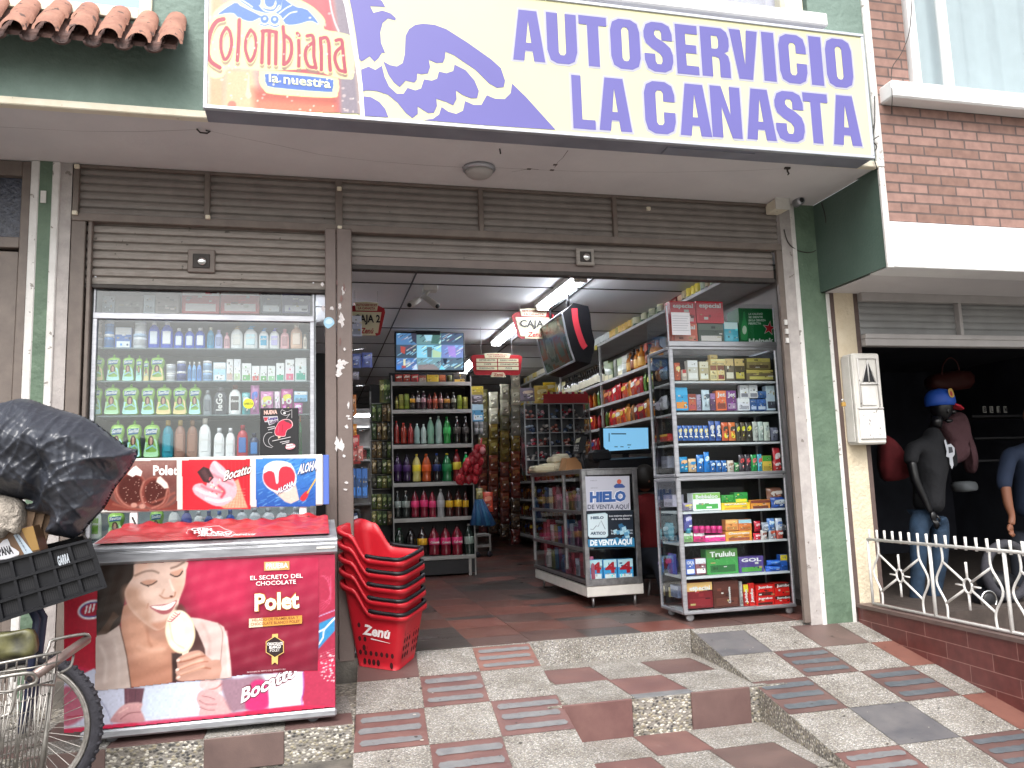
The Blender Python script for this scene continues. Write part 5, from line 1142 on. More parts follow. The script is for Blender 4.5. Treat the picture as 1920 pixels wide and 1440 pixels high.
def item(kind, x0, x1, z0, z1, Y, c1, c2, label, group=None, text=None, name=None, c3=None, tc='#f0efec', F=None, small=False, tilt=0, cat=None):
    """one pack: local x across, y depth (front at -), z up; F maps local (x, y, z) to the world"""
    c3_ = c3; c1, c2, c3 = dk(c1, GAIN), dk(c2, GAIN), dk(c3, GAIN) if c3 else None
    w_, h = abs(x1-x0), z1-z0; cx = (x0+x1)/2; r = w_/2
    t = thing(name or NAMEN[kind], label, cat or CATN[kind], (cx, Y, z0), group); t.rotation_euler = (0, tilt, F or 0)
    mp = mat('p_'+c1, c1, .35, coat=.15); m2 = mat('p_'+c2, c2, .4)
    m3 = mat('p_'+(c3 or dk(c1, .8)), c3 or dk(c1, .8), .4)
    n = 12 if not small else 8
    B = lambda nm, b: b.build(nm, t, world=False)
    fz = -.55*r if kind in ('bottle', 'pump') else 0
    if kind in ('bottle', 'pump', 'tube'):
        b = MB(mp); sy = .55; cap = .14 if kind != 'pump' else .10
        b.lathe([(r*.86, 0), (r*.96, h*.02), (r, h*.10), (r*.97, h*.55), (r*.93, h*.66), (r*.72, h*(.80-cap*.2)), (r*.38, h*(.86-cap*.2)), (r*.34, h*(1-cap))], n=n+4, sy=sy, m=mp); B('body', b)
        b = MB(m2)
        if kind == 'pump': b.lathe([(r*.4, h*.86), (r*.4, h*.92), (r*.12, h*.93), (r*.12, h*.965)], n=8, m=m2); b.box(-r*.15, r*.55, -r*.12, r*.12, h*.965, h)
        else: b.lathe([(r*.42, h*(1-cap)), (r*.42, h*.98), (r*.38, h)], n=10, m=m2)
        B('cap', b)
        b = MB(m3); b.bbox(-r*.62, r*.62, -r*sy-.003, -r*sy*.5, h*.16, h*.62, .003); B('label', b)
        fz = -r*sy-.0035
    elif kind == 'soda':
        b = MB(mat('s_'+c1, c1, .08, coat=.6, spec=.7)); b.lathe([(r*.75, 0), (r*.95, h*.015), (r, h*.06), (r*.94, h*.18), (r*.88, h*.27), (r*.98, h*.36), (r, h*.5), (r*.98, h*.62), (r*.82, h*.74), (r*.5, h*.85), (r*.27, h*.91), (r*.25, h*.945)], n=n+2); B('body', b)
        b = MB(m2); b.lathe([(r*.31, h*.94), (r*.31, h*.99), (r*.27, h)], n=10, m=m2); B('cap', b)
        if c3: b = MB(m3); b.lathe([(r*.985, h*.37), (r*1.015, h*.375), (r*1.02, h*.60), (r*.99, h*.605)], n=n+2, m=m3); B('label', b)
        fz = -r*1.03
    elif kind == 'wine':
        b = MB(mat('s_'+c1, c1, .08, coat=.6, spec=.7)); b.lathe([(r*.9, 0), (r, h*.02), (r, h*.60), (r*.85, h*.68), (r*.34, h*.78), (r*.30, h*.93)], n=n); B('body', b)
        b = MB(m2); b.lathe([(r*.35, h*.90), (r*.35, h*.995), (r*.3, h)], n=8, m=m2); B('cap', b)
        if c3: b = MB(m3); b.lathe([(r*1.0, h*.16), (r*1.02, h*.17), (r*1.02, h*.5), (r*1.0, h*.51)], n=n, m=m3); B('label', b)
    elif kind in ('can', 'jar'):
        b = MB(mp); b.lathe([(r*.9, 0), (r, h*.05), (r, h*.74), (r*.93, h*.78)] if kind == 'jar' else [(r*.9, 0), (r, h*.04), (r, h*.93), (r*.88, h*.985)], n=n+2, m=mp); B('body', b)
        b = MB(m2)
        if kind == 'jar': b.lathe([(r*1.01, h*.78), (r*1.01, h*.98), (r*.95, h)], n=n+2, m=m2)
        else: b.lathe([(r*.86, h*.985), (r*.86, h), (r*.7, h*.99)], n=n, m=m2)
        B('lid', b)
        b = MB(m3); b.lathe([(r*1.0, h*.2), (r*1.015, h*.21), (r*1.015, h*.6), (r*1.0, h*.61)], n=n+2, m=m3); B('label', b); fz = -r*1.02
    elif kind == 'pouch':
        out = sm([(-.40,0),(.40,0),(.46,.12),(.40,.30),(.36,.46),(.43,.60),(.46,.74),(.36,.86),(.14,.90),(-.14,.90),(-.36,.86),(-.46,.74),(-.43,.60),(-.36,.46),(-.40,.30),(-.46,.12)], 2)
        b = MB(mp); b.smooth = True; N = len(out); vs = []; fs = []
        for k, (s_, d_) in enumerate(((1, 0), (.96, -.018), (.75, -.032), (.4, -.038))):
            for (u, v) in out: vs.append((u*w_*s_, d_*min(1, w_/.1)+.002, (.45+(v-.45)*s_)*h))
        for k in range(3):
            for i in range(N): fs.append((k*N+i, k*N+(i+1) % N, (k+1)*N+(i+1) % N, (k+1)*N+i))
        fs.append(tuple(3*N+i for i in range(N))); fs.append(tuple(range(N))[::-1]); b.add(vs, fs, mp, True); B('body', b)
        b = MB(m2); b.lathe([(w_*.10, h*.885), (w_*.10, h*.95), (w_*.07, h*.955), (w_*.065, h)], n=8, m=m2); B('cap', b)
        D = -.038*min(1, w_/.1)-.001
        b = MB(m3); b.sheet(sm([(-.37,.03),(.37,.03),(.43,.12),(.37,.30),(.34,.44),(.1,.54),(-.16,.40),(-.35,.42),(-.37,.30),(-.43,.12)], 2), lambda u, v: V((u*w_*.93, D*(.78+.2*(1-abs(u)*2)), v*h)), m3)
        b.sheet([(-.3,.60),(.28,.63),(.36,.78),(-.32,.76)], lambda u, v: V((u*w_, D-.0012, v*h)), 'print_2a72a0_45' if False else pl('#2c6f9c'))
        hair = pl('#5b4034'); b.sheet(sm([(-.14,.34),(.12,.34),(.15,.5),(.06,.58),(-.08,.58),(-.16,.5)], 2), lambda u, v: V((u*w_, D-.0008, v*h)), hair)
        b.sheet(sm([(-.06,.36),(.07,.36),(.07,.5),(0,.54),(-.06,.5)], 2), lambda u, v: V((u*w_, D-.0016, v*h)), pl('#c99d86')); b.sheet([(-.34,.20),(.1,.30),(.34,.22),(.3,.27),(.1,.35),(-.3,.25)], lambda u, v: V((u*w_*.9, D-.0016, v*h)), pl('#9fd6dd')); B('printed_label', b)
        b = MB(); b.text('Savital', (-.31*w_, D-.0024, .645*h), (.62*w_, 0, .03*h), (0, 0, .10*h), pl('#eef3f5'), .03, .15); B('lettering', b); text = None
    elif kind in ('box', 'tray'):
        d_ = min(.10, max(.03, w_*.6)); b = MB(mp); b.bbox(-r, r, 0, d_, 0, h, .002); B('carton', b)
        b = MB(m2); b.bbox(-r+.002, r-.002, -.0012, .001, h*.66, h-.002, .0005, m2); b.bbox(-r*.8, r*.8, -.0015, .001, h*.08, h*.36, .0005, m3)
        if not small:
            for k in range(7): u_, v_ = r*(rng.random()*1.5-.8), h*(.1+rng.random()*.7); b.box(u_, u_+r*(.1+.3*rng.random()), -.0019-k*.0001, .001, v_, v_+h*(.03+.09*rng.random()), pl([dk(c1, .55), dk(c1, 1.45), '#d9d6cf', dk(c2, .7), dk(c3_ or c2, 1.2), '#b9a86a'][k % 6]))
        B('printed_band', b); fz = -.003
        if kind == 'tray': fz = -.003
    elif kind in ('bag', 'bar'):
        b = MB(mp); nx, nz = (6, 8) if small else (8, 10); vs = []; fs = []; sd_ = rng.random()*9
        for s_ in (-1, 1):
            for j in range(nz+1):
                for i in range(nx+1):
                    u, v = i/nx*2-1, j/nz*2-1
                    bul = (max(0, 1-u**4)**.5)*(max(0, 1-abs(v)**3)**.6)*min(.03, w_*.28)
                    wob = .006*math.sin(5*u+sd_+3*v)*(1-abs(v))
                    vs.append((u*r*(1-.06*(1-abs(v))), s_*(bul+.0008)+wob, (v+1)/2*h))
        q_ = (nx+1)*(nz+1)
        for s_ in (0, 1):
            for j in range(nz):
                for i in range(nx): a = s_*q_+j*(nx+1)+i; fs.append((a, a+1, a+nx+2, a+nx+1) if s_ == 0 else (a, a+nx+1, a+nx+2, a+1))
        b.add(vs, fs, mat('b_'+c1, c1, .22, coat=.5), True)
        B('wrapper', b)
        b = MB(m2); e = min(.03, w_*.28)+.003
        b.sheet(sm([(-.6,.52),(.6,.60),(.55,.78),(-.55,.74)], 2), lambda u, v: V((u*r, -e-.001, v*h)), m2); b.sheet(sm([(-.4,.16),(.45,.14),(.5,.38),(-.1,.44),(-.5,.34)], 2), lambda u, v: V((u*r, -e*.9-.001, v*h)), m3)
        if not small:
            for k in range(4): u_, v_ = rng.random()*1.1-.7, .12+rng.random()*.6; b.sheet([(u_,v_),(u_+.4,v_+.05),(u_+.35,v_+.12),(u_-.05,v_+.08)], lambda u, v, q=k: V((u*r, -e-.0012-q*.0002, v*h)), pl(['#e0dcd6', dk(c1, .5), dk(c2, 1.2), dk(c1, 1.5)][k]))
        B('printed_label', b); fz = -e-.0025
    if text:
        b = MB(); tc = '#c22432' if text == '4' else tc; cap_h = h*.45 if text == '4' else min(h*.2, w_*.95/max(2, len(text))*1.25)
        if text.startswith('|'):  # vertical lettering
            text = text[1:]; L_ = h*.62; b.text(text, (r*.3, fz-.001, h*.15), (0, 0, L_), (-min(w_*.5, L_/len(text)*1.3), 0, 0), pl(tc), .03)
        else: b.text(text, (-w_*.40, fz-.001, h*(.42 if kind not in ('box', 'tray') or text == '4' else .70)), (w_*.80, 0, 0), (0, 0, cap_h), pl(tc), .03)
        B('lettering', b)
    return t
def lab(d, n_, w_):
    s_ = '%s, %s from left, %s' % (d, n_, w_)
    D = d.split()
    while len(s_.replace('-', ' ').split()) > 15 or D[-1] in ('the', 'a', 'an', 'with', 'of', 'and', 'over', 'by', 'on', 'its', 'left', 'low', 'red', 'standing'): D.pop(); s_ = '%s, %s from left, %s' % (' '.join(D), n_, w_)
    return s_
def row(T, Y, bottom, items, where, group=None):
    """items: (kind, x0, x1, top, colour, cap/band colour, description[, text][, bottom][, third colour]) in zoomed pixel coordinates"""
    k = 0
    for it in items:
        kind, x0, x1, top, c1, c2, desc = it[:7]; text = it[7] if len(it) > 7 else None; bot = it[8] if len(it) > 8 and it[8] else bottom; c3 = it[9] if len(it) > 9 else None
        bt_ = bot(x0) if callable(bot) else bot
        a = T([(x0, bt_)])[0]; c = T([(x1, bt_)])[0]; d = T([((x0+x1)/2, top)])[0]; m_ = T([((x0+x1)/2, bt_)])[0]
        A, Bp, D, Mz = Py(*a, Y), Py(*c, Y), Py(*d, Y), Py(*m_, Y)
        n_ = ORD[k] if k < 20 else 'last'; k += 1
        item(kind, A.x, Bp.x-.0015, Mz.z, D.z, Y, c1, c2, lab(desc, n_, where), group, text, c3=c3)

# toiletries window
wd = thing('display_window', 'aluminium framed glass display window full of toiletries left of the doorway', 'display window', (-.7, .06, 0))
gx0, gx1 = -1.405, -.005; zr = Py(380, 596, .04).z
b = MB('aluminium'); b.bbox(gx0, gx0+.028, .02, .06, .02, zr-.02, .003); b.bbox(gx1-.03, gx1, .02, .06, .02, zr-.02, .003); b.bbox(gx0, gx1, .018, .06, zr-.02, zr+.022, .003); b.bbox(gx0-.0, gx0+.012, .03, .06, zr+.022, 2.6, .002); b.bbox(gx1-.012, gx1, .03, .06, zr+.022, 2.6, .002); b.build('frame', wd)
b = MB('pane_dirty'); b.box(gx0+.028, gx1-.03, .038, .042, .03, zr-.02); b.box(gx0+.012, gx1-.012, .044, .048, zr+.022, 2.6); b.build('pane', wd)
z3_ = Zp(140, 400, 3.13); WY = .13
zs = [Py(*z3_([(700, y)])[0], WY).z for y in (798, 988, 1186, 1437)] + [zr-.01, Py(400, 1003, WY).z]
mat('shelf_edge', '#d6d8da', .4); mat('glass_shelf', '#9fb3b5', .15, alpha=.55); mat('cab_back', '#b5bcc0', .7, var=.1, vs=3)
for z in zs: b = MB('glass_shelf' if z != zs[4] else 'white_shelf'); b.box(gx0+.03, gx1-.032, .07, .40, z-.010, z-.001); b.build('shelf', wd)
b = MB('cab_back'); b.box(gx0, gx1, .42, .43, .02, 2.6); b.box(gx0-.01, gx0-.001, .06, .42, .02, 2.6); b.box(gx1+.0, gx1+.01, .06, .42, .02, 2.6); b.build('back_panel', wd)
b = MB('wall_in'); b.box(gx0, gx1, .061, .43, 0, .15); b.build('plinth', wd)
G1, G2 = '#90bb5c', '#86b83e'
LG, TAN, CY = '#a9d4a8', '#d8c48c', '#a8d8d2'
P_ = lambda x0, x1, t, c3=LG, d='lime green shampoo pouch': ('pouch', x0, x1, t, G1, '#6fa93a', d, 'x', None, c3)
row(z3_, WY, 797, [('jar',105,165,715,'#c9c2bd','#8f8a88','white jar with brown label'), ('jar',170,233,712,'#3f78b5','#d8dadb','blue and white jar'), ('box',235,333,668,'#2e66ae','#e6e6ea','blue and white carton with red swirl','Cotonete',None,'#d9dfe8'), ('jar',342,425,712,'#cfd3d8','#9fb6cc','white jar with pale blue lid'),
 ('bottle',430,500,632,'#2c4fb8','#e2e4e8','tall deep blue bottle with white cap',None,None,'#cfd6ea'), ('bottle',503,580,632,'#2c4fb8','#e2e4e8','tall deep blue bottle with white cap and white label',None,None,'#dde2f0'), ('bottle',583,640,675,'#3458bb','#e2e4e8','short blue bottle with white cap',None,None,'#d7ddef'), ('bottle',645,704,675,'#3458bb','#e2e4e8','short blue bottle with white cap, twin of its neighbour',None,None,'#d7ddef'), ('bottle',706,768,672,'#2f55b0','#e8e8ea','blue bottle with an oval white label',None,None,'#e7eaf2'),
 ('bottle',776,820,668,'#3c93b8','#dfd9c6','teal bottle with cream cap'), ('bottle',822,870,685,'#a9b5dd','#b9b2dc','pale lilac clear bottle'), ('bottle',876,911,700,'#d9a9b0','#c98f99','slim pink bottle'),
 ('pump',915,988,662,'#e6e5e2','#c5ad86','large white lotion bottle with tan pump','Lubri',None,'#d9d6cf'), ('pump',992,1075,662,'#e6e7ea','#3f9fd0','large white lotion bottle with sky blue pump','Lubri',None,'#bcd8e6'), ('pump',1080,1140,675,'#e3e5ea','#3f8fd0','white lotion bottle with blue pump and teal label','Lubri',None,'#3fa0c4'), ('pump',1143,1203,675,'#e3e3ea','#6a66c0','white lotion bottle with violet pump','Lubri',None,'#b9b2dc'),
 ('bottle',1207,1260,680,'#dba7ac','#c9848d','pink cream bottle'), ('bottle',1266,1338,650,'#d9b49c','#e9dfd0','beige baby-oil bottle',None,None,'#e3ccbd'), ('bottle',1340,1366,710,'#d9cfc2','#c9b8a6','tiny cream bottle')], 'on top window shelf', 'toiletries on the top window shelf')
row(z3_, WY, 714, [('jar',108,162,635,'#cdbfb6','#a9a4a2','white and brown jar stacked on another'), ('jar',175,233,632,'#4a86c4','#d9dcdf','blue jar stacked on another'), ('jar',352,422,622,'#dfe2e6','#aebfce','pale jar stacked on another')], 'of upper jars on top window shelf', 'toiletries on the top window shelf')
row(z3_, WY, 988, [P_(92,181,830,TAN,'lime pouch with a tan lower half'), P_(184,275,830,CY,'lime pouch with an aqua lower half'), P_(277,357,830,CY,'lime pouch with an aqua swirl'), P_(356,400,836,CY,'narrow half-hidden lime pouch'), P_(402,440,850,TAN,'brownish lime pouch pushed behind'), P_(441,535,830,TAN,'lime pouch with a tan swirl'),
 ('jar',537,594,938,'#cfd2d6','#e6e7e9','squat pale jar'), ('jar',597,657,930,'#3f4f86','#e4e6ea','squat navy jar with white lid'), ('tube',662,686,872,'#6aa0d6','#dfe5ec','slim blue tube'), ('tube',688,714,872,'#7fb0dc','#dfe5ec','slim pale blue tube'), ('tube',716,746,872,'#5e90cf','#dfe5ec','slim mid blue tube'),
 ('jar',751,808,925,'#8fb1d6','#d6dde6','rounded pale blue jar'), ('box',812,888,875,'#a7cce2','#dfe9ef','light blue and white cream carton','Crema',None,'#e8edf0'), ('box',890,930,855,'#e9e8ea','#dfe0e4','tall white carton',None,None,'#c5a9a2'), ('box',933,975,855,'#e9e8ea','#d9dade','tall white carton beside its twin',None,None,'#b9c9a2'),
 ('box',980,1036,880,'#e6e9e4','#dfe6df','white carton with a green leaf','lander',None,'#6aa86a'), ('box',1039,1086,895,'#e8e6e6','#e2e2e4','small white carton with a red dot',None,None,'#c9605f'), ('box',1088,1130,895,'#e8e8e6','#dfe4de','small white carton with a green dot',None,None,'#6aa86a'), ('box',1133,1178,895,'#e6e8e6','#dbe2dc','small white carton with a pale green dot',None,None,'#8fbf92'), ('box',1182,1232,878,'#d9ece0','#eef3ef','white carton with a teal leaf',None,None,'#3fa583')], 'on second window shelf', 'toiletries on the second window shelf')
row(z3_, WY, 988, [('box',1236,1290,858,'#ecd9de','#f2e9ec','white carton with a pink leaf',None,None,'#d0627f'), ('box',1294,1362,848,'#d5eae5','#eef3f1','tall white carton with a green leaf',None,None,'#3f9f8a')], 'at right end of second window shelf', 'toiletries on the second window shelf')
row(z3_, WY, 936, [('jar',537,594,888,'#c5cad2','#e8e9eb','pale jar stacked on its twin'), ('jar',600,655,870,'#5a6a9c','#e4e6ea','blue-grey jar stacked on a navy one'), ('jar',753,806,868,'#9fbbdc','#dfe5ec','pale blue jar stacked on another')], 'of upper jars on second window shelf', 'toiletries on the second window shelf')
row(z3_, WY, 1185, [P_(84,167,1003,CY,'lime pouch with an aqua base'), P_(169,273,1003,LG,'lime pouch with a pale green base'), P_(275,384,1003,CY,'lime pouch with an aqua wave'), P_(387,478,1003,CY,'lime pouch with a blue-green base'), P_(474,576,1003,TAN,'lime pouch with two women and a tan base'), P_(573,668,1003,TAN,'lime pouch with a tan base'), P_(666,748,1003,CY,'lime pouch at the end of its row'),
 ('bottle',752,806,1040,'#8a9298','#9da3a8','grey bottle with dark lettering'), ('bottle',813,898,1022,'#55585e','#6d7076','dark grey bottle with white vertical lettering','|leGo'), ('bottle',903,978,1008,'#e6e3e0','#6d4b41','white conditioner bottle standing on its brown cap','eleve',None,'#55504f'),
 ('bag',982,1030,1052,'#4fa3a8','#e2e2e6','teal pads packet'), ('bag',1032,1084,1010,'#c07ab0','#4a6fc0','tall pink and blue pads packet'), ('bag',1090,1168,1045,'#c987b4','#d9d25a','pink pads packet with a yellow top','10'), ('bag',1172,1208,1045,'#d9c4d4','#e6e2e8','narrow pale packet'), ('bag',1211,1283,1030,'#b04a8a','#d9cf4a','magenta pads packet with a yellow top','10'), ('bag',1286,1340,1110,'#b9649c','#dfd4e2','low magenta packet')], 'on third window shelf', 'toiletries on the third window shelf')
row(z3_, WY-.02, 1105, [('box',1288,1368,1045,'#79b4d6','#d9e6ee','tilted light blue packet')], 'above the magenta packets in the window')
row(z3_, WY, 1436, [P_(203,297,1215,CY,'lime pouch half hidden by the plastic bag'), P_(299,398,1215,CY,'lime pouch with a blue base'), P_(400,506,1218,LG,'lime pouch beside the teal bottle'),
 ('bottle',510,580,1215,'#1f7f92','#b59a62','tall teal conditioner bottle',None,None,'#2b8ea0'), ('bottle',583,652,1215,'#8f6a5c','#b59a62','tall brown conditioner bottle',None,None,'#a07c6c'), ('bottle',655,722,1215,'#86604f','#8a6a50','tall darker brown conditioner bottle',None,None,'#96705f'),
 ('bottle',726,800,1203,'#e9e6e0','#dcd6cc','large white shampoo bottle','Dove',None,'#efece6'), ('bottle',815,880,1260,'#e4e4e6','#dcdce0','smaller white shampoo bottle','Dove',None,'#ededf0'), ('bottle',884,943,1260,'#e1e1e4','#d8d8dc','smaller white bottle next to the red one','Dove',None,'#ebebee'), ('bottle',950,1020,1243,'#b02a3c','#9a2233','red shampoo bottle',None,None,'#3f6fb0'), ('bottle',1022,1086,1290,'#2b3a5c','#24304c','dark navy shampoo bottle',None,None,'#3f7fc0'), ('bottle',1314,1336,1190,'#2f7a4c','#c97a4a','narrow green bottle behind the black poster')], 'on fourth window shelf', 'toiletries on the fourth window shelf')
row(zb3, WY, 735, [('bottle',5,118,490,'#dfe2dc','#d8a24a','white bottle with yellow cap','Savital',None,'#7fae4a'), ('pouch',152,290,520,G1,'#6fa93a','lime pouch low behind the freezer',None,None,LG), ('pouch',458,570,500,G1,'#6fa93a','lime pouch above the red lid',None,None,CY), ('bottle',592,680,500,'#dfe0e6','#c9ccd6','white flat-topped bottle','Clear',None,'#e9e9ef'), ('bottle',684,770,505,'#5a5f9e','#484d8a','violet-blue bottle','Clear',None,'#6a70b0'), ('bottle',775,850,530,'#dcdfe2','#cfd3d8','white rounded bottle'), ('bottle',853,922,530,'#39508f','#2f4580','dark blue bottle'), ('bottle',926,1000,530,'#c9d3e2','#3f69b0','pale blue and white bottle'), ('bottle',1003,1080,520,'#3f66b4','#32569f','bright blue bottle')]
 + [('bottle',a,b_,500,'#d3d7de','#c3c9d2',d,'H&S',None,'#e4e7ec') for a, b_, d in ((1084,1170,'pale grey dandruff shampoo bottle'), (1173,1266,'pale grey bottle with a blue roundel'), (1269,1366,'pale grey bottle above the lid middle'), (1369,1465,'pale grey bottle near the lid hinge'), (1468,1560,'last pale grey bottle by the white post'))], 'between the banner and the freezer lid', 'shampoo bottles behind the freezer')
row(z3_, .2, 587, [('box',160,235,485,'#8e9aa3','#a7b0b6','grey-blue carton'), ('box',236,400,480,'#77726f','#86817e','wide grey carton'), ('box',403,470,480,'#b2bcc3','#c4ccd1','pale blue-grey carton'), ('box',472,612,468,'#948a86','#a39995','dim brown-grey carton'), ('box',628,850,430,'#b4303a','#cfc8c6','red and white carton of gloves',None,None,'#d8d2d2'), ('box',856,1085,428,'#b4303a','#cfc8c6','red and white carton of gloves beside its twin',None,None,'#d8d2d2'), ('box',1093,1213,455,'#3b4656','#2c3542','dark blue carton with white script',None,None,'#d2d6da'), ('box',1217,1385,458,'#4c4a74','#54527e','violet carton with a white lower band',None,None,'#d9d9e2')], 'above the window', 'cartons above the display window')
# price circle and stickers on the glass
ar = Art(lambda x, y: Py(x, y, .036), (0, -1, 0)); x_, y_ = z3_([(1020, 1117)])[0]; ar.ell(x_, y_, 10, 9.5, '#d6dc3a'); ar.text('OFERTA', x_-8.5, y_+2.5, x_+8.5, y_+2, 4.2, '#3a4a2a', .03)
o = ar.build('sticker'); tag(o, 'round yellow OFERTA price sticker stuck on the window glass', 'sticker')
# black ice-lolly poster standing on the window ledge
pb = thing('advert_card', 'black advert card with a red tongue-shaped ice lolly and the word NUEVA', 'poster', Py(524, 850, .0))
zq = Zp(480, 750, 13.09); PY_ = .012
b = MB('sheet_dark'); A_, B_ = Py(*zq([(105, 245)])[0], PY_), Py(*zq([(1040, 1335)])[0], PY_); b.bbox(A_.x, B_.x, PY_, PY_+.006, B_.z, A_.z+.012, .002); b.build('card', pb)
ar = Art(lambda x, y: Py(x, y, PY_-.001), (0, -1, 0))
ar.text('NUEVA', *zq([(195,355)])[0], *zq([(522,335)])[0], 7, '#e0b9ae', .05)
ar.poly(zq([(175,405),(530,395),(550,530),(320,625),(290,540),(215,545)]), '#b9b6bd'); ar.poly(zq([(190,425),(300,430),(270,500),(215,525)]), '#b5303f'); ar.text('Lengua', *zq([(300,490)])[0], *zq([(530,465)])[0], 5, '#4a3a7a', .05); ar.text('Loca', *zq([(330,590)])[0], *zq([(540,540)])[0], 5.5, '#5a3a5a', .05)
ar.line(zq([(280,680),(460,650)]), 1.2, '#d0ccd0'); ar.line(zq([(300,735),(520,670)]), 1.2, '#d0ccd0')
TG = sm(zq([(480,870),(455,760),(500,640),(560,540),(660,480),(780,470),(880,520),(905,620),(860,690),(780,730),(740,800),(715,890),(600,900)]), 3)
ar.poly(TG, '#e3b7bd'); ar.poly([(x_*.93+ (480+610/13.09)*.07, y_*.93+(750+690/13.09)*.07) for x_, y_ in TG], '#c81e42'); ar.poly(zq([(680,500),(780,485),(860,530),(870,600),(800,560),(740,540)]), '#55303a', 3); ar.line(zq([(560,640),(540,800)]), 1.6, '#e04a68'); ar.line(zq([(650,600),(640,790)]), 1.2, '#a01534')
ar.poly(zq([(540,890),(600,880),(600,930),(545,950)]), '#ddb49c')
ar.line(sm(zq([(400,800),(280,810),(200,900),(190,1020),(260,1130),(400,1170)]), 4, False), .9, '#bdb9bd'); ar.line(sm(zq([(450,880),(370,910),(310,980),(330,1080),(420,1150)]), 4, False), .9, '#bdb9bd')
ar.line(sm(zq([(640,240),(610,290),(640,350),(740,380),(840,340)]), 4, False), .9, '#bdb9bd'); ar.line(sm(zq([(640,240),(760,290),(880,240)]), 4, False), .8, '#bdb9bd'); ar.line(zq([(880,240),(880,450)]), .8, '#bdb9bd'); ar.line(zq([(830,350),(750,450)]), .8, '#bdb9bd'); ar.ell(*zq([(700, 325)])[0], 2.5, 2, '#e0dde0')
for q_ in ([(400,1010),(850,910)], [(590,1040),(820,1000)], [(640,1080),(820,1030)]): ar.line(zq(q_), 1.1, '#d2ccd0')
ar.ell(*zq([(845, 1145)])[0], 9.5, 5.5, '#d98a94', rot=-12); ar.text('Crem', *zq([(740,1130)])[0], *zq([(900,1105)])[0], 3.2, '#f0e8e8', .06); ar.text('Helado', *zq([(745,1195)])[0], *zq([(960,1150)])[0], 3.2, '#f0e8e8', .06)
ar.build('printed_front', pb)

# right-hand sweets cabinet
CYF = .35; cbx0, cbx1 = 2.795, 3.785; ca0 = Zp(1200, 500, 4.5); ca1 = Zp(1200, 800, 3.79)
cb = thing('sweets_cabinet', 'tall aluminium and glass sweets cabinet on casters at the right of the doorway', 'display cabinet', (3.3, CYF, 0))
zc_ = lambda T, x, y: Py(*T([(x, y)])[0], CYF).z
ztop, zmid, zbot = 2.19, Py(1370, 892, CYF).z, Py(1385, 1146, CYF).z
def frame_section(z0, z1, nm):
    b = MB('aluminium'); r = .026
    for (x, y) in ((cbx0, CYF), (cbx1-r, CYF), (cbx0, CYF+.42), (cbx1-r, CYF+.42)): b.bbox(x, x+r*(1.5 if x == cbx0 and y == CYF else 1), y, y+r, z0, z1, .007)
    for z in (z0, z1-r):
        b.bbox(cbx0, cbx1, CYF-.003, CYF+r-.003, z, z+r, .005); b.bbox(cbx0, cbx1, CYF+.42, CYF+.42+r, z, z+r, .005); b.bbox(cbx0-.002, cbx0+r-.002, CYF+r, CYF+.42, z, z+r, .005); b.bbox(cbx1-r+.002, cbx1+.002, CYF+r, CYF+.42, z, z+r, .005)
    b.build(nm, cb)
frame_section(zbot, zmid-.004, 'lower_frame'); frame_section(zmid+.004, ztop, 'upper_frame')
b = MB('pane');
for z0, z1 in ((zbot+.026, zmid-.03), (zmid+.03, ztop-.026)): b.box(cbx0+.04, cbx1-.026, CYF+.008, CYF+.011, z0, z1); b.box(cbx0+.008, cbx0+.011, CYF+.027, CYF+.42, z0, z1)
b.build('pane', cb)
b = MB('sheet_dark'); b.box(cbx0+.03, cbx1-.03, CYF+.40, CYF+.405, zbot+.03, ztop-.03); b.box(cbx1-.012, cbx1-.008, CYF+.03, CYF+.40, zbot+.03, ztop-.03); b.box(cbx0+.02, cbx1-.02, CYF+.02, CYF+.42, zbot+.004, zbot+.014); b.build('back_panel', cb)
shz = [Py(*ca0([(730, 962)])[0], CYF).z, Py(*ca0([(740, 1222)])[0], CYF).z, Py(*ca1([(650, 110)])[0], CYF).z, zmid+.012, Py(*ca1([(680, 590)])[0], CYF).z, Py(*ca1([(690, 815)])[0], CYF).z, Py(*ca1([(700, 1048)])[0], CYF).z, zbot+.02]
for z in shz: b = MB('shelf_edge'); b.box(cbx0+.03, cbx1-.028, CYF+.014, CYF+.39, z-.018, z-.002); b.build('shelf', cb)
for x, y in ((cbx0+.06, CYF+.05), (cbx1-.05, CYF+.05), (cbx0+.06, CYF+.38), (cbx1-.05, CYF+.38)):
    b = MB('steel'); b.box(x-.02, x+.02, y-.02, y+.02, zbot-.012, zbot-.001); b.tube([(x, y, zbot-.01), (x, y, .05)], .008, 6); o = b.build('caster', cb)
    b = MB('#8a8a8d'); b.lathe([(.005, -.012), (.03, -.012), (.034, 0), (.03, .012), (.005, .012)], (x+.005, y-.01, .034), 14, axis='Y'); b.build('wheel', o)
# glass box on top
b = MB('aluminium');
for x in (cbx0, cbx1-.012): b.bbox(x, x+.012, CYF, CYF+.012, ztop+.001, 2.53, .002)
b.bbox(cbx0, cbx1, CYF-.008, CYF+.02, ztop+.001, ztop+.045, .004); b.build('top_box_frame', cb)
b = MB('pane'); b.box(cbx0+.012, cbx1-.012, CYF+.005, CYF+.008, ztop+.045, 2.56); b.box(cbx0+.004, cbx0+.007, CYF+.02, CYF+.42, ztop+.01, 2.56); b.build('pane', cb)
CI = CYF+.07
row(ca0, CI, 640, [('box',275,492,478,'#c4543a','#cf6a55','orange-red carton at the bottom of the stack','especial',None,'#d98a75'), ('box',497,712,482,'#3a4438','#5a6258','carton printed with four silver sweet sticks',None,None,'#d8cfc9'), ('box',718,836,468,'#4aa3b8','#c9dfe6','turquoise and white carton',None,None,'#5ab3c6')], 'on top of the sweets cabinet', 'cartons on top of the sweets cabinet')
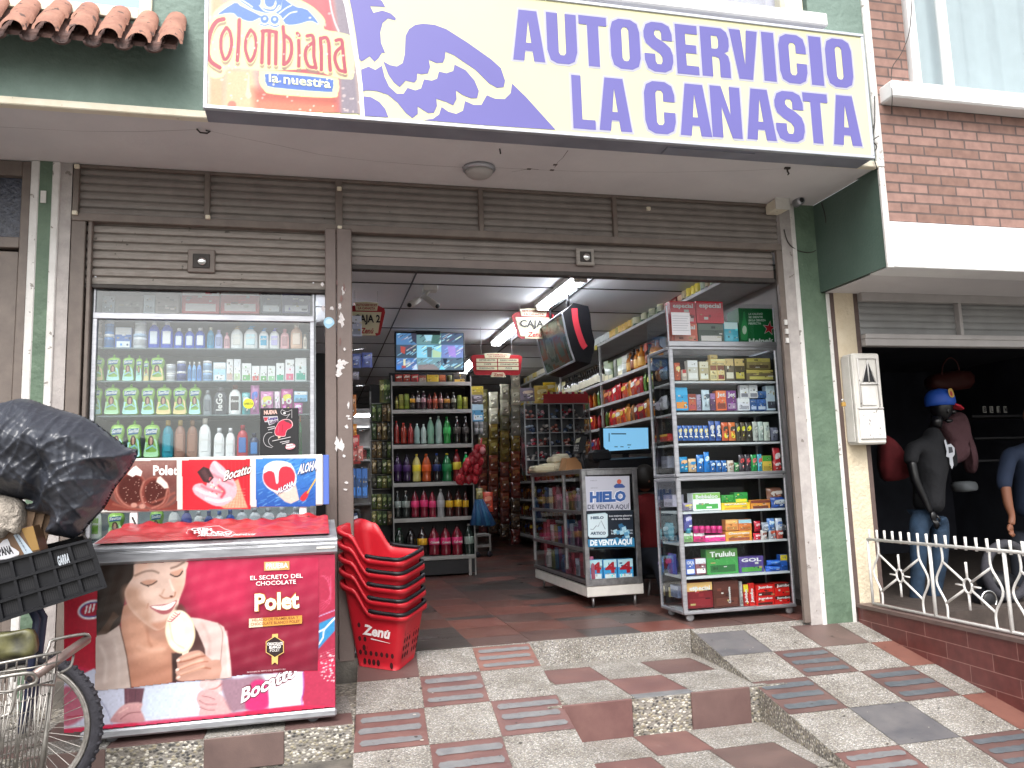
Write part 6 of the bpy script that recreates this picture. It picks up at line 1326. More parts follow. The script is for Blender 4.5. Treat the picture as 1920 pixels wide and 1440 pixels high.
row(ca0, CI, 476, [('box',262,476,292,'#c22334','#b81f30','red carton over the orange one','especial',None,'#c9b0ae'), ('box',482,712,292,'#c22334','#b81f30','red carton with a gold swirl','especial',None,'#b81f30')], 'of the red cartons on the cabinet', 'cartons on top of the sweets cabinet')
hb_ = thing('beer_carton', 'green beer carton with a red star and white lettering on the cabinet top', 'box', Py(*ca0([(990, 640)])[0], CI))
A_, B_ = Py(*ca0([(850, 640)])[0], CI), Py(*ca0([(1132, 355)])[0], CI); b = MB('#0c6a35'); b.bbox(A_.x, B_.x, CI, CI+.2, A_.z, B_.z, .003); b.build('carton', hb_)
ar = Art(lambda x, y: Py(x, y, CI-.001), (0, -1, 0)); st = [((26 if k % 2 == 0 else 10.5)*math.sin(math.pi*k/5+.15)/2.3+1200+1090/4.5, 500+520/4.5-(26 if k % 2 == 0 else 10.5)*math.cos(math.pi*k/5+.15)/2.1) for k in range(10)]
ar.poly([(x_+(x_-(1200+1090/4.5))*.18, y_+(y_-(500+520/4.5))*.18) for x_, y_ in st], '#d8d8d4'); ar.poly(st, '#c22431')
ar.text('Heinek', *ca0([(918,648)])[0], *ca0([(1128,640)])[0], 8.5, '#e4e8e4', .04)
for k, s_ in enumerate(['LA CALIDAD', 'SE SIENTE', 'EN LA CERVEZA', 'PERFECTA']): ar.text(s_, *ca0([(915,408+k*27)])[0], *ca0([(1035+(25 if k == 2 else -15*(k == 3)),406+k*27)])[0], 3.6, '#cfe0d2', .03)
ar.poly(ca0([(852,600),(855,500),(868,440),(870,385),(885,385),(888,440),(903,500),(905,615),(862,615)]), '#2f9450', 2); ar.ell(*ca0([(880, 535)])[0], 4, 8, '#c9d8c2'); ar.build('printed_front', hb_)
nt_ = MB('#dedee4'); A_, B_ = Py(*ca0([(268, 578)])[0], CYF-.002), Py(*ca0([(412, 390)])[0], CYF-.002); nt_.box(A_.x, B_.x, CYF-.014, CYF-.0125, A_.z, B_.z)
for k in range(7): z = B_.z-.03-k*(B_.z-A_.z-.05)/7; nt_.box(A_.x+.008, B_.x-.01-(k % 3)*.01, CYF-.0148, CYF-.0141, z-.0025, z, '#77778a')
o = nt_.build('paper_notice'); tag(o, 'white printed paper notice taped to the glass over the red cartons', 'notice')
GLD = '#cdb37a'
row(ca0, CI, 958, [('bag',292,345,812,'#c0552f','#d9c27a','orange sweet packet'), ('box',362,398,868,'#d9c9b8','#b53030','small white and red packet'), ('box',408,496,790,'#c3c0b5','#e4e3de','clear box of silver sweets',None,None,'#dddcd6'), ('box',508,586,800,'#b5a884','#d9d2bb','clear box of golden sweets',None,None,'#e3e0d2'), ('box',597,655,832,'#e0cf9a','#8f5a3f','cream and gold chocolate box'), ('box',658,720,832,'#dcc68a','#7c4a36','cream and brown chocolate box',None,None,'#8a3a30'), ('box',726,800,775,'#6b5f4a',GLD,'tall olive chocolate box with white sweets',None,None,'#d6d0bd'), ('box',806,892,775,'#5c5140',GLD,'tall dark chocolate box with gold sweets',None,None,'#c4b65c'), ('box',902,1148,868,'#77694f','#b9a85c','wide brown chocolate box',None,None,'#c4b96a')], 'on the top cabinet shelf', 'sweets on the top cabinet shelf')
row(ca0, CI, 862, [('box',905,1105,772,'#8a7c52','#b5a85a','wide golden chocolate box lying on another',None,None,'#5c4a36')], 'on the top cabinet shelf'); row(ca0, CI, 830, [('box',597,722,778,'#dcc486','#e6d49a','flat gold box across two cartons')], 'on the top cabinet shelf'); row(ca0, CI, 776, [('box',590,656,742,'#d2b572','#e0c88a','small gold box at the very top')], 'on the top cabinet shelf')
row(ca0, CI, 1212, [('box',300,412,1018,'#2596c8','#3aa6d4','sky blue carton with orange fish sweets',None,None,'#d98a3a'), ('box',415,480,1075,'#b5583a','#8a3a2c','orange and brown carton','Nucita',None,'#a9484a'), ('box',483,522,1078,'#8d7f9a','#a597ae','mauve carton'), ('bag',526,594,1040,'#b9c9d3','#56616c','silver blue sweet packet'), ('box',598,644,1068,'#5c3a5e','#8d6a96','dark purple carton'), ('box',648,736,1046,'#d8663a','#e07a4a','orange chocolate carton','Jet',None,'#7a3a2c'), ('box',738,820,1046,'#6a2f70','#7d3f86','purple chocolate carton','Jet',None,'#9a7f9e'), ('box',830,932,1110,'#d9d9de','#e4e4e8','white carton with tower drawing',None,None,'#9a9aa2'), ('box',936,990,1118,'#3c5a8a','#4b6a9a','dark blue carton with white figure',None,None,'#b5c0d2'), ('box',993,1070,1118,'#3a5d99','#4a6ca8','blue carton with white round figure',None,None,'#c0cad8'), ('box',1074,1162,1004,'#c2d2e2','#ccdbe8','tall pale blue tower carton',None,None,'#4a4a55')], 'on the second cabinet shelf', 'sweets on the second cabinet shelf')
row(ca0, CI, 1108, [('box',850,920,998,'#dedee2','#e8e8ec','white tower carton stacked at left',None,None,'#85858d'), ('box',926,998,995,'#dfdfe3','#e8e8ec','white tower carton stacked at right',None,None,'#85858d'), ('box',1002,1070,1050,'#45689f','#5878ab','blue carton stacked on another')], 'of second cabinet shelf stack', 'sweets on the second cabinet shelf')
T_ = ca1
row(T_, CI, 99, [('bar',268+i*37,268+i*37+35,-8,'#2c5aa0','#d9c43a',['blue and yellow chocolate bar', 'blue chocolate bar with yellow top'][i % 2],'|Jet') for i in range(6)] + [('bar',492,534,-40,'#2f4f8f','#c9c2c4','blue and brown chocolate bar','|Jet'), ('bar',540,578,-40,'#33539a','#c9c2c4','blue and white chocolate bar','|Jet'), ('bar',584,630,-30,'#c0552c','#3a3a2a','orange and black bar',None,None,'#d9c23a'), ('bar',633,682,-30,'#c96a2f','#3a3a2a','bright orange and black bar',None,None,'#d9c23a'), ('bar',686,716,-25,'#4b4538','#c9c23a','dark bar with yellow letters'), ('bar',720,752,-30,'#54493a','#c9c23a','brown bar with yellow letters'), ('bar',755,798,-30,'#3c3832','#d0c840','black bar with yellow letters'), ('bar',805,840,-35,'#b5b9b2','#8d928a','silver bar'), ('bar',843,880,-35,'#a9b5ae','#cfd3c9','silver green bar'), ('bar',883,925,-32,'#bdc4b8','#9aa3a0','pale silver bar'), ('bar',930,985,5,'#6a6a7a','#b0b0bb','grey-violet bar')], 'on the third cabinet shelf', 'sweets on the third cabinet shelf')
row(T_, CI, 322, [('bag',278,342,215,'#2b86b8','#d9a878','blue biscuit packet with white corner'), ('bag',345,402,228,'#d2b08a','#2f7fb0','tan biscuit packet'), ('bag',405,455,200,'#2a6fb5','#bcd4e6','bright blue sweet packet'), ('bag',458,498,180,'#2a7ac2','#cfe0ea','shiny blue packet leaning over')] + [('bar',500+i*40,537+i*40,240,'#2c62a0','#d2dce6','blue and white biscuit packet') for i in range(3)] + [('bar',622,668,240,'#c9bdb0','#8a6a50','beige biscuit packet'), ('bag',672,704,255,'#3f7a4a','#c9c9a9','green sweet packet'), ('bar',706,746,200,'#4a4348','#c94a4a','dark red and black bar'), ('bar',750,790,198,'#3e3a40','#c04a50','black and red bar'), ('bar',793,834,198,'#2e8a4a','#d06a6a','green and pink bar'), ('bar',838,872,196,'#4a9ab0','#c94a4a','teal and red bar'), ('box',876,942,205,'#c5a84a','#3f8a3a','yellow and green biscuit carton'), ('bag',946,1004,240,'#b03a3a','#d9cfcf','red and white sweet packet'), ('bag',950,1004,150,'#bb3038','#dcd0d0','red sweet packet on top of another')], 'on the fourth cabinet shelf', 'sweets on the fourth cabinet shelf')
row(T_, CI, lambda x: 597-.024*(x-300), [('bag',300,376,540,'#8a7f9a','#c9b84a','small mauve packet'), ('tray',380,578,470,'#d9e3dc','#7fae5a','white display box with green and coloured spots','Bubbaloo',None,'#4a9a4a'), ('tray',582,785,540,'#e0bc2f','#dcb52a','yellow display box lettered RECARGA TU LONCHERA','RECARGA',None,'#c9962f'), ('tray',790,928,520,'#d08a3a','#7a3f34','orange display box of chocolates',None,None,'#6a3a30'), ('bag',930,1040,500,'#2c4a8f','#c9cfd6','blue sweet packet with a silver top','Festival')], 'on the fifth cabinet shelf', 'sweets on the fifth cabinet shelf')
row(T_, CI+.03, 540, [('box',582,670,485,'#2f8a3a','#3f9a46','green box behind the yellow display box'), ('box',672,770,466,'#2c8a3c','#38964a','taller green box behind the yellow display box',None,None,'#d2c83a'), ('bag',900,1030,432,'#7c5344','#c9bdb5','brown cocoa packet above the blue one')], 'on the fifth cabinet shelf')
row(T_, CI, lambda x: 820-.027*(x-320), [('box',312,380,755,'#7aa36a','#c9d6c2','small green carton','Golpe'), ('tray',384,462,755,'#c0306a','#e0dada','pink and white sweet box'), ('tray',465,610,770,'#c93a80','#e2c4d2','pink display box','Barbie',None,'#c93a80'), ('box',612,800,742,'#c98a3a','#d9a04a','long yellow-orange biscuit box','Chocoramo',None,'#8a4a3a')] , 'on the sixth cabinet shelf', 'sweets on the sixth cabinet shelf')
row(T_, CI, 755, [('jar',325,362,715,'#3f9ab0','#2f7f94','small teal jar')] + [('can',380+i*42,418+i*42,705,'#c22a72','#a81f60',d) for i, d in enumerate(['pink sweet tub', 'magenta sweet tub', 'pink tub with shiny lid', 'darker pink tub', 'last pink sweet tub'])], 'in pink row of cabinet', 'pink sweet tubs in the cabinet')
row(T_, CI, 738, [('box',612,700,660,'#d08a4a','#dfae6a','orange biscuit carton'), ('box',703,797,658,'#c9743f','#9ac0c9','orange and blue carton'), ('bag',312,374,610,'#5a5a9a','#c9c2da','violet packet hanging in the corner')], 'on upper layer, sixth cabinet shelf', 'sweets on the sixth cabinet shelf')
lol = [('bag',806,860,755,'#b52535','#d9b0b4'), ('bag',812,858,670,'#a81f30','#c98a90'), ('bag',860,905,735,'#b9b2ae','#7a4a40'), ('bag',865,915,680,'#8a8f9a','#c4cad6'), ('bag',905,960,650,'#5a7fb8','#cdd8e4'), ('bag',915,965,720,'#9a9aa0','#c05038'), ('bag',965,1015,650,'#c9ced8','#4a6fb0'), ('bag',968,1020,730,'#a84a40','#d9d0cc'), ('bag',1015,1055,690,'#3a3a44','#b0a9a4')]
row(T_, CI, 808, [(k, a, b_, t_, c1, c2, d, None, (745 if t_ < 700 else None)) for (k, a, b_, t_, c1, c2), d in zip(lol, ['red wrapped sweet', 'dark red wrapped sweet', 'silver-brown wrapped sweet', 'grey wrapped sweet', 'blue wrapped sweet', 'silver and orange wrapped sweet', 'white and blue wrapped sweet', 'rust red wrapped sweet', 'black wrapped sweet'])], 'in sweet heap on sixth cabinet shelf', 'wrapped sweets heaped in the cabinet')
row(T_, CI, lambda x: 1052-.034*(x-330), [('box',330,395,945,'#4a62a8','#5a72b4','blue and white carton','OKA',None,'#d9dce6'), ('box',398,475,935,'#7a4a50','#c9ccd6','brown and white carton','OKA',None,'#e0dce0'), ('box',480,704,868,'#3f8a45','#4f7a3c','large green sweet carton','Trululu',None,'#2c5f34'), ('box',707,885,922,'#4d3f78','#55457f','purple and green carton','GOL',None,'#4a8a3f'), ('bag',890,1000,985,'#2452a8','#4a78c4','flat blue packet'), ('box',1003,1073,908,'#2a56a4','#cdb82f','blue and yellow carton')], 'on the seventh cabinet shelf', 'sweets on the seventh cabinet shelf')
row(T_, CI, 984, [('bag',900,1002,946,'#2a5cb5','#5a88cc','flat blue packet on another')], 'on the seventh cabinet shelf')
row(T_, CI, lambda x: 1290-.039*(x-340), [('tray',338,524,1105,'#6e1f24','#d9b070','dark red display box of bars','especial',None,'#7a2429'), ('box',527,712,1095,'#4d2a22','#57322a','large brown chocolate carton','|Cocosette',None,'#5c342a'), ('box',715,738,1100,'#8d8a88','#a5a2a0','narrow grey carton edge'), ('box',742,780,1120,'#a52a26','#c9b52f','red and yellow carton seen end on','|Jumbo'), ('box',783,822,1112,'#c42a26','#b5241f','bright red carton','|Jumbo'), ('box',828,958,1205,'#c0211e','#b51f1c','red chocolate carton low at left','Jumbo',None,'#4a241f'), ('box',962,1085,1200,'#c0211e','#3f211c','red chocolate carton low at right','Jumbo',None,'#c0211e')], 'on the bottom cabinet shelf', 'sweets on the bottom cabinet shelf')
row(T_, CI, lambda x: 1206-.039*(x-828), [('box',828,958,1122,'#c4231f','#b51f1c','red chocolate carton high at left','Jumbo',None,'#4a241f'), ('box',962,1085,1108,'#c4231f','#4a241f','red chocolate carton high at right','Jumbo',None,'#c0211e')], 'stacked at the cabinet bottom', 'sweets on the bottom cabinet shelf')
# packets seen through the cabinet's left side pane
def sideitem(kind, px0, px1, ptop, pbot, X, c1, c2, label, group=None, small=True, c3=None, text=None):
    A = Px(px0, pbot, X); Bq = Px(px1, pbot, X); D = Px((px0+px1)/2, ptop, X); y0, y1 = sorted((A.y, Bq.y)); w_ = abs(y1-y0)
    z0 = (A.z+Bq.z)/2; t = item(kind, -w_/2, w_/2, z0, max(z0+.03, D.z), 0, c1, c2, label, group, text, small=small, F=R(-90), c3=c3)
    t.location = (X, (y0+y1)/2, z0); return t
sp = [('bag',1233,1240,690,715,'#8a5a3c','#c9a070','brown packet'), ('bag',1242,1252,688,712,'#6f7f8f','#b9c4cc','grey packet'), ('bag',1230,1238,752,770,'#a9a4b0','#d9d6dc','pale packet'), ('bag',1241,1252,742,768,'#c4c2ca','#7a7a84','white and grey packet'), ('box',1228,1252,815,828,'#b5302a','#d9b34a','red and yellow packet'), ('box',1232,1252,856,878,'#8f8f9c','#6a6a78','grey-violet carton'),
 ('box',1233,1243,930,950,'#8a7f9a','#c9c4d0','mauve carton'), ('box',1245,1262,928,950,'#c0b9c9','#8f8aa5','pale mauve carton'), ('bag',1238,1246,992,1012,'#6aa3ad','#c4d9dc','pale teal packet'), ('bag',1249,1264,980,1012,'#5f95a5','#b0ccd4','teal packet'), ('bag',1240,1252,1045,1075,'#3f5aa0','#8f7fb5','blue packet'), ('bag',1254,1270,1038,1078,'#4a4f95','#b53f7a','violet packet'), ('box',1244,1256,1100,1118,'#b5aa7a','#d0cab0','cream carton'), ('box',1258,1272,1098,1120,'#7a86a5','#b0b8cc','blue-grey carton')]
for k, (kind, a, b_, t_, bo, c1, c2, d) in enumerate(sp): sideitem(kind, b_, a, t_, bo, cbx0+.06, c1, c2, '%s behind left side pane of the sweets cabinet, %s from the top' % (d, ORD[k]), 'packs behind the cabinet side pane')
# inside the shop
LAMPE = 24.0
mat('tube_glow', '#ffffff', .5, emit=LAMPE, ecol='#f2f6ff')
def tube_lamp(p0, p1, label, grp='ceiling tube lamps over the aisle', e=None):
    m = (p0+p1)/2; t = thing('fluorescent_lamp', label, 'lamp', m, grp); d = (p1-p0).normalized(); s_ = V((-d.y, d.x, 0))
    b = MB('aged_white'); Mx = Matrix((d, s_, V((0, 0, 1)))).transposed(); b.obox((p0+p1)/2+V((0, 0, .03)), ((p1-p0).length+.06, .16, .05), Mx); b.build('housing', t)
    for k in (-.04, .04): b = MB('tube_glow'); b.tube([p0+s_*k-V((0, 0, .018)), p1+s_*k-V((0, 0, .018))], .016, 8); b.build('tube', t)
    for q in (p0, p1): b = MB('aged_white'); b.obox(q+V((0, 0, -.012)), (.03, .13, .06), Mx); b.build('end_cap', t)
LZ = 3.03
tube_lamp(Pz(1088, 521, LZ), Pz(1017, 575, LZ), 'nearest glowing ceiling tube lamp above the hanging lightbox')
tube_lamp(Pz(975, 606, LZ), Pz(930, 643, LZ), 'second glowing ceiling tube lamp, left of the nearer CAJA sign')
tube_lamp(Pz(889, 674, LZ), Pz(868, 697, LZ), 'third ceiling tube lamp partly hidden behind the security television')
a = Py(662, 777, 6.5); tube_lamp(a, V((Py(697, 777, 6.5).x, 6.5, a.z)), 'far low tube lamp glowing between the post and the spice display')
# more lamps of the same run further in, out of sight behind the transom and shelves
a = Pz(1088, 521, LZ)
tube_lamp(V((a.x-2.6, 2.6, LZ)), V((a.x-2.6, 3.8, LZ)), 'ceiling tube lamp above the left aisle behind the shutter post', 'ceiling tube lamps over the left aisle')

# television with nine camera views
TY = 4.3; tv = thing('television', 'flat television showing nine security camera pictures above the soda rack', 'television', Py(805, 660, TY))
A, B2 = Py(741, 697, TY), Py(870, 624, TY)
b = MB('black_plastic'); b.bbox(A.x, B2.x, TY, TY+.06, A.z, B2.z, .006); b.build('casing', tv)
zt_ = Zp(740, 620, 13.71); pt = Paint(743, 625, 868.5, 693.5, .75, '#3f5a70')
cells = [((40,60,560,360),'#4a6f96'), ((565,60,1190,355),'#5d7f82'), ((1195,60,1760,330),'#44546a'), ((40,365,560,700),'#3c4a58'), ((570,370,1200,700),'#78b4c8'), ((1205,365,1760,700),'#6878a8'), ((40,705,560,1010),'#4a6a9a'), ((570,705,1190,1010),'#6a8a92'), ((1205,705,1760,1010),'#4a5f6e')]
for (x0, y0, x1, y1), c in cells:
    pt.poly(zt_([(x0,y0),(x1,y0),(x1,y1),(x0,y1)]), c, .8, smooth=0)
    for k in range(16):
        x, y = x0+30+rng.random()*(x1-x0-60), y0+20+rng.random()*(y1-y0-40); L_ = 40+rng.random()*110
        pt.line(zt_([(x, y), (min(x+L_, x1), max(y-L_*.6, y0))]), .6+rng.random()*1.6, ['#9fd0dc', '#2a3440', '#c9b8b0', '#5a3f58', '#c9d9b0', '#7ab8d8'][int(rng.integers(0, 6))], 1, .75, smooth=0)
for q_, c in (([(420,60),(560,60),(560,340),(450,250)],'#33303c'), ([(730,70),(980,70),(980,270),(820,260)],'#93bccb'), ([(980,70),(1190,70),(1120,340),(930,330)],'#3f5f58'), ([(150,400),(280,420),(260,600),(160,560)],'#a8473f'), ([(830,420),(960,420),(950,690),(840,680)],'#4a565c'), ([(970,480),(1200,560),(1180,690),(970,690)],'#9fb58f'), ([(1350,400),(1560,400),(1580,690),(1400,640)],'#8f78b8'), ([(440,1010),(560,850),(590,1010)],'#b5c9e6'), ([(600,880),(1000,860),(1180,1010),(600,1010)],'#7a6f70'), ([(1240,720),(1350,720),(1330,860),(1270,850)],'#1d2434'), ([(1140,1000),(1210,880),(1300,1000)],'#6ac0e0'), ([(60,900),(150,900),(150,1000),(60,1000)],'#3a6fb5'), ([(180,900),(290,900),(280,960),(190,960)],'#a84038'), ([(220,730),(280,730),(280,890),(220,890)],'#c9c39a')): pt.poly(zt_(q_), c, 1.2, .9, smooth=0)
pt.build('screen', lambda x, y: Py(x, y, TY-.0015), tv, .2, emit=.55)
b = MB('black_plastic'); c = Py(803, 610, TY+.04); b.box(c.x-.03, c.x+.03, TY+.02, TY+.07, B2.z-.1, 3.08); b.box(c.x-.16, c.x+.14, TY-.02, TY+.1, 3.03, 3.078); b.build('ceiling_mount', tv)
# ceiling bullet cameras
t = thing('security_camera', 'pair of white bullet cameras on one ceiling bracket inside the doorway', 'camera', Pz(806, 535, 3.08))
c = Pz(806, 536, 3.078); b = MB('aged_white'); b.bbox(c.x-.07, c.x+.07, c.y-.06, c.y+.06, 3.02, 3.078, .006); b.build('bracket', t)
d1, d2 = Py(775, 570, c.y-.05), Py(818, 574, c.y-.08)
for q0, q1 in ((Py(785, 562, c.y+.1), Py(768, 572, c.y-.1)), (Py(796, 557, c.y), Py(820, 574, c.y-.2))):
    b = MB('aged_white'); b.tube([q0, q1], [.028, .032], 10); b.tube([q0, V((c.x, c.y, 3.03))], .01, 6); bb_ = b.build('camera_body', t); b = MB('sheet_dark'); dd_ = (q1-q0).normalized(); b.tube([q1, q1+dd_*.006], .022, 10); b.build('lens', bb_)

# hanging till signs
def till_sign(px0, px1, py0, py1, Y, label, kind, name='hanging_sign'):
    A, Bq = Py(px0, py1, Y), Py(px1, py0, Y); t = thing(name, label, 'sign', ((A.x+Bq.x)/2, Y, A.z), 'hanging red and cream signs')
    X = lambda u: A.x+(Bq.x-A.x)*u
    Zz = lambda v: A.z+(Bq.z-A.z)*v
    f = lambda d: (lambda u, v, k: V((X(u), Y+d+k*.012, Zz(v))))
    rd, cr = mat('sign_red', '#a8252c', .4), mat('sign_cream', '#ded8b8', .45)
    if kind == 'till':
        b = MB(rd); b.prism([(.1,.9),(.3,1.0),(.72,1.0),(.98,.86),(1,.74),(.86,.06),(.78,.02),(.2,.02),(.13,.08),(0,.74),(.02,.84)], f(0), rd); b.build('board', t)
        b = MB(cr); b.prism([(.18,.10),(.80,.10),(.90,.74),(.08,.74)], f(-.008), cr); b.build('panel', t)
        b = MB(cr); b.prism([(.22,.78),(.78,.78),(.82,1.02),(.5,1.05),(.18,1.02)], f(-.014), cr); b.prism([(.28,.02),(.74,.02),(.66,.30),(.32,.30)], f(-.014), cr); b.build('name_plate', t)
    else:
        b = MB(rd); b.prism([(.05,.98),(.95,.98),(1,.9),(.95,.08),(.9,.02),(.1,.02),(.05,.08),(0,.9)], f(0), rd); b.build('board', t)
        b = MB(cr)
        for r0 in (.26, .45, .64): b.prism([(.1,r0),(.5,r0),(.5,r0+.15),(.1,r0+.15)], f(-.008), cr); b.prism([(.52,r0),(.92,r0),(.92,r0+.15),(.52,r0+.15)], f(-.008), cr)
        b.build('panel', t)
        b = MB(cr); b.prism([(.27,.82),(.74,.82),(.77,1.04),(.5,1.07),(.25,1.04)], f(-.014), cr); b.prism([(.36,-.08),(.66,-.08),(.62,.14),(.4,.14)], f(-.014), cr); b.build('name_plate', t)
    w_ = MB(); W = Bq.x-A.x; Hh = Bq.z-A.z
    def tx(s_, u0, u1, v, h, c, sh=0, bo=.02): w_.text(s_, (X(u0), Y-.018, Zz(v)), (W*(u1-u0), 0, 0), (0, 0, Hh*h), pl(c), bo, sh)
    if kind == 'till':
        tx('AUTOSERVICIO', .22, .78, .91, .07, '#a8252c'); tx('LA CANASTA', .28, .73, .81, .07, '#a8252c'); tx(label_text, .17, .86, .42, .22, '#1c1c20', 0, .03); tx('Zenú', .34, .66, .08, .16, '#b3202a', .2)
    else:
        tx('AUTOSERVICIO', .30, .70, .95, .06, '#a8252c'); tx('LA CANASTA', .34, .66, .86, .06, '#a8252c')
        for s_, u0, u1, v in (('DETERGENTES', .15, .46, .69), ('DESECHABLES', .56, .88, .69), ('CAFE', .24, .38, .50), ('CONDIMENTOS', .55, .89, .50), ('CHOCOLATES', .14, .44, .31), ('PAN', .66, .78, .31)): tx(s_, u0, u1, v, .06, '#2a2420')
        tx('Zenú', .42, .60, -.02, .11, '#b3202a', .2)
    w_.build('lettering', t)
    b = MB('steel')
    for u in (.2, .8): b.tube([(X(u), Y+.006, Zz(.95)), (X(u), Y+.006, 3.08)], .0025, 5)
    b.build('hanging_wire', t)
label_text = 'CAJA 2'; till_sign(652, 722, 570, 630, 2.3, 'red and cream CAJA 2 sign hanging just right of the scuffed post', 'till')
label_text = 'CAJA 1'; till_sign(961, 1040, 582, 636, 2.7, 'red and cream CAJA sign half hidden by the hanging lightbox', 'till')
till_sign(884, 979, 665, 704, 4.0, 'wide red directory sign with six cream name strips hanging over the aisle', 'dir')

# hanging curved lightbox
LB = thing('hanging_lightbox', 'curved black lightbox with a red stripe hanging on two rods from the ceiling', 'lightbox', Py(1080, 640, 1.9))
y1_ = 1.9; prf = [(1055,586),(1059,604),(1064,628),(1071,654),(1079,676),(1107,682),(1113,660),(1115,640),(1109,615),(1107,590),(1103,574),(1075,568)]
Q1 = [Py(x, y, y1_) for x, y in prf]; X0_ = Q1[0].x; y2_ = Px(1005, 622, X0_).y
b = MB('black_plastic'); N = len(Q1); vs = Q1+[V((p.x, y2_, p.z)) for p in Q1]
b.add(vs, [tuple(range(N)), tuple(range(N, 2*N))[::-1]]+[(i, (i+1) % N, N+(i+1) % N, N+i) for i in range(N)], None, False); b.build('casing', LB)
ar = Art(lambda x, y: Py(x, y, y1_-.002), (0, -1, 0)); st = sm([(1077,578),(1079,600),(1085,624),(1093,645),(1098,652)], 4, False); ar.line(st, 11, '#c23442'); ar.build('red_stripe', LB)
b = MB('sign_frame');
for yy in (y1_+.01, y2_-.02): b.tube(sm([p+V((-.006, yy-y1_, 0)) for p in Q1[:5]], 4, False), .011, 6)
for k in (0, 4): b.tube([Q1[k]+V((-.006, .01, 0)), V((Q1[k].x-.006, y2_-.02, Q1[k].z))], .011, 6)
b.build('silver_trim', LB)
vs = []; fs = []; pc = sm([p for p in [tuple(q) for q in Q1[:5]]], 5, False); nn = 24
me_c = []
pals = ['#567069', '#5f7a74', '#4a5a54', '#66706a', '#7a5548', '#6f6058', '#5a746c']
b = MB();
for i in range(len(pc)-1):
    for j in range(nn):
        f0, f1 = j/nn, (j+1)/nn; yy0, yy1 = y1_+.02+(y2_-y1_-.04)*f0, y1_+.02+(y2_-y1_-.04)*f1
        k = int((math.sin(i*.35+j*.5)+math.sin(j*.33-i*.2+2)+2)*1.74) % 7
        b.add([V((pc[i][0]-.004, yy0, pc[i][2])), V((pc[i][0]-.004, yy1, pc[i][2])), V((pc[i+1][0]-.004, yy1, pc[i+1][2])), V((pc[i+1][0]-.004, yy0, pc[i+1][2]))], [(0, 1, 2, 3)], pl(pals[k], .2), False)
b.build('picture_face', LB)
b = MB('sheet_dark')
for yy in (y1_+.12, y2_-.25): b.tube([(X0_+.10, yy, Q1[-1].z-.02), (X0_+.10, yy, 3.08)], .014, 8)
b.build('rods', LB)

# soda rack
RY = 4.66; rk = thing('soda_rack', 'grey metal shelf rack filled with six rows of soda bottles facing the door', 'shelf rack', (1.47, RY, 0))
zr_ = Zp(620, 760, 4.235); zr5 = Zp(600, 480, 4.5)
rx0, rx1 = Py(737, 850, RY).x, Py(885, 850, RY).x
lv = [Py(811, y, RY).z for y in (719, 771, 836, 907, 973)] + [Py(850, 1044, RY).z]
mat('rack_grey', '#a3a29e', .45, var=.08, vs=6)
for k, z in enumerate(lv): b = MB('rack_grey'); b.bbox(rx0, rx1, RY-.02, RY-.004, z-.03, z+.02, .003); b.box(rx0, rx1, RY-.004, RY+.42, z-.006, z+.002); b.build('shelf', rk)
b = MB('sheet_dark'); b.box(rx0, rx1, RY+.42, RY+.43, .2, lv[0]+.2); b.box(rx0-.006, rx0-.001, RY, RY+.42, .2, lv[0]+.12); b.box(rx1+.001, rx1+.006, RY, RY+.42, .2, lv[0]+.12); b.box(rx0, rx1, RY+.01, RY+.42, .03, lv[5]-.04); b.build('back_panel', rk)
b = MB('rack_grey')
for x in (rx0-.012, rx1): b.bbox(x, x+.014, RY-.015, RY+.01, .0, lv[0]+.10, .002)
for x in (rx0+.05, rx1-.08): b.box(x, x+.035, RY-.01, RY+.02, 0, lv[5]-.03)
b.build('upright', rk)
RI = RY+.06
def rrow(T, bottom, items, where, group): row(T, RI, bottom, items, where, group)
rrow(zr5, 1070, [('bag',632,698,1000,'#9a3a30','#c9b0a0','red coffee packet'), ('bag',700,765,998,'#a53f33','#c9b0a0','red coffee packet beside another'), ('bag',768,832,998,'#a23a3a','#d9c4b0','red packet by the white carton'), ('box',838,897,1008,'#b5a89a','#9a5a4a','white and brown carton'), ('box',902,1002,1003,'#c9ac48','#c9a83a','yellow carton with two dark hearts',None,None,'#c9a83a'), ('box',1010,1062,1003,'#a85a3a','#b56a48','rust carton'), ('jar',1070,1118,1010,'#5a5a3a','#8a8a5a','olive jar'), ('box',1125,1235,990,'#3a3836','#4a4642','black carton of tins',None,None,'#b5923a')], 'on the rack under the television', 'packs on top of the soda rack')
rrow(zr5, 1290, [('soda',632,662,1180,'#6a6a30','#3a3a2a','olive bottle',None,None,'#8a8a4a'), ('can',667,708,1170,'#8a8a34','#c9c29a','yellow-green can'), ('can',712,755,1165,'#7f8f2f','#9aa84a','lime can'), ('soda',760,806,1150,'#2a2420','#2a2a2a','dark bottle with yellow label',None,None,'#c9962f'), ('soda',810,850,1140,'#3a2c30','#d9d9d6','dark bottle with white cap and grey label',None,None,'#a59a9a'), ('soda',856,898,1140,'#4a3038','#d9d9d6','dark plum bottle with pink label',None,None,'#b58a90'), ('soda',904,945,1160,'#5a2a28','#3a2a2a','brown-red bottle',None,None,'#9a4a44'), ('soda',950,995,1155,'#7a3a2a','#a8452f','amber bottle with orange cap',None,None,'#b5563a'), ('soda',1000,1042,1150,'#4a2a28','#2a2020','dark red bottle',None,None,'#a87a70'), ('soda',1047,1100,1155,'#2c2422','#2a2a2a','dark bottle with amber label',None,None,'#b5803a'), ('soda',1106,1152,1150,'#2a2a24','#d0d0cc','dark bottle with white cap',None,None,'#8a8a7a'), ('can',1158,1200,1175,'#7a8a2a','#a0ab4a','tall green-yellow can'), ('can',1205,1250,1190,'#8a8a3a','#a8a860','short yellow-green can')], 'on the second rack row', 'small bottles on the soda rack')
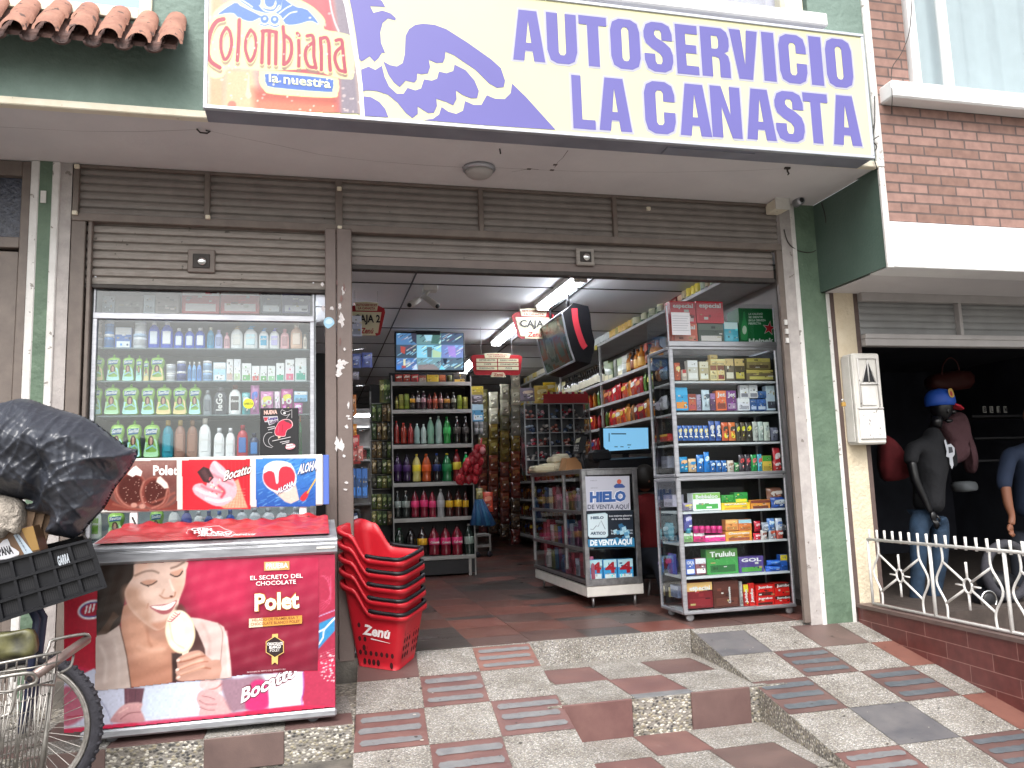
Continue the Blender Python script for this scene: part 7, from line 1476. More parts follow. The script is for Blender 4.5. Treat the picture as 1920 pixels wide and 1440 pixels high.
rrow(zr_, 305, [('soda',500,548,125,'#7a2420','#b5302a','red bottle with red cap'), ('soda',556,606,140,'#8a2f22','#b5302a','orange-red bottle with red cap'), ('soda',612,660,145,'#7f2626','#a82a2a','red bottle next to the clear ones'), ('soda',664,712,145,'#7f9a96','#c9d2cf','clear bottle'), ('soda',716,764,150,'#9aaaa5','#c9d2cf','cloudy clear bottle'), ('soda',768,824,95,'#6f9a84','#cfd9d2','pale green bottle'), ('soda',832,888,85,'#8fa9a0','#b9c9c0','tall clear bottle'), ('soda',896,958,92,'#1f7a34','#2f9a46','bright green bottle',None,None,'#3fa858'), ('soda',975,1035,88,'#1c1a1a','#d0d0d0','black cola bottle',None,None,'#55504c'), ('soda',1045,1105,88,'#1d1a1a','#c9c9c9','last black cola bottle',None,None,'#4c4846')], 'on the third rack row', 'soda bottles on the third rack row')
rrow(zr_, 605, [('soda',500,568,385,'#2a1838','#1c1828','purple grape soda bottle with gold band',None,None,'#3d2458'), ('soda',574,642,390,'#2c1a3c','#1c1828','purple grape soda bottle beside its twin',None,None,'#43285f'), ('soda',650,720,388,'#b5ac62','#d9cf3a','pale yellow soda bottle',None,None,'#cdbb2f'), ('soda',726,800,385,'#a84a22','#d96a2a','orange soda bottle',None,None,'#cf5a26'), ('soda',812,880,382,'#17151a','#2a4fa0','black cola bottle with blue cap',None,None,'#1c2a5a'), ('soda',888,966,380,'#14663a','#d9c43a','green lemon soda bottle',None,None,'#1f7f48'), ('soda',972,1040,350,'#6f1a20','#a82a2a','red soda bottle with yellow label',None,None,'#c9b83a'), ('soda',1048,1110,370,'#1f9a52','#e0e0e0','bright green bottle behind the red mesh bag',None,None,'#2fb062')], 'on the fourth rack row', 'soda bottles on the fourth rack row')
rrow(zr_, 890, [('soda',505,562,680,'#252a28','#a8a8a8','dark cola bottle with silver label',None,None,'#8a9490'), ('soda',568,632,676,'#272c2a','#a8a8a8','dark cola bottle with silver label, left of pink',None,None,'#8f9a94'), ('soda',640,706,672,'#6a1626','#2a1a1e','red soda bottle with pink label',None,None,'#c9366a'), ('soda',712,776,662,'#6c1828','#2a1a1e','red soda bottle with hot pink label',None,None,'#cf3a70'), ('soda',780,840,674,'#701a2a','#2a1a1e','third red soda bottle with pink label',None,None,'#c9366a'), ('soda',845,908,665,'#8f8f90','#b5b5b5','silver grey bottle',None,None,'#a8a8aa'), ('soda',914,978,668,'#3a1a18','#2a2020','dark bottle with yellow label',None,None,'#d0a82a'), ('soda',984,1046,660,'#3c1c1a','#2a2020','dark bottle with bright yellow label',None,None,'#d6ae2c'), ('soda',1050,1100,668,'#3a1a18','#2a2020','last dark bottle with yellow label',None,None,'#cda42a')], 'on the fifth rack row', 'soda bottles on the fifth rack row')
rrow(zr_, lambda x: 1190, [('soda',505,590,975,'#1c2a22','#1f6a3a','dark green bottle above the baskets'), ('soda',600,680,972,'#201c1c','#2a2424','dark bottle above the baskets'), ('soda',690,770,968,'#2a1c1c','#241c1c','dark bottle with yellow label',None,None,'#c99a2a'), ('soda',780,868,960,'#6f1626','#241418','large red bottle with pink label','Colomb',None,'#c9306a'), ('soda',874,958,958,'#741828','#241418','large red bottle with deep pink label','Colomb',None,'#c42c66'), ('soda',964,1052,948,'#701626','#241418','large red bottle with pink label, third of three','Colomb',None,'#c9346c'), ('soda',1062,1142,940,'#23302b','#a8a8a8','clear dark bottle with silver label',None,None,'#8a9a92')], 'on the bottom rack row', 'soda bottles on the bottom rack row')

# ice counter with posters
HY = 1.34; hx0, hx1, hz0, hz1 = 2.335, 2.875, .195, 1.225; hyb = 3.1
hc = thing('display_counter', 'steel framed glass checkout counter with HIELO ice posters on its end', 'counter', (2.6, HY, 0))
b = MB('steel'); r = .045
for x in (hx0, hx1-r): b.bbox(x, x+r, HY, HY+.03, hz0, hz1, .004)
b.bbox(hx0+r, hx1-r, HY+.001, HY+.03, hz1-.05, hz1, .004); b.bbox(hx0+r, hx1-r, HY+.001, HY+.03, hz0, hz0+.06, .004)
for y in (HY+.03, (HY+hyb)/2-.3, hyb-.03): b.bbox(hx0, hx0+.03, y, y+.03, hz0+.1, hz1-.02, .003)
for z in (hz0+.02, .50, .83, hz1-.03): b.bbox(hx0-.002, hx0+.03, HY+.03, hyb, z, z+.03, .003)
b.bbox(hx0-.004, hx1+.004, HY-.004, hyb, hz1, hz1+.012, .002); b.build('frame', hc)
b = MB('aged_white'); b.bbox(hx0+.01, hx1+.01, HY+.01, hyb, .10, hz0-.002, .006); b.build('plinth', hc)
for x, y in ((hx0+.08, HY+.06), (hx1-.06, HY+.06), (hx0+.08, hyb-.1)): b = MB('steel'); b.tube([(x, y, .10), (x, y, .0)], [.016, .011], 8); b.build('leg', hc)
b = MB('pane'); b.box(hx0+.012, hx0+.015, HY+.05, hyb-.03, hz0+.05, hz1-.03); b.box(hx0+r, hx1-r, HY+.02, HY+.023, hz0+.06, hz1-.05); b.build('pane', hc)
b = MB('sheet_dark'); b.box(hx1-.02, hx1-.01, HY+.03, hyb, hz0, hz1); b.box(hx0+.03, hx1-.02, HY+.04, hyb, .51, .515, 'glass_shelf'); b.box(hx0+.03, hx1-.02, HY+.04, hyb, .84, .845, 'glass_shelf'); b.box(hx0+.03, hx1-.02, HY+.03, hyb, hz0, hz0+.04); b.build('inner_panel', hc)
zh = Zp(940, 760, 3.6); HP = lambda x, y: Py(x, y, HY-.002); ar = Art(HP, (0, -1, 0))
ar.poly(zh([(565,480),(864,476),(872,706),(578,712)]), '#c2c4d2');
for s_, a, c, h in (('HIELO', (602,512), (645,511), 4), ('ARTICO', (602,562), (650,561), 4)): ar.text(s_, *zh([a])[0], *zh([c])[0], h/2, '#6a6a80')
ar.ell(*zh([(795, 515)])[0], 4.2, 4.4, '#c9604a'); ar.poly(zh([(757,545),(775,530),(815,530),(836,548),(830,556),(765,558)]), '#3c5596')
ar.text('HIELO', *zh([(597,652)])[0], *zh([(840,643)])[0], 17.5, '#3560a5', .06, out='#e8eaf4', ow=.05); ar.text('DE VENTA AQUÍ', *zh([(582,700)])[0], *zh([(862,697)])[0], 8, '#4a5068', .02)
ar.poly(zh([(572,714),(885,712),(896,955),(585,957)]), '#15202e'); ar.poly(zh([(580,735),(700,725),(716,735),(720,880),(705,893),(595,893),(584,880)]), '#b9d4e0'); ar.poly(zh([(586,740),(698,731),(710,738),(714,878),(702,887),(598,887),(590,878)]), '#cfe0e8')
ar.text('HIELO', *zh([(602,768)])[0], *zh([(690,765)])[0], 4.6, '#2f4a66', .05); ar.text('ARTICO', *zh([(600,873)])[0], *zh([(704,871)])[0], 5, '#2f4a66', .05); ar.line(zh([(600,835),(618,838),(640,812),(652,818),(672,778),(700,836)]), .9, '#2f4a66')
ar.text('Los mejores placeres', *zh([(726,752)])[0], *zh([(880,748)])[0], 3.2, '#d9dde6', .02); ar.text('de la vida llevan', *zh([(742,773)])[0], *zh([(865,770)])[0], 3.2, '#d9dde6', .02); ar.text('Teléfono: 660 00 01', *zh([(736,852)])[0], *zh([(884,848)])[0], 3, '#c9d4e0', .02); ar.text('Bogotá - Colombia', *zh([(740,870)])[0], *zh([(884,866)])[0], 3, '#c9d4e0', .02)
for k in range(16): x, y = 745+rng.random()*90, 790+rng.random()*60+(k > 8)*60; ar.poly(zh([(x, y), (x+26, y-9), (x+34, y+16), (x+6, y+24)]), ['#5a9ac0', '#2f6a94', '#a8d0e0'][k % 3])
ar.poly(zh([(580,905),(893,893),(896,952),(584,956)]), '#2f7fae'); ar.text('DE VENTA AQUÍ', *zh([(596,945)])[0], *zh([(882,935)])[0], 9.5, '#e4eef4', .06)
ar.build('ice_poster', hc)
row(zh, HY+.06, 1193, [('box',598,688,1042,'#3f9ad0','#b8d8e8','blue and white toothpaste carton with a red 4','4',None,'#d9e6ee'), ('box',694,786,1040,'#3f9ad0','#b8d8e8','middle toothpaste carton with a red 4','4',None,'#d9e6ee'), ('box',792,896,1036,'#3f9ad0','#b8d8e8','right-hand toothpaste carton with a red 4','4',None,'#d9e6ee')], 'in the end of the ice counter', 'toothpaste cartons in the ice counter')
cc = ['#7a2a34', '#8a8f9a', '#b5aaa8', '#5a2a4a', '#3a4a6a', '#94404a', '#6a6a3a', '#a8566a', '#c4b9b5', '#2f5a7a']
kn = 0
for sl_, z, hmax in (('lower', hz0+.042, .26), ('middle', .516, .27), ('upper', .846, .26)):
    for yi, y in enumerate(np.arange(HY+.10, hyb-.14, .135)):
        h = hmax*(.6+.35*rng.random()); c1 = cc[int(rng.integers(0, 10))]; t = item('box' if rng.random() < .7 else 'tube', -.055, .055, 0, h, 0, c1, dk(c1, 1.4), 'carton behind the ice counter side glass, %s from the front, %s level' % (ORD[yi], sl_), 'cartons behind the side glass of the ice counter', small=True, F=R(-90), name='product_box', cat='box')
        t.location = (hx0+.09, y, z); kn += 1
def simple(name, label, cat, mb_, group=None): o = mb_.build(name); tag(o, label, cat, group); return o

# acrylic sweet drawers at the far end of the counter
AY = 3.2; q = lambda x, y: Py(x, y, AY)
ac = thing('sweet_organiser', 'clear acrylic drawer tower full of sweets standing on the far end of the counter', 'drawer tower', q(1045, 890))
xs_ = [q(x, 820).x for x in (985, 1008, 1031, 1054, 1077, 1107)]; zs_ = [q(1045, y).z for y in (889, 862, 836, 811, 785, 757)]
b = MB('acrylic')
for x in xs_: b.box(x-.002, x+.002, AY, AY+.2, zs_[0], zs_[-1])
for z in zs_: b.box(xs_[0]+.003, xs_[-1]-.003, AY+.001, AY+.2, z-.002, z+.002)
for x in xs_: b.box(x-.008, x+.008, AY-.004, AY-.001, zs_[0], zs_[-1], '#8f9396')
for z in zs_: b.box(xs_[0], xs_[-1], AY-.0075, AY-.0045, z-.005, z+.005, '#8f9396')
b.box(xs_[0], xs_[-1], AY+.2, AY+.21, zs_[0], zs_[-1], '#5a5c60'); b.build('drawer_frame', ac)
mat('foil_mix', '#8f8a88', .3, .3, var=.5, vs=70, detail=6)
for i in range(5):
    for j in range(5):
        x0, x1, z0, z1 = xs_[i]+.012, xs_[i+1]-.012, zs_[j]+.008, zs_[j+1]-.03
        b = MB(); pal = [['#9a9490', '#c9c4c0', '#5a5458'], ['#a86a60', '#c9a8a0', '#7a3a38'], ['#5a6a8a', '#a8b5c9', '#3a4a6a'], ['#a83a4a', '#d0a0a8', '#8a8a92']][int(rng.integers(0, 4))]
        for k in range(9):
            cx, cz = x0+(x1-x0)*rng.random(), z0+(z1-z0)*rng.random()*.75; b.ball((cx, AY+.05+.06*rng.random(), cz), .022, 6, pl(pal[k % 3], .25), (1, .6, .7))
        b.build('sweets', ac)
t = thing('sweet_tray', 'shallow red tray of sweets on top of the acrylic drawer tower', 'tray', q(1062, 752)); b = MB('sign_red'); A, Bq = q(1020, 757), q(1104, 738); b.bbox(A.x, Bq.x, AY+.01, AY+.2, A.z+.004, Bq.z, .006); b.build('tray', t)
b = MB()
for k in range(14): b.ball((A.x+.03+(Bq.x-A.x-.06)*k/13, AY+.05, Bq.z+.01), .03, 6, pl(['#c9c2c0', '#b53a4a', '#d9cf9a', '#8a5a5a'][k % 4], .25), (1, 1, .7))
b.build('sweets', t)
for k, (x0, x1, y0, y1, c1, c2, d) in enumerate([(976, 1003, 752, 727, '#7a7280', '#c9b8a8', 'mauve bag lying at the left end on the acrylic drawers'), (1004, 1030, 756, 722, '#c9b05a', '#d9cf9a', 'yellow crisp bag leaning by the acrylic drawers'), (1022, 1045, 742, 715, '#d0b52f', '#d9d2a8', 'bright yellow bag behind the red sweet tray')]):
    A, Bq = q(x0, y0), q(x1, y1); item('bag', A.x, Bq.x, A.z, Bq.z, AY+.02+.03*k, c1, c2, d, 'bags on the acrylic drawers')
# counter top clutter
wp = [('paper_pack', (1000, 1040, 887, 872), '#cfc6a8'), ('paper_pack', (1018, 1062, 884, 868), '#d6ceb2'), ('paper_pack', (1036, 1070, 868, 855), '#d9d2b8'), ('paper_pack', (1046, 1068, 860, 850), '#dcd6be')]
for k, (nm, (x0, x1, y0, y1), c) in enumerate(wp):
    A, Bq = Py(x0, y0, 2.6), Py(x1, y1, 2.6); b = MB(mat('wrap_'+c, c, .3, coat=.3, bump=.3, bs=30)); b.bbox(A.x, Bq.x, 2.55+.02*k, 2.8+.02*k, max(A.z, 1.238), max(Bq.z, 1.29), .02); o = b.build(nm); tag(o, ['lowest left cream napkin pack on the counter', 'cream napkin pack lying half over the lowest one', 'third cream napkin pack up the heap', 'small topmost cream napkin pack of the heap'][k], 'pack', 'cream napkin packs on the counter')
A = Py(1070, 880, 2.3); b = MB('#a8794f'); b.hexa([(A.x-.07, 2.25, 1.238), (A.x+.16, 2.25, 1.238), (A.x+.16, 2.5, 1.238), (A.x-.07, 2.5, 1.238), (A.x-.05, 2.25, 1.36), (A.x+.04, 2.25, 1.38), (A.x+.08, 2.5, 1.38), (A.x-.03, 2.5, 1.38)]); simple('cardboard_flap', 'folded brown cardboard standing beside the napkin packs on the counter', 'cardboard', b)
# card terminal
pq = lambda x, y: Py(x, y, 2.0)
t = thing('card_terminal', 'black card terminal with a keypad on a stand on the counter', 'card terminal', pq(1095, 875))
b = MB('black_plastic'); c0, c1_ = pq(1075, 848), pq(1108, 818); b.hexa([(c0.x, 1.98, c0.z-.02), (c0.x+.10, 1.98, c0.z-.0), (c0.x+.12, 2.10, c0.z), (c0.x+.02, 2.10, c0.z-.02), (c0.x+.05, 1.98, c1_.z+.01), (c0.x+.15, 1.98, c1_.z), (c0.x+.16, 2.08, c1_.z), (c0.x+.06, 2.08, c1_.z+.02)]); b.build('body', t)
b = MB('sheet_dark'); b.tube([(c0.x+.09, 2.04, c0.z), (c0.x+.12, 2.04, 1.24)], .02, 8); b.build('stand', t)
ar = Art(lambda x, y: Py(x, y, 1.977), (0, -1, 0)); ar.poly([(1081, 823), (1089, 820), (1086, 829), (1078, 831)], '#9a9a88'); [ar.rect(1077+i*3-j*.6, 834+j*4.5, 1079+i*3-j*.6, 837+j*4.5, '#8a8a8a') for i in range(3) for j in range(3)]; ar.build('keypad', t)
# monitor
MY = 2.35; mo = thing('monitor', 'checkout computer monitor with a pale blue screen behind the counter', 'monitor', Py(1172, 850, MY))
A, Bq = Py(1128, 852, MY), Py(1219, 800, MY); b = MB('black_plastic'); b.bbox(A.x, Bq.x, MY, MY+.04, A.z, Bq.z, .005); b.box((A.x+Bq.x)/2-.03, (A.x+Bq.x)/2+.03, MY+.02, MY+.05, 1.15, A.z); b.box((A.x+Bq.x)/2-.12, (A.x+Bq.x)/2+.12, MY-.05, MY+.1, 1.13, 1.15); b.build('casing', mo)
mat('screen_blue', '#6fa6c9', .3, emit=.55); ar = Art(lambda x, y: Py(x, y, MY-.002), (0, -1, 0)); ar.poly([(1131, 803.5), (1215, 802), (1216, 841), (1139, 846), (1132, 838)], 'screen_blue'); ar.rect(1146, 812.5, 1174, 814.5, '#2a3038'); ar.rect(1141, 812, 1143, 828, '#5585a8')
for k in range(2): ar.rect(1152+k*11, 837, 1158+k*11, 838.5, '#3a5064')
ar.rect(1176, 833.5, 1183, 835, '#20262c'); ar.rect(1178, 838.5, 1180, 840, '#20262c'); ar.build('screen', mo)
b = MB('black_plastic'); A, Bq = Py(1105, 905, 2.1), Py(1218, 858, 2.1); b.hexa([(A.x, 2.0, 1.0), (Bq.x, 2.0, 1.0), (Bq.x, 2.5, 1.0), (A.x, 2.5, 1.0), (A.x+.09, 2.0, Bq.z-.02), (Bq.x-.02, 2.0, Bq.z), (Bq.x-.02, 2.45, Bq.z+.03), (A.x+.09, 2.45, Bq.z+.02)]); b.bbox(A.x+.02, A.x+.22, 2.0, 2.2, Bq.z-.03, Bq.z+.09, .03); simple('till_drawer', 'black cash register with printer below the pale blue monitor', 'cash register', b)
# seated cashier, mostly hidden behind the counter
def skinned(name, pts, edges, m, parent, sub=2, root=0):
    """body grown over a stick skeleton: pts = [(x, y, z, radius x, radius y)]"""
    me = bpy.data.meshes.new(name); off = V((0, 0, 0)); q_ = parent
    while q_ is not None: off = off+q_.location; q_ = q_.parent
    me.from_pydata([(p[0]-off.x, p[1]-off.y, p[2]-off.z) for p in pts], edges, []); o = bpy.data.objects.new(name, me); COL.objects.link(o)
    md = o.modifiers.new('skin', 'SKIN'); md.use_smooth_shade = True
    for i, p in enumerate(pts): sv = me.skin_vertices[0].data[i] if me.skin_vertices else None;
    if not me.skin_vertices: pass
    ly = me.skin_vertices[0].data
    for i, p in enumerate(pts): ly[i].radius = (p[3], p[4] if len(p) > 4 else p[3]); ly[i].use_root = (i == root)
    sb_ = o.modifiers.new('sub', 'SUBSURF'); sb_.levels = sb_.render_levels = sub
    dg = bpy.context.evaluated_depsgraph_get(); dg.update(); ev = o.evaluated_get(dg); nm = bpy.data.meshes.new_from_object(ev); o.modifiers.clear(); o.data = nm
    nm.materials.clear(); nm.materials.append(M(m)); nm.polygons.foreach_set('use_smooth', [True]*len(nm.polygons)); o.parent = parent; return o
mat('cloth_red', '#7a1a20', .85, bump=.3, bs=14, var=.12, vs=6); mat('skin_brown', '#8a5a44', .55); mat('hair_black', '#17130f', .6); mat('jeans_dark', '#20242f', .9)
pe = thing('person', 'seated cashier in a dark red hooded top between the counter and sweets cabinet', 'person', (3.2, 1.9, 0))
cx, cy_ = Py(1222, 1000, 2.0).x, 2.0
skinned('top', [(a_, b__, c_-.24, *r__) for a_, b__, c_, *r__ in [(cx, cy_, .62, .17, .14), (cx, cy_, .80, .17, .13), (cx-.02, cy_, 1.0, .19, .13), (cx-.03, cy_, 1.14, .15, .10), (cx-.03, cy_, 1.24, .065), (cx-.20, cy_, 1.10, .07), (cx-.27, cy_-.05, .90, .055), (cx-.22, cy_-.25, .80, .045), (cx+.15, cy_, 1.10, .07), (cx+.22, cy_-.05, .88, .055), (cx+.12, cy_-.25, .80, .045)]], [(0,1),(1,2),(2,3),(3,4),(3,5),(5,6),(6,7),(3,8),(8,9),(9,10)], 'cloth_red', pe)
skinned('body', [(cx, cy_, .34, .16, .13), (cx-.10, cy_-.40, .32, .085), (cx-.10, cy_-.44, .12, .055), (cx-.10, cy_-.54, .06, .04), (cx+.12, cy_-.40, .32, .085), (cx+.12, cy_-.44, .12, .055), (cx+.12, cy_-.54, .06, .04)], [(0,1),(1,2),(2,3),(0,4),(4,5),(5,6)], 'jeans_dark', pe)
b = MB('skin_brown'); b.ball((cx-.05, cy_-.01, 1.36), .10, 14, None, (.85, .95, 1.15)); b.ball((cx-.05, cy_-.11, 1.35), .018, 8); b.v = [(x, y, z-.24) for x, y, z in b.v]; hd = b.build('head', pe)
b = MB('hair_black'); b.ball((cx-.05, cy_-.02, 1.15), .118, 14, None, (.95, .95, 1.12)); b.build('hair', hd)
ch = thing('stool', 'dark stool under the seated cashier', 'stool', (cx, cy_, 0)); b = MB('sheet_dark'); b.lathe([(.001, .16), (.17, .16), (.17, .2), (.001, .2)], (cx, cy_+.02, 0), 18); b.build('seat', ch)
for k in range(4): a = R(45+90*k); b = MB('steel'); b.tube([(cx+.1*math.cos(a), cy_+.1*math.sin(a), .16), (cx+.17*math.cos(a), cy_+.17*math.sin(a), 0)], .012, 6); b.build('leg', ch)

# right wall shelving
WXs = 3.70; ws = thing('wall_shelving', 'long run of white wall shelves along the right side of the shop', 'shelving', (3.9, 5, 0))
SZ = [2.95, 2.43, 2.13, 1.83, 1.50, 1.18, .86, .54, .22]
for k, z in enumerate(SZ):
    y0 = 1.0 if k < 1 else (2.2 if k < 2 else 2.6)
    b = MB('white_shelf'); b.box(WXs, WXs+.55, y0, 12.5, z-.012, z-.001); b.bbox(WXs-.012, WXs, y0, 12.5, z-.03, z+.004, .002); b.build('shelf', ws)
b = MB('wall_in'); b.box(WXs+.54, WXs+.56, 1.0, 12.5, .1, 3.05)
b.build('back_panel', ws)
for y, z in ((4.45, 2.95), (6.6, 2.43), (6.9, 2.43), (7.6, 2.13), (5.6, 2.13), (5.2, 2.43), (8.2, 1.5)): b = MB('#c9b82f'); b.box(WXs-.018, WXs-.013, y, y+.09, z-.06, z-.0); b.build('price_tag', ws)
for y in (2.2, 4.4, 6.2, 8.0, 10): b = MB('rack_grey'); b.box(WXs-.004, WXs+.02, y, y+.03, .05, 2.96); b.build('upright', ws)
WN = {}
def wallrow(z, y0, y1, pal, kinds, h, wid, desc, grp, depth=.10):
    y = y0; sn = ORD[SZ.index(z)]
    while y < y1:
        k = int(rng.integers(0, len(pal))); kind, c1, c2, c3 = pal[k]
        if kinds: kind = kinds
        if kind == 'bag': c2 = [c2, '#d9d4c8', '#2c4a8a', '#c9a83a', dk(c1, .5), '#d98a4a'][int(rng.integers(0, 6))]
        wd_ = wid*(.9+.25*rng.random()); hh_ = h*(.85+.2*rng.random())
        n_ = WN.get((desc, z), 0); WN[desc, z] = n_+1
        t = item(kind, -wd_/2, wd_/2, 0, hh_, 0, c1, c2, '%s, %s from the door on the %s right wall shelf' % (desc, ORD[n_], sn), grp, small=True, F=R(-90)+rng.normal(0, .25 if kind == 'bag' else .1), c3=c3)
        t.location = (WXs+depth, y+wd_/2, z); y += wd_*1.06
BT = [('wine','#1a1c18','#8a7a3a','#cfc9b0'), ('wine','#14201a','#1a1a1a','#c9b56a'), ('wine','#2a1418','#4a1a20','#d0cab8')]
wallrow(2.95, 5.2, 8.6, BT, None, .30, .085, 'dark liquor bottle', 'dark liquor bottles on the top right wall shelf')
wallrow(2.95, 4.15, 5.1, [('wine','#8a8f8c','#b5b5b0','#c9cdca')], None, .30, .09, 'clear silvery bottle', 'clear bottles on the top right wall shelf')
wallrow(2.95, 3.3, 4.1, [('wine','#a8863a','#5a4420','#c9a85a'), ('wine','#8f8a70','#c9c4a0','#a89a5a')], None, .31, .10, 'golden liquor bottle', 'golden bottles on the top right wall shelf')
wallrow(2.95, 2.55, 3.25, [('box','#1f3a2a','#3a5a40','#8a9a7a'), ('wine','#2a4a34','#c9c4a0','#b5b59a')], None, .33, .11, 'dark green pack', 'green packs on the top right wall shelf')
wallrow(2.95, 2.05, 2.5, [('box','#7a2a2a','#943a34','#c9a890')], None, .33, .17, 'red gift carton', 'red cartons on the top right wall shelf')
wallrow(2.95, 1.1, 2.0, [('wine','#5a6a4a','#3a4a3a','#c9b84a'), ('wine','#7a8a80','#9a9a90','#a8b5a0'), ('wine','#241c1a','#1a1414','#a89a7a')], None, .30, .095, 'near green-grey bottle', 'near bottles on the top right wall shelf')
wallrow(2.43, 4.5, 6.2, [('wine','#1c1a16','#14141a','#d0cbb4'), ('wine','#241c16','#3a2a1a','#d6d0ba')], None, .30, .085, 'dark cream-labelled wine bottle', 'dark wine bottles on the second right wall shelf')
wallrow(2.43, 3.7, 4.4, [('box','#a8552f','#b5683a','#8a3a20'), ('box','#8a8f84','#a8aaa0','#6a6f66'), ('box','#5a6a4a','#8a9a70','#c9c4a0')], None, .29, .15, 'orange or grey carton', 'cartons on the second right wall shelf')
wallrow(2.43, 2.7, 3.65, [('wine','#a86a2a','#6a3a1a','#c9a050'), ('wine','#2a1a14','#1a1410','#8a4a2a'), ('box','#8a2a24','#a84a34','#c9a050')], None, .30, .11, 'amber liquor bottle', 'amber bottles on the second right wall shelf')
wallrow(2.43, 6.3, 12, [('bag','#b5b09a','#d9d4b8','#8a8a72'), ('bag','#c9c08a','#e0dab0','#8a8450'), ('bag','#a8a8a0','#cfcfc4','#5a6a6a')], None, .32, .17, 'pale plastic packet', 'pale packets high on the far right wall')
SN = [('bag','#a8282c','#d9b04a','#7a1a1e'), ('bag','#b5432a','#e0c060','#8a2a1c'), ('bag','#94242c','#c9a0a0','#5a1418'), ('bag','#c07a34','#a82a2a','#8a4a20'), ('bag','#8a5a34','#c9b080','#5a3a24'), ('bag','#5a7a3a','#c9c45a','#3a5a2a')]
for z, y0 in ((2.13, 2.75), (1.83, 2.75), (1.50, 3.2)): wallrow(z, y0, 6.0, SN, None, .24, .145, 'bright snack packet', 'snack packets on the near right wall shelves')
SF = [('bag','#5a201a','#7a4a24','#401412'), ('bag','#4a2418','#6a4420','#341810'), ('bag','#5f3418','#7a5f24','#402a12'), ('bag','#401a18','#60342a','#2a1210'), ('bag','#6a561c','#80702f','#4a3814')]  # far packets darkened: dimness of the deep aisle is in their colour
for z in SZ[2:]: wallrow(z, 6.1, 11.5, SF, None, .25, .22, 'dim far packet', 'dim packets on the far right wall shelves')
# aisle end things right of the rack
AYs = 5.4; aq = lambda x, y: Py(x, y, AYs)
def hung(kind, x0, x1, y0, y1, c1, c2, label, Y=AYs, c3=None, group=None, text=None, name=None, cat=None, **k):
    A, Bq = Py(x0, y1, Y), Py(x1, y0, Y); return item(kind, A.x, Bq.x, A.z, Bq.z, Y, c1, c2, label, group, text, c3=c3, name=name, cat=cat)
hung('box', 884, 906, 724, 741, '#b5a02a', '#c9b52f', 'small yellow sign card above the goods right of the soda rack', name='price_card', cat='card')
hung('bag', 884, 905, 740, 757, '#7a7478', '#a8a0a8', 'greyish packet hanging under the yellow card', name='hanging_packet')
hung('box', 886, 906, 758, 790, '#4a8ab0', '#a8c4d0', 'pale blue hanging card right of the soda rack', c3='#c9d4d9', name='hanging_card', cat='card')
for k in range(4): hung('can', 889+(k % 2)*9, 897+(k % 2)*9, 791+(k//2)*12, 802+(k//2)*12, '#8f9294', '#c4c6c8', '%s silver bulb pack of the four hanging below the blue card' % ['upper left', 'upper right', 'lower left', 'lower right'][k], group='silver bulb packs beside the soda rack', name='bulb_pack', cat='pack')
# red mesh bag, blue brooms, utility stand
mat('mesh_red', '#a01a26', .4, var=.35, vs=60, bump=.8, bs=70)
b = MB('mesh_red')
for k in range(70):
    t_ = rng.random(); x = 900-26*t_+(rng.random()-.5)*(14+26*t_); y = 838+66*t_; c = Py(x, y, 4.4-.1*rng.random()); b.ball(c, .035+.015*rng.random(), 6, [pl('#8f1a26', .3), pl('#b52834', .3), 'mesh_red', pl('#c9848a', .3)][0 if k % 3 == 0 else 1 if k % 3 == 1 else 2 if k % 5 else 3], (1, .7, 1.2))
b.tube([Py(903, 822, 4.4), Py(900, 842, 4.4)], .012, 6); simple('packet_bunch', 'hanging bunch of shiny red packets bulging beside the right edge of the soda rack', 'packets', b)
for k in range(5):
    b = MB('#2f6a94' if k % 2 else '#24507f'); p0 = Py(892+k*3, 936, 4.4); p1 = Py(888+k*9, 985, 4.4); b.tube([p0, p1], [.012, .05], 8); simple('broom_head', ['leftmost', 'second', 'middle', 'fourth', 'rightmost'][k]+' blue plastic bundle of the fan hanging right of the rack', 'broom', b, 'blue bundles hanging beside the rack')
hung('bag', 893, 905, 915, 936, '#8f8a5a', '#c9c49a', 'small pale packet above the blue bundles', Y=4.35); hung('bag', 905, 924, 922, 960, '#b5402c', '#d98a70', 'orange-red packet right of the blue bundles', Y=4.5)
t = thing('wheeled_stand', 'low grey metal wheeled stand on the floor behind the soda rack', 'stand', Pz(905, 1042, 0)); c = Pz(905, 1042, .03); b = MB('rack_grey')
w0, w1, zt_2 = Py(892, 1030, c.y).x, Py(921, 1030, c.y).x, Py(905, 1002, c.y).z; b.box(w0, w1, c.y, c.y+.4, zt_2-.03, zt_2); b.box(w0, w1, c.y, c.y+.4, .16, .2); b.box(w1-.03, w1, c.y-.002, c.y+.03, .1, zt_2); b.box(w0, w0+.03, c.y-.002, c.y+.03, .1, zt_2); b.build('frame', t)
for x in (w0+.03, w1-.03): b = MB('rubber'); b.lathe([(.005, -.02), (.045, -.02), (.045, .02), (.005, .02)], (x, c.y, .05), 12, axis='Y'); b.build('wheel', t)
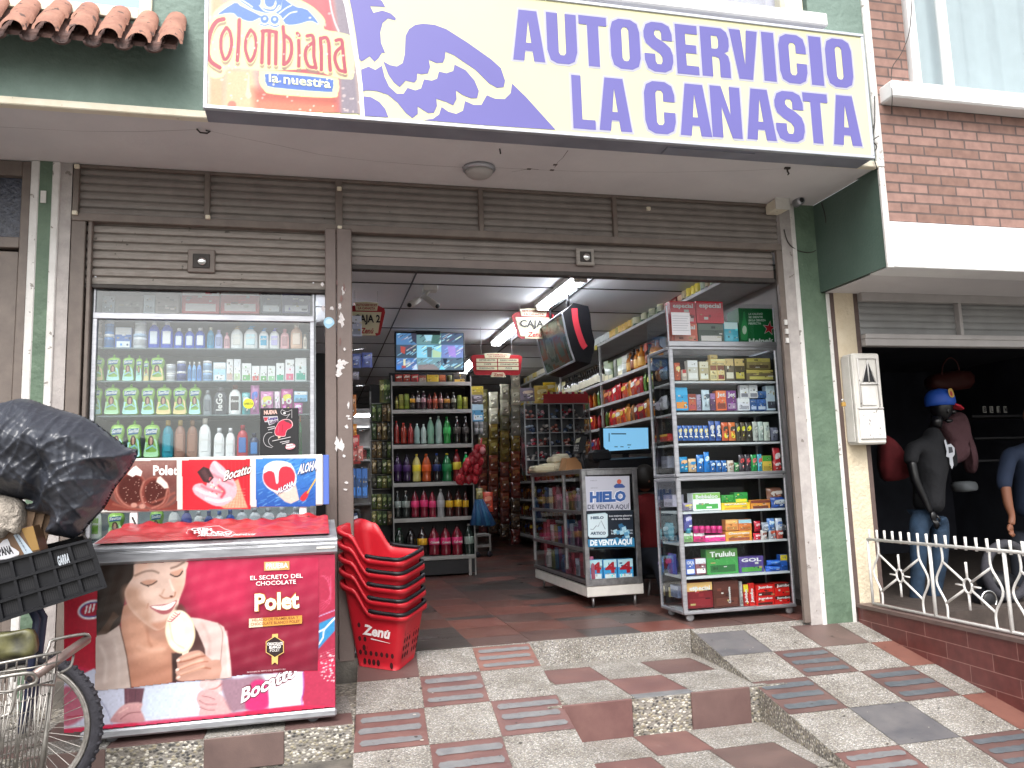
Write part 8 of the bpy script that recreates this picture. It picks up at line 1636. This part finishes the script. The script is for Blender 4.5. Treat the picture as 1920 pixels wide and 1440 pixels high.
# garland of packets hanging in the aisle
gp = [('#8f8a5a','#c9c49a'), ('#b5b09a','#d9d4c0'), ('#a8862a','#d9c45a'), ('#94342a','#c9703a'), ('#7a2420','#a84a34'), ('#b54a2a','#d98a4a'), ('#5a3a24','#8a6a44')]
kk_ = 0
for col_, (xa, ya, yb_, n_, pal) in enumerate([(905, 730, 1000, 9, [0, 1, 2, 3, 5, 3, 4]), (925, 735, 1000, 9, [1, 2, 2, 5, 3, 4, 6]), (946, 720, 1010, 10, [1, 0, 2, 3, 5, 4, 6]), (966, 700, 1020, 11, [1, 1, 2, 5, 3, 6, 4])]):
    for k in range(n_):
        y0 = ya+(yb_-ya)*k/n_; c1, c2 = gp[pal[min(len(pal)-1, k*len(pal)//n_)]]; g_ = .8 if k < 2 else .5; c1, c2 = dk(c1, g_), dk(c2, g_); Yk = 8.2-col_*.8  # packets below the top rows coloured darker, standing for the aisle's shade
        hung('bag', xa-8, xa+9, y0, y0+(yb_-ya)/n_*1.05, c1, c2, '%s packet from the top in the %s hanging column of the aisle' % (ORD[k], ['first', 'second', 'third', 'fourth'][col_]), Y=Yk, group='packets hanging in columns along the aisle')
# left of the rack: spice display and hooks
sdp = thing('spice_display', 'wire display of hanging spice and herb packets left of the soda rack', 'display rack', Py(712, 960, 5.0))
x0_, x1_ = Py(696, 900, 5.0).x, Py(736, 900, 5.0).x
b = MB('rack_grey')
for y in (757, 792, 826, 860, 890, 917, 956): z = Py(715, y, 5.0).z; b.tube([(x0_, 4.98, z), (x1_, 4.98, z)], .008, 6)
b.tube([(x1_, 4.98, .2), (x1_, 4.98, 2.6)], .012, 6); b.tube([(x0_, 5.0, .2), (x0_, 5.0, 2.4)], .012, 6); b.box(x0_, x1_, 5.08, 5.1, .2, 2.5, 'sheet_dark'); b.build('wire_frame', sdp)
hp = [('#6a6a3a','#c9c48a'), ('#4a5a34','#8a9a5a'), ('#3a4a30','#6a7a4a'), ('#5a4a34','#a8906a'), ('#6a5a3a','#c9b890'), ('#3a3a30','#5a5a44'), ('#4a5a30','#c9c9a0')]
for r_, (y0, y1) in enumerate([(712, 755), (758, 790), (793, 824), (828, 858), (862, 888), (892, 915), (926, 955), (958, 985)]):
    for k in range(4):
        c1, c2 = hp[(r_+k) % 7]; xx = 697+k*9.8+max(0, (755-y0)*.35)*(1-k/4)
        if xx < 730: hung('bag', xx, xx+9, y0, y1, c1, c2, 'spice packet %s from the left in the %s row of the wire display' % (ORD[k], ORD[r_]), Y=4.93, group='spice packets on the wire display')
pgb = thing('pegboard', 'dark pegboard with wire hooks seen just right of the scuffed post', 'pegboard', Py(640, 800, 1.4))
b = MB('sheet_dark'); xA = Py(655, 800, 1.45).x; b.box(xA-.55, xA-.01, 1.45, 1.47, .3, 2.3); b.build('board', pgb)
for k, (px, py, ex, ey) in enumerate([(658, 664, 684, 652), (658, 729, 684, 722), (658, 812, 682, 806), (658, 880, 684, 875)]): b = MB('chrome'); b.tube([Py(px-3, py-6, 1.44), Py(px, py-6, 1.3), Py(ex-3, ey+2, 1.05), Py(ex, ey, 1.0)], .004, 6); b.build('hook', pgb)
HK = 1.1
hung('box', 656, 678, 592, 630, '#a8b0c9', '#c9cfe0', 'pale packet dangling in front of the CAJA 2 sign', Y=HK, name='hanging_packet', cat='packet')
hung('bag', 658, 677, 663, 690, '#6a78b5', '#8a98d0', 'blue hanging sachet touching the post', Y=HK, group='blue hanging sachets'); hung('bag', 678, 698, 661, 689, '#6876b8', '#8c9ad4', 'blue hanging sachet, the right one of the pair', Y=HK, group='blue hanging sachets')
hung('bag', 656, 673, 697, 712, '#8a8898', '#a8a6b5', 'small grey sachet below the pair of blue ones', Y=HK)
hung('bag', 655, 668, 740, 780, '#b5764a', '#d9b090', 'slim orange packet hanging along the post', Y=HK); hung('bag', 656, 669, 795, 818, '#c07a34', '#d9a060', 'orange printed packet hanging by the post', Y=HK)
hung('bag', 657, 674, 815, 848, '#b5484a', '#d9a8a0', 'pink and white packet below the orange one', Y=HK); hung('bag', 658, 676, 840, 870, '#a84a48', '#c97a74', 'lowest pinkish packet hanging by the post', Y=HK-.03); hung('bag', 670, 681, 836, 864, '#c47a74', '#d9a8a0', 'slim pale pink packet beside the lowest one', Y=HK-.06)
for k in range(3): hung('box', 657+k*11, 667+k*11, 878, 934, '#2a4a7a', '#3a6ab0', '%s blue toothbrush blister card hanging low by the post' % ['left', 'middle', 'right'][k], Y=HK, c3='#3f78c4', group='toothbrush cards by the post', name='toothbrush_card', cat='card')
# dim far shelf left
t = thing('far_shelf', 'dim white far shelf seen between the post and the spice display', 'shelf', Py(675, 850, 6.8)); xa_, xb__ = Py(640, 850, 6.8).x, Py(700, 850, 6.8).x
b = MB('white_shelf')
for y in (800, 838, 862, 900, 945): z = Py(680, y, 6.8).z; b.box(xa_-1, xb__, 6.8, 7.2, z-.02, z+.01)
b.box(xa_-1, xb__, 7.2, 7.22, .1, 2.4, 'wall_in'); b.build('shelf_boards', t)
for k in range(5): c1 = ['#8a8a5a', '#4a6a94', '#a8893a', '#7a3a3a', '#3a5a4a'][k]; hung('box', 660+k*7, 666+k*7, 843, 861, c1, dk(c1, 1.3), '%s dim carton from the left on the far shelf by the post' % ORD[k], Y=6.85, group='dim cartons on the far shelf')
# shopping trolley handle peeking over the baskets
t = thing('trolley_handle', 'black trolley handle with a blue and white badge behind the red basket stack', 'handle', Py(655, 975, .3)); b = MB('black_plastic'); b.smooth = True
b.tube(sm([Py(646, 990, .3), Py(643, 970, .3), Py(650, 963, .3), Py(668, 957, .3), Py(674, 968, .3), Py(676, 985, .3)], 4, False), .016, 8); b.build('grip', t)
ar = Art(lambda x, y: Py(x, y, .29), (0, -1, 0)); ar.poly([(654, 966), (670, 961), (672, 975), (656, 979)], '#2a3a5c'); ar.poly([(656, 972), (670, 966), (671, 971), (658, 976)], '#d4d9e4'); ar.build('badge', t)
# clothes shop on the right
NY_ = .7; nq = lambda x, y, Y=NY_: Py(x, y, Y)
mat('mannequin', '#0e0e12', .38, coat=.15); mat('tee_black', '#16171c', .85, bump=1, bs=9); mat('denim', '#22384f', .85, var=.4, vs=9, bump=.3, bs=60); mat('cap_blue', '#1f4fae', .6); mat('cap_red', '#c02638', .55); mat('navy_shirt', '#1f2c44', .85, bump=.3, bs=10, var=.15)
def limb(pts): return [(*nq(x, y, Yy), r, r2) for x, y, Yy, r, r2 in pts]
mq = thing('mannequin', 'glossy black mannequin in black tee, jeans and blue cap with red peak behind the railing', 'mannequin', (nq(1740, 1150).x, NY_, 0))
sc_ = 1/239.  # metres per source pixel at that distance
hp_ = limb([(1752,800,NY_,.06,.055), (1748,818,NY_,.12,.08), (1744,850,NY_,.185,.12), (1742,900,NY_,.17,.11), (1741,966,NY_,.165,.125)])
b = MB('mannequin'); b.ball(nq(1764, 763), .105, 16, None, (.95, 1.0, 1.22)); c = nq(1786, 772); b.ball((c.x+.005, NY_-.01, c.z), .022, 8, None, (1.4, .8, .9)); b.ball(tuple(nq(1779, 789)), .035, 8, None, (1.2, .8, .6)); b.tube([nq(1755, 800), nq(1757, 782)], .05, 12)
b.ball((nq(1763, 772).x, NY_-.095, nq(1763, 772).z), .022, 8, None, (.6, .5, 1.3)); b.build('head', mq)
skinned('top', hp_+limb([(1712,838,NY_-.08,.075,.07), (1706,872,NY_-.11,.065,.06), (1780,845,NY_+.08,.07,.07), (1784,878,NY_+.1,.06,.06)]), [(0,1),(1,2),(2,3),(3,4),(2,5),(5,6),(2,7),(7,8)], 'tee_black', mq)
skinned('arm', limb([(1708,862,NY_-.12,.045,.045), (1716,900,NY_-.14,.042,.042), (1735,940,NY_-.16,.032,.032), (1746,962,NY_-.17,.035,.022)]), [(0,1),(1,2),(2,3)], 'mannequin', mq)
b = MB('mannequin'); b.smooth = True; h0 = nq(1750, 968, NY_-.17); b.ball(h0, .038, 10, None, (.9, .5, 1.2))
for k, (dx, L_, r) in enumerate([(.022, .075, .0095), (.008, .085, .010), (-.006, .08, .0095), (-.019, .062, .0085)]): b.tube([h0+V((dx, -.004, -.03)), h0+V((dx+.012, -.014, -.03-L_*.5)), h0+V((dx+.016, .0, -.03-L_))], [r, r, r*.75], 8)
b.tube([h0+V((.03, 0, .01)), h0+V((.05, -.01, -.02)), h0+V((.052, -.008, -.05))], [.011, .011, .008], 8); b.build('hand', mq)
skinned('jeans', limb([(1742,955,NY_,.12,.10), (1722,985,NY_-.03,.095,.09), (1722,1060,NY_-.02,.07,.07), (1718,1130,NY_,.06,.06), (1716,1190,NY_,.055,.055), (1762,985,NY_+.03,.09,.09), (1762,1050,NY_-.05,.075,.07), (1752,1110,NY_+.02,.065,.06), (1745,1185,NY_+.06,.055,.055)]), [(0,1),(1,2),(2,3),(3,4),(0,5),(5,6),(6,7),(7,8)], 'denim', mq)
b = MB('cap_blue'); c = nq(1764, 752); pr_ = [(.118, -.045), (.122, -.01), (.118, .04), (.1, .08), (.06, .108), (.004, .118)]; b.lathe(pr_, c+V((-.01, 0, 0)), 20, sx=1.15); cp = b.build('cap', mq)
b = MB('cap_red'); P_c = [(c.x+.06, c.y-.11, c.z-.035), (c.x+.14, c.y-.08, c.z-.045), (c.x+.225, c.y-.03, c.z-.07), (c.x+.235, c.y+.02, c.z-.075), (c.x+.15, c.y+.08, c.z-.05), (c.x+.09, c.y+.08, c.z-.04)]
b.add([V(p) for p in P_c]+[V(p)-V((0, 0, .012)) for p in P_c], [tuple(range(6)), tuple(range(11, 5, -1))]+[(i, (i+1) % 6, 6+(i+1) % 6, 6+i) for i in range(6)], None, False); b.build('peak', cp)
ar = Art(lambda x, y: Py(x, y, NY_-.125), (0, -1, 0)); ar.poly([(1778, 730), (1784, 728), (1788, 736), (1789, 744), (1783, 745), (1779, 739)], '#b5923a', 2); ar.poly([(1781, 733), (1785, 735), (1786, 742), (1782, 741)], '#a82a2a', 2); ar.build('cap_badge', mq)
ar = Art(lambda x, y: Py(x, y, NY_-.155), (0, -1, 0)); ar.poly([(1770,826),(1773,824),(1776,834),(1783,832),(1790,840),(1790,852),(1786,858),(1788,872),(1785,880),(1781,870),(1780,858),(1774,856),(1775,846)], '#b9bcc4'); ar.poly([(1778,838),(1785,838),(1787,848),(1779,850)], '#3a3c44'); ar.build('tee_print', mq)
# person cut by the right edge
p2_ = thing('person', 'person in a dark navy shirt and jeans at the right edge inside the clothes shop', 'person', (nq(1925, 1150, .9).x, .9, 0)); L9 = lambda pts: [(*nq(x, y, Yy), r, r2) for x, y, Yy, r, r2 in pts]
skinned('shirt', L9([(1930,975,.9,.16,.12), (1932,910,.9,.17,.13), (1930,860,.9,.18,.12), (1935,828,.9,.09,.08), (1893,850,.86,.085,.08), (1882,900,.82,.075,.07), (1884,922,.80,.068,.065)]), [(0,1),(1,2),(2,3),(2,4),(4,5),(5,6)], 'navy_shirt', p2_)
skinned('forearm', L9([(1884,905,.80,.05,.05), (1890,945,.78,.045,.045), (1898,968,.76,.03,.03), (1896,985,.75,.036,.025)]), [(0,1),(1,2),(2,3)], 'skin_brown', p2_)
b = MB('skin_brown'); b.smooth = True; h0 = nq(1894, 990, .75); b.ball(h0, .036, 10, None, (.9, .6, 1.1))
for k, (dx, L_, r) in enumerate([(-.022, .05, .0095), (-.008, .06, .010), (.006, .058, .0095), (.018, .048, .0085)]): b.tube([h0+V((dx, -.006, -.02)), h0+V((dx-.012, -.02, -.02-L_*.6)), h0+V((dx, -.028, -.02-L_))], [r, r, r*.8], 8)
b.tube([h0+V((-.028, -.005, .01)), h0+V((-.044, -.02, -.01)), h0+V((-.04, -.03, -.034))], [.011, .010, .008], 8); b.build('hand', p2_)
skinned('jeans', L9([(1930,985,.9,.15,.12), (1912,1030,.88,.10,.09), (1915,1110,.88,.075,.07), (1918,1180,.9,.06,.06), (1950,1030,.92,.10,.09), (1952,1110,.92,.075,.07), (1950,1180,.92,.06,.06)]), [(0,1),(1,2),(2,3),(0,4),(4,5),(5,6)], 'jeans_dark', p2_)
b = MB('skin_brown'); b.ball(nq(1940, 780, .9), .11, 14, None, (.85, .95, 1.2)); b.ball((nq(1940, 780, .9).x-.09, .84, nq(1940, 780, .9).z), .02, 8); hd = b.build('head', p2_); b = MB('hair_black'); b.ball(nq(1943, 772, .93), .118, 12, None, (.9, .9, 1.15)); b.build('hair', hd)
def garment(label, pts, Y, m, name, cat='clothing', d=.10):
    A = [Py(x, y, Y) for x, y in sm(pts, 3)]; cx_ = sum(a.x for a in A)/len(A); cz_ = sum(a.z for a in A)/len(A); b = MB(m); b.smooth = True; N = len(A); vs = []; fs = []
    for k, (s_, dy) in enumerate(((.97, d), (1, d*.4), (1, 0), (.93, -d*.35), (.7, -d*.6), (.35, -d*.75))):
        vs += [V((cx_+(a.x-cx_)*s_, Y+dy+.012*math.sin(9*a.x+14*a.z+k), cz_+(a.z-cz_)*s_)) for a in A]
    for k in range(5):
        for i in range(N): fs.append((k*N+i, k*N+(i+1) % N, (k+1)*N+(i+1) % N, (k+1)*N+i))
    fs += [tuple(range(N))[::-1], tuple(5*N+i for i in range(N))]; b.add(vs, fs, m, True); o = b.build(name); tag(o, label, cat); return o
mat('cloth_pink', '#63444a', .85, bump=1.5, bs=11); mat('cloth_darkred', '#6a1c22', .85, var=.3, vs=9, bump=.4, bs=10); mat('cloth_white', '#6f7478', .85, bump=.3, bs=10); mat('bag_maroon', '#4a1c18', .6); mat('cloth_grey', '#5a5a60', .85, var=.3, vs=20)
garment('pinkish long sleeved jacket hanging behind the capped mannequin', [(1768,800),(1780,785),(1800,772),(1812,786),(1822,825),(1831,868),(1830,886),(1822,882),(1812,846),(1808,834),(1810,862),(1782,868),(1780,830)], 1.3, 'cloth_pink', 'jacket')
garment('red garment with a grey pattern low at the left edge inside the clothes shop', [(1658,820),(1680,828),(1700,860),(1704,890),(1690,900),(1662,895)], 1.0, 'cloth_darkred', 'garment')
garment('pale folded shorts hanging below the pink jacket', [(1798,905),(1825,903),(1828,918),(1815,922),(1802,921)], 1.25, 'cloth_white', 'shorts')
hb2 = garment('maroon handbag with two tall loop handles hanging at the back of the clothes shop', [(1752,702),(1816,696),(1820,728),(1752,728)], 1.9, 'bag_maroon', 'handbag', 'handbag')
b = MB('bag_maroon'); b.tube(sm([nq(1766, 702, 1.85), nq(1768, 684, 1.85), nq(1780, 671, 1.85), nq(1793, 678, 1.85), nq(1800, 700, 1.85)], 4, False), .009, 6); b.build('handle', hb2)
for k, s_ in enumerate('BLJM'):
    A = nq(1844+k*13, 774, 1.8); b = MB('#9a9a96'); b.bbox(A.x, A.x+.045, 1.8, 1.81, A.z, A.z+.075, .003); b.text(s_, (A.x+.008, 1.798, A.z+.012), (.03, 0, 0), (0, 0, .05), pl('#2a2a2e'), .03); o = b.build('letter_card'); tag(o, 'small pale letter card, %s of four on the dark back shelf' % ORD[k], 'card', 'letter cards on the back shelf')
b = MB('sheet_dark'); A, Bq = nq(1820, 778, 1.85), nq(1960, 776, 1.85); b.box(A.x, Bq.x, 1.83, 2.2, A.z-.03, A.z-.005)
for y in (820, 862): z = nq(1850, y, 1.85).z; b.box(A.x, Bq.x, 1.83, 2.2, z-.02, z)
o = b.build('back_shelf'); tag(o, 'dark shelf unit at the back of the clothes shop', 'shelf')
# parked motorcycle nose behind the railing
mt_ = thing('motorcycle', 'front of a black motorcycle with a chrome headlight ring behind the railing', 'motorcycle', (nq(1870, 1150, .1).x, .1, 0)); c = nq(1858, 1125, .1)
b = MB('black_plastic'); b.ball(c+V((.05, .1, 0)), .10, 14, None, (1.2, 1, .9)); b.ball(c+V((.22, .15, .12)), .14, 14, None, (1.3, .8, .7)); b.build('fairing', mt_)
b = MB('chrome'); b.tube([c+V((-.02+.075*math.cos(t), .0, .075*math.sin(t))) for t in [2*math.pi*i/18 for i in range(18)]], .011, 6, closed=True); b.build('headlight_ring', mt_)
b = MB('sheet_dark'); b.lathe([(.001, .02), (.05, .012), (.07, 0)], c+V((-.02, 0, 0)), 16, axis='Y'); b.build('headlight', mt_)
b = MB('chrome');
for dx in (.02, .08): b.tube([c+V((dx, .04, .0)), c+V((dx+.22, .05, -.42))], .018, 8)
b.build('fork', mt_); b = MB('rubber'); w_c = V((c.x+.22, .12, .26)); b.tube([w_c+V((.22*math.cos(t), 0, .22*math.sin(t))) for t in [2*math.pi*i/28 for i in range(28)]], .04, 8, closed=True); b.build('tyre', mt_)

# delivery bicycle at the left edge
WCY = -1.22; C_ = Py(48, 1374, WCY); Rw = .345
bi = thing('cargo_bicycle', 'old cargo bicycle with a wire basket and wheel at the lower left edge', 'bicycle', (C_.x, WCY, -.31))
C_.z = -.31+Rw+.012; ax = V((.985, -.17, 0))
def circ(r, n, dy=0): return [C_+ax*(r*math.cos(t))+V((0, dy, r*math.sin(t))) for t in [2*math.pi*i/n for i in range(n)]]
b = MB('rubber'); b.tube(circ(Rw-.022, 56), .026, 10, closed=True)
for k in range(56):
    t = 2*math.pi*k/56; p = C_+ax*((Rw+.0035)*math.cos(t))+V((0, 0, (Rw+.0035)*math.sin(t)))
    for s_ in (-.012, .012): b.ball(p+V((0, s_, 0))-ax*(.004*math.cos(t))-V((0, 0, .004*math.sin(t))), .010, 6, None, (1, .9, 1))
whl = b.build('wheel', bi); whl.name = 'wheel'
b = MB('galvanised'); b.tube(circ(Rw-.062, 48), .016, 8, closed=True); b.tube(circ(Rw-.055, 48, -.012), .006, 6, closed=True); b.build('rim', whl)
b = MB('galvanised'); b.tube([C_+V((0, -.05, 0)), C_+V((0, .05, 0))], .028, 10)
for k in range(36): t = 2*math.pi*k/36; t2 = t+(.25 if k % 2 else -.25); b.tube([C_+ax*(.024*math.cos(t2))+V((0, -.03 if k % 2 else .03, .024*math.sin(t2))), C_+ax*((Rw-.066)*math.cos(t))+V((0, 0, (Rw-.066)*math.sin(t)))], .0018, 4)
b.build('spokes', whl)
b = MB('#2c3350'); b.tube([C_+V((0, -.06, 0)), C_+V((.04, -.04, .5)), C_+V((-.2, .1, .9))], .018, 8); b.tube([C_+V((0, .06, 0)), C_+V((.04, .06, .5)), C_+V((-.2, .1, .9))], .018, 8); b.tube([C_+V((-.2, .1, .85)), C_+V((-.9, .2, .75))], .022, 8); b.build('fork', bi)
BYY = -1.62; bq = lambda x, y, Y=BYY: Py(x, y, Y); mat('wire_metal', '#97938e', .34, .75, var=.2, vs=40)
bkt = thing('wire_basket', 'shiny wire basket with a worn metal push bar in front of the bicycle wheel', 'basket', bq(40, 1440))
b = MB('wire_metal')
T0, T1 = [(-60, 1262), (20, 1255), (100, 1222), (118, 1224)], None
def wire(pts, r=.0035, n=6): b.tube([bq(*p) for p in pts], r*1.25, n)
wire([(-60,1252,-1.85),(0,1244,-1.85),(60,1232,-1.82),(115,1222,-1.78)], .005); wire([(-60,1268,-1.85),(60,1252,-1.82),(112,1240,-1.78)], .003)
wire([(104,1250,-1.62),(96,1300,-1.64),(84,1390,-1.68),(76,1450,-1.7)], .009); wire([(-60,1300,-1.8),(20,1296,-1.8),(70,1284,-1.75),(100,1285,-1.66)], .004)
for k in range(21):
    f = k/20; x0 = 100-f*150; wire([(x0, 1262+f*12, -1.64-f*.1), (x0-16, 1450, -1.7-f*.1)], .0022)
for k in range(8): f = k/7; y = 1276+f*165; wire([(100-f*22, y, -1.645), (20-f*20, y+22, -1.72), (-60, y+34, -1.78)], .0028)
for k in range(9): x = 108-k*19; wire([(x, 1224+k*3.2, -1.78+.004*k), (x-4, 1262+k*4, -1.70)], .0026)
for k in range(14): x = 88-k*11; wire([(x, 1300+k*2, -1.9), (x-30+(k % 3)*14, 1450, -1.9)], .002)
b.build('wire_mesh', bkt)
b = MB('wire_metal'); b.smooth = True; hb0, hb1 = bq(56, 1273, -1.80), bq(163, 1199, -1.50)
b.tube(sm([hb1+V((0, .02, .0)), bq(168, 1196, -1.5), bq(158, 1189, -1.52), bq(100, 1200, -1.6), bq(92, 1212, -1.62), bq(82, 1235, -1.66)], 3, False), .007, 8); b.tube(sm([bq(-30, 1275, -1.85), bq(50, 1262, -1.82), bq(66, 1268, -1.8), bq(68, 1278, -1.8), bq(56, 1284, -1.8), bq(36, 1288, -1.82), bq(28, 1300, -1.82), bq(20, 1335, -1.83), bq(0, 1345, -1.84)], 3, False), .008, 8)
b.tube(sm([bq(138, 1228, -1.56), bq(132, 1250, -1.58), bq(112, 1262, -1.6)], 3, False), .006, 8); b.build('frame_loop', bkt)
mat('bar_worn', '#8f7d78', .35, .6, var=.25, vs=18); b = MB('bar_worn'); b.tube([hb0, hb1], .021, 14); b.tube([hb0, hb0-(hb1-hb0).normalized()*.003], .013, 12, 'rubber'); b.build('push_bar', bkt)
garment('crumpled yellow and black wrapper lying in the bicycle carrier', [(-40,1195),(20,1185),(60,1182),(66,1225),(30,1235),(-40,1240)], -1.55, mat('wrapper_yellow', '#4a482a', .4, var=.9, vs=14), 'wrapper', 'wrapper', .04)

# black crate
CY0 = -1.45; cr = thing('plastic_crate', 'tilted black plastic crate on the bicycle carrier under the black bag', 'crate', Py(95, 1150, CY0)); cp_ = lambda x, y, d=0: Py(x, y, CY0)+V((-.02*d, d, .02*d))
def CQ(u, v): # bilinear over the crate front, u 0..1 left to right, v 0..1 bottom to top
    a, b_, c, d = (-150, 1216), (197, 1102), (166, 1010), (-165, 1092)
    x = (a[0]*(1-u)+b_[0]*u)*(1-v)+(d[0]*(1-u)+c[0]*u)*v; y = (a[1]*(1-u)+b_[1]*u)*(1-v)+(d[1]*(1-u)+c[1]*u)*v; return x, y
f3 = lambda u, v, d: Py(*CQ(u, v), CY0)+V((-.30*d, d, .03*d)); D_ = .34
def slab(u0, u1, v0, v1, d0, d1, m='black_plastic', mb=None): (mb or b).hexa([f3(u0, v0, d0), f3(u1, v0, d0), f3(u1, v0, d1), f3(u0, v0, d1), f3(u0, v1, d0), f3(u1, v1, d0), f3(u1, v1, d1), f3(u0, v1, d1)], m)
b = MB('black_plastic'); slab(0, 1, 0, .98, .008, .016); slab(.985, 1, .0, .98, .017, D_); slab(0, .984, 0, .03, .017, D_); slab(0, .984, 0, .98, D_-.01, D_)
b.build('walls', cr); b = MB('black_plastic')
for v in (0, .31, .62, .955): slab(0, 1.0, v, v+.045, -.012, .0075)
for k in range(10): u = k/9*.985; slab(u, u+.016, .046, .954, -.009, .007)
slab(1.001, 1.012, .0, .99, -.01, .06); b.build('ribs', cr)
b = MB('dark_void')
for ci in range(9):
    for ri in range(3):
        if (ci+ri) % 2 == 0 or ci > 6:
            for k in range(7): u0 = ci/9*.985+.026+k*.0115; slab(u0, u0+.005, .08+ri*.31, .27+ri*.31, .0072, .0082, 'sheet_dark')
b.build('vent_slots', cr); b = MB()
for k in range(3): u0 = .36+k*.03; slab(u0+.02, u0+.03, .12, .27, .003, .0072, pl('#b5843a'))
b.build('yellow_bars', cr); b = MB('#a9b0b8'); o = f3(.80, .66, -.0135); b.text('GARRA', o, f3(.865, .665, -.0135)-o, f3(.80, .82, -.0135)-o, '#a9b0b8', .04, .1); b.build('lettering', cr)

# things in the crate
bx = thing('snack_carton', 'brown and gold carton with slanted white lettering sticking out of the black crate', 'box', Py(35, 1030, -1.40)); b = MB(); k4 = [(-40,1060),(75,1032),(62,985),(-40,1010)]; P4 = [Py(x, y, -1.40) for x, y in k4]; mat('carton_brown', '#6a4f38', .45, var=.2, vs=7)
b.hexa([P4[0], P4[1], P4[1]+V((0, .12, 0)), P4[0]+V((0, .12, 0)), P4[3], P4[2], P4[2]+V((0, .12, 0)), P4[3]+V((0, .12, 0))], 'carton_brown'); b.build('carton', bx)
ar = Art(lambda x, y: Py(x, y, -1.402), (0, -1, 0)); ar.poly([(25,1003),(34,1000),(62,1036),(46,1040)], '#a9b6c2'); ar.text('QUEPALETA', 30, 1004, 50, 1036, 4.5, '#1f2a4a', .03); ar.poly([(40,992),(62,986),(74,1030),(60,1033)], '#8f6f3a'); ar.poly([(-2,1022),(14,1010),(20,1024),(30,1030),(36,1040),(-4,1050)], '#c9c9cf', 2); ar.text('PANA', 0, 1042, 26, 1037, 15, '#1c1c24', .05, -.3); ar.build('printed_front', bx)
ca_ = thing('cardboard_sheets', 'flattened brown cardboard sheets standing in the crate beneath the black bag', 'cardboard', Py(70, 990, -1.35));
for k, (x0, x1) in enumerate(((42, 58), (60, 76), (74, 92))): P5 = [Py(x0-8, 1040, -1.34+.03*k), Py(x1-12, 1040, -1.34+.03*k), Py(x1+10, 955, -1.34+.03*k), Py(x0+6, 955, -1.34+.03*k)]; b = MB(mat('cardboard', '#8f7660', .8, var=.15, vs=9)); b.add(P5+[p+V((0, .012, 0)) for p in P5], [(0,1,2,3), (7,6,5,4), (0,4,5,1), (1,5,6,2), (2,6,7,3), (3,7,4,0)], None, False); b.build('sheet', ca_)
garment('fluffy pale woollen blanket hanging under the left side of the black bag', [(-60,925),(10,930),(36,940),(43,960),(42,985),(36,1002),(20,996),(5,1010),(-15,1004),(-60,1015)], -1.40, mat('fleece', '#a59c92', .95, var=.35, vs=40, bump=1.2, bs=70), 'fleece_blanket', 'blanket', .09)

# big black plastic bag
mat('bag_black', '#3b3e47', .34, coat=.2, bump=.35, bs=18); OUT = sm([(-190,800),(-90,768),(0,757),(37,748),(62,750),(100,764),(165,784),(205,812),(240,838),(257,842),(256,858),(240,884),(214,918),(198,950),(172,978),(145,1008),(118,1006),(88,998),(98,968),(62,962),(46,948),(66,940),(0,936),(-60,945),(-150,930),(-200,880)], 3)
BG = Paint(-200, 744, 260, 1012, 2.5); dd_ = BG.dist(OUT); rr_ = np.random.default_rng(5); X, Y = BG.X, BG.Y
def ridge(a, f, p): return 1-np.abs(np.sin((X*math.cos(a)+Y*math.sin(a))*f+p+1.6*np.sin(X*.021+p)+1.3*np.sin(Y*.027-p)))
cre = np.zeros_like(X)
for a, f, amp in ((.5, .045, .030), (1.1, .06, .022), (-.35, .05, .024), (.2, .12, .010), (.9, .16, .008), (1.9, .1, .010), (-.8, .21, .005), (.55, .3, .004)): cre += .62*amp*ridge(a, f, rr_.random()*6)**4
for (cx, cy, w1, w2, rot, am) in ((190, 870, 70, 16, 35, -.05), (120, 850, 60, 14, 60, .05), (60, 830, 120, 26, 12, .05), (95, 905, 16, 60, 20, -.05), (30, 900, 80, 18, 5, .04), (140, 820, 80, 20, 25, .05)):
    co, si = math.cos(R(rot)), math.sin(R(rot)); u, v = (X-cx)*co+(Y-cy)*si, -(X-cx)*si+(Y-cy)*co; cre += am*np.exp(-(u/w1)**2-(v/w2)**2)
ins = np.clip(dd_, 0, 60)/60; bulge = .24*np.sqrt(ins)+cre*np.clip(dd_/14, 0, 1)
vs = []; fs = []; idx = -np.ones(X.shape, int)
for j in range(BG.ny):
    for i in range(BG.nx):
        if dd_[j, i] > -.8: idx[j, i] = len(vs); vs.append(Py(X[j, i], Y[j, i], -1.28)+V((0, -bulge[j, i], 0)))
nf = len(vs); back = [V((p.x, -1.28+.5*(p.y*-1-1.28)*.9, p.z)) for p in vs]
for j in range(BG.ny-1):
    for i in range(BG.nx-1):
        q4 = (idx[j, i], idx[j+1, i], idx[j+1, i+1], idx[j, i+1])
        if min(q4) >= 0: fs.append(tuple(int(t) for t in q4)); fs.append(tuple(int(t)+nf for t in q4[::-1]))
b = MB('bag_black'); b.add(vs+back, fs, None, True); o = b.build('plastic_bag'); tag(o, 'big crumpled black plastic bag bulging over the crate at the left edge', 'bag')
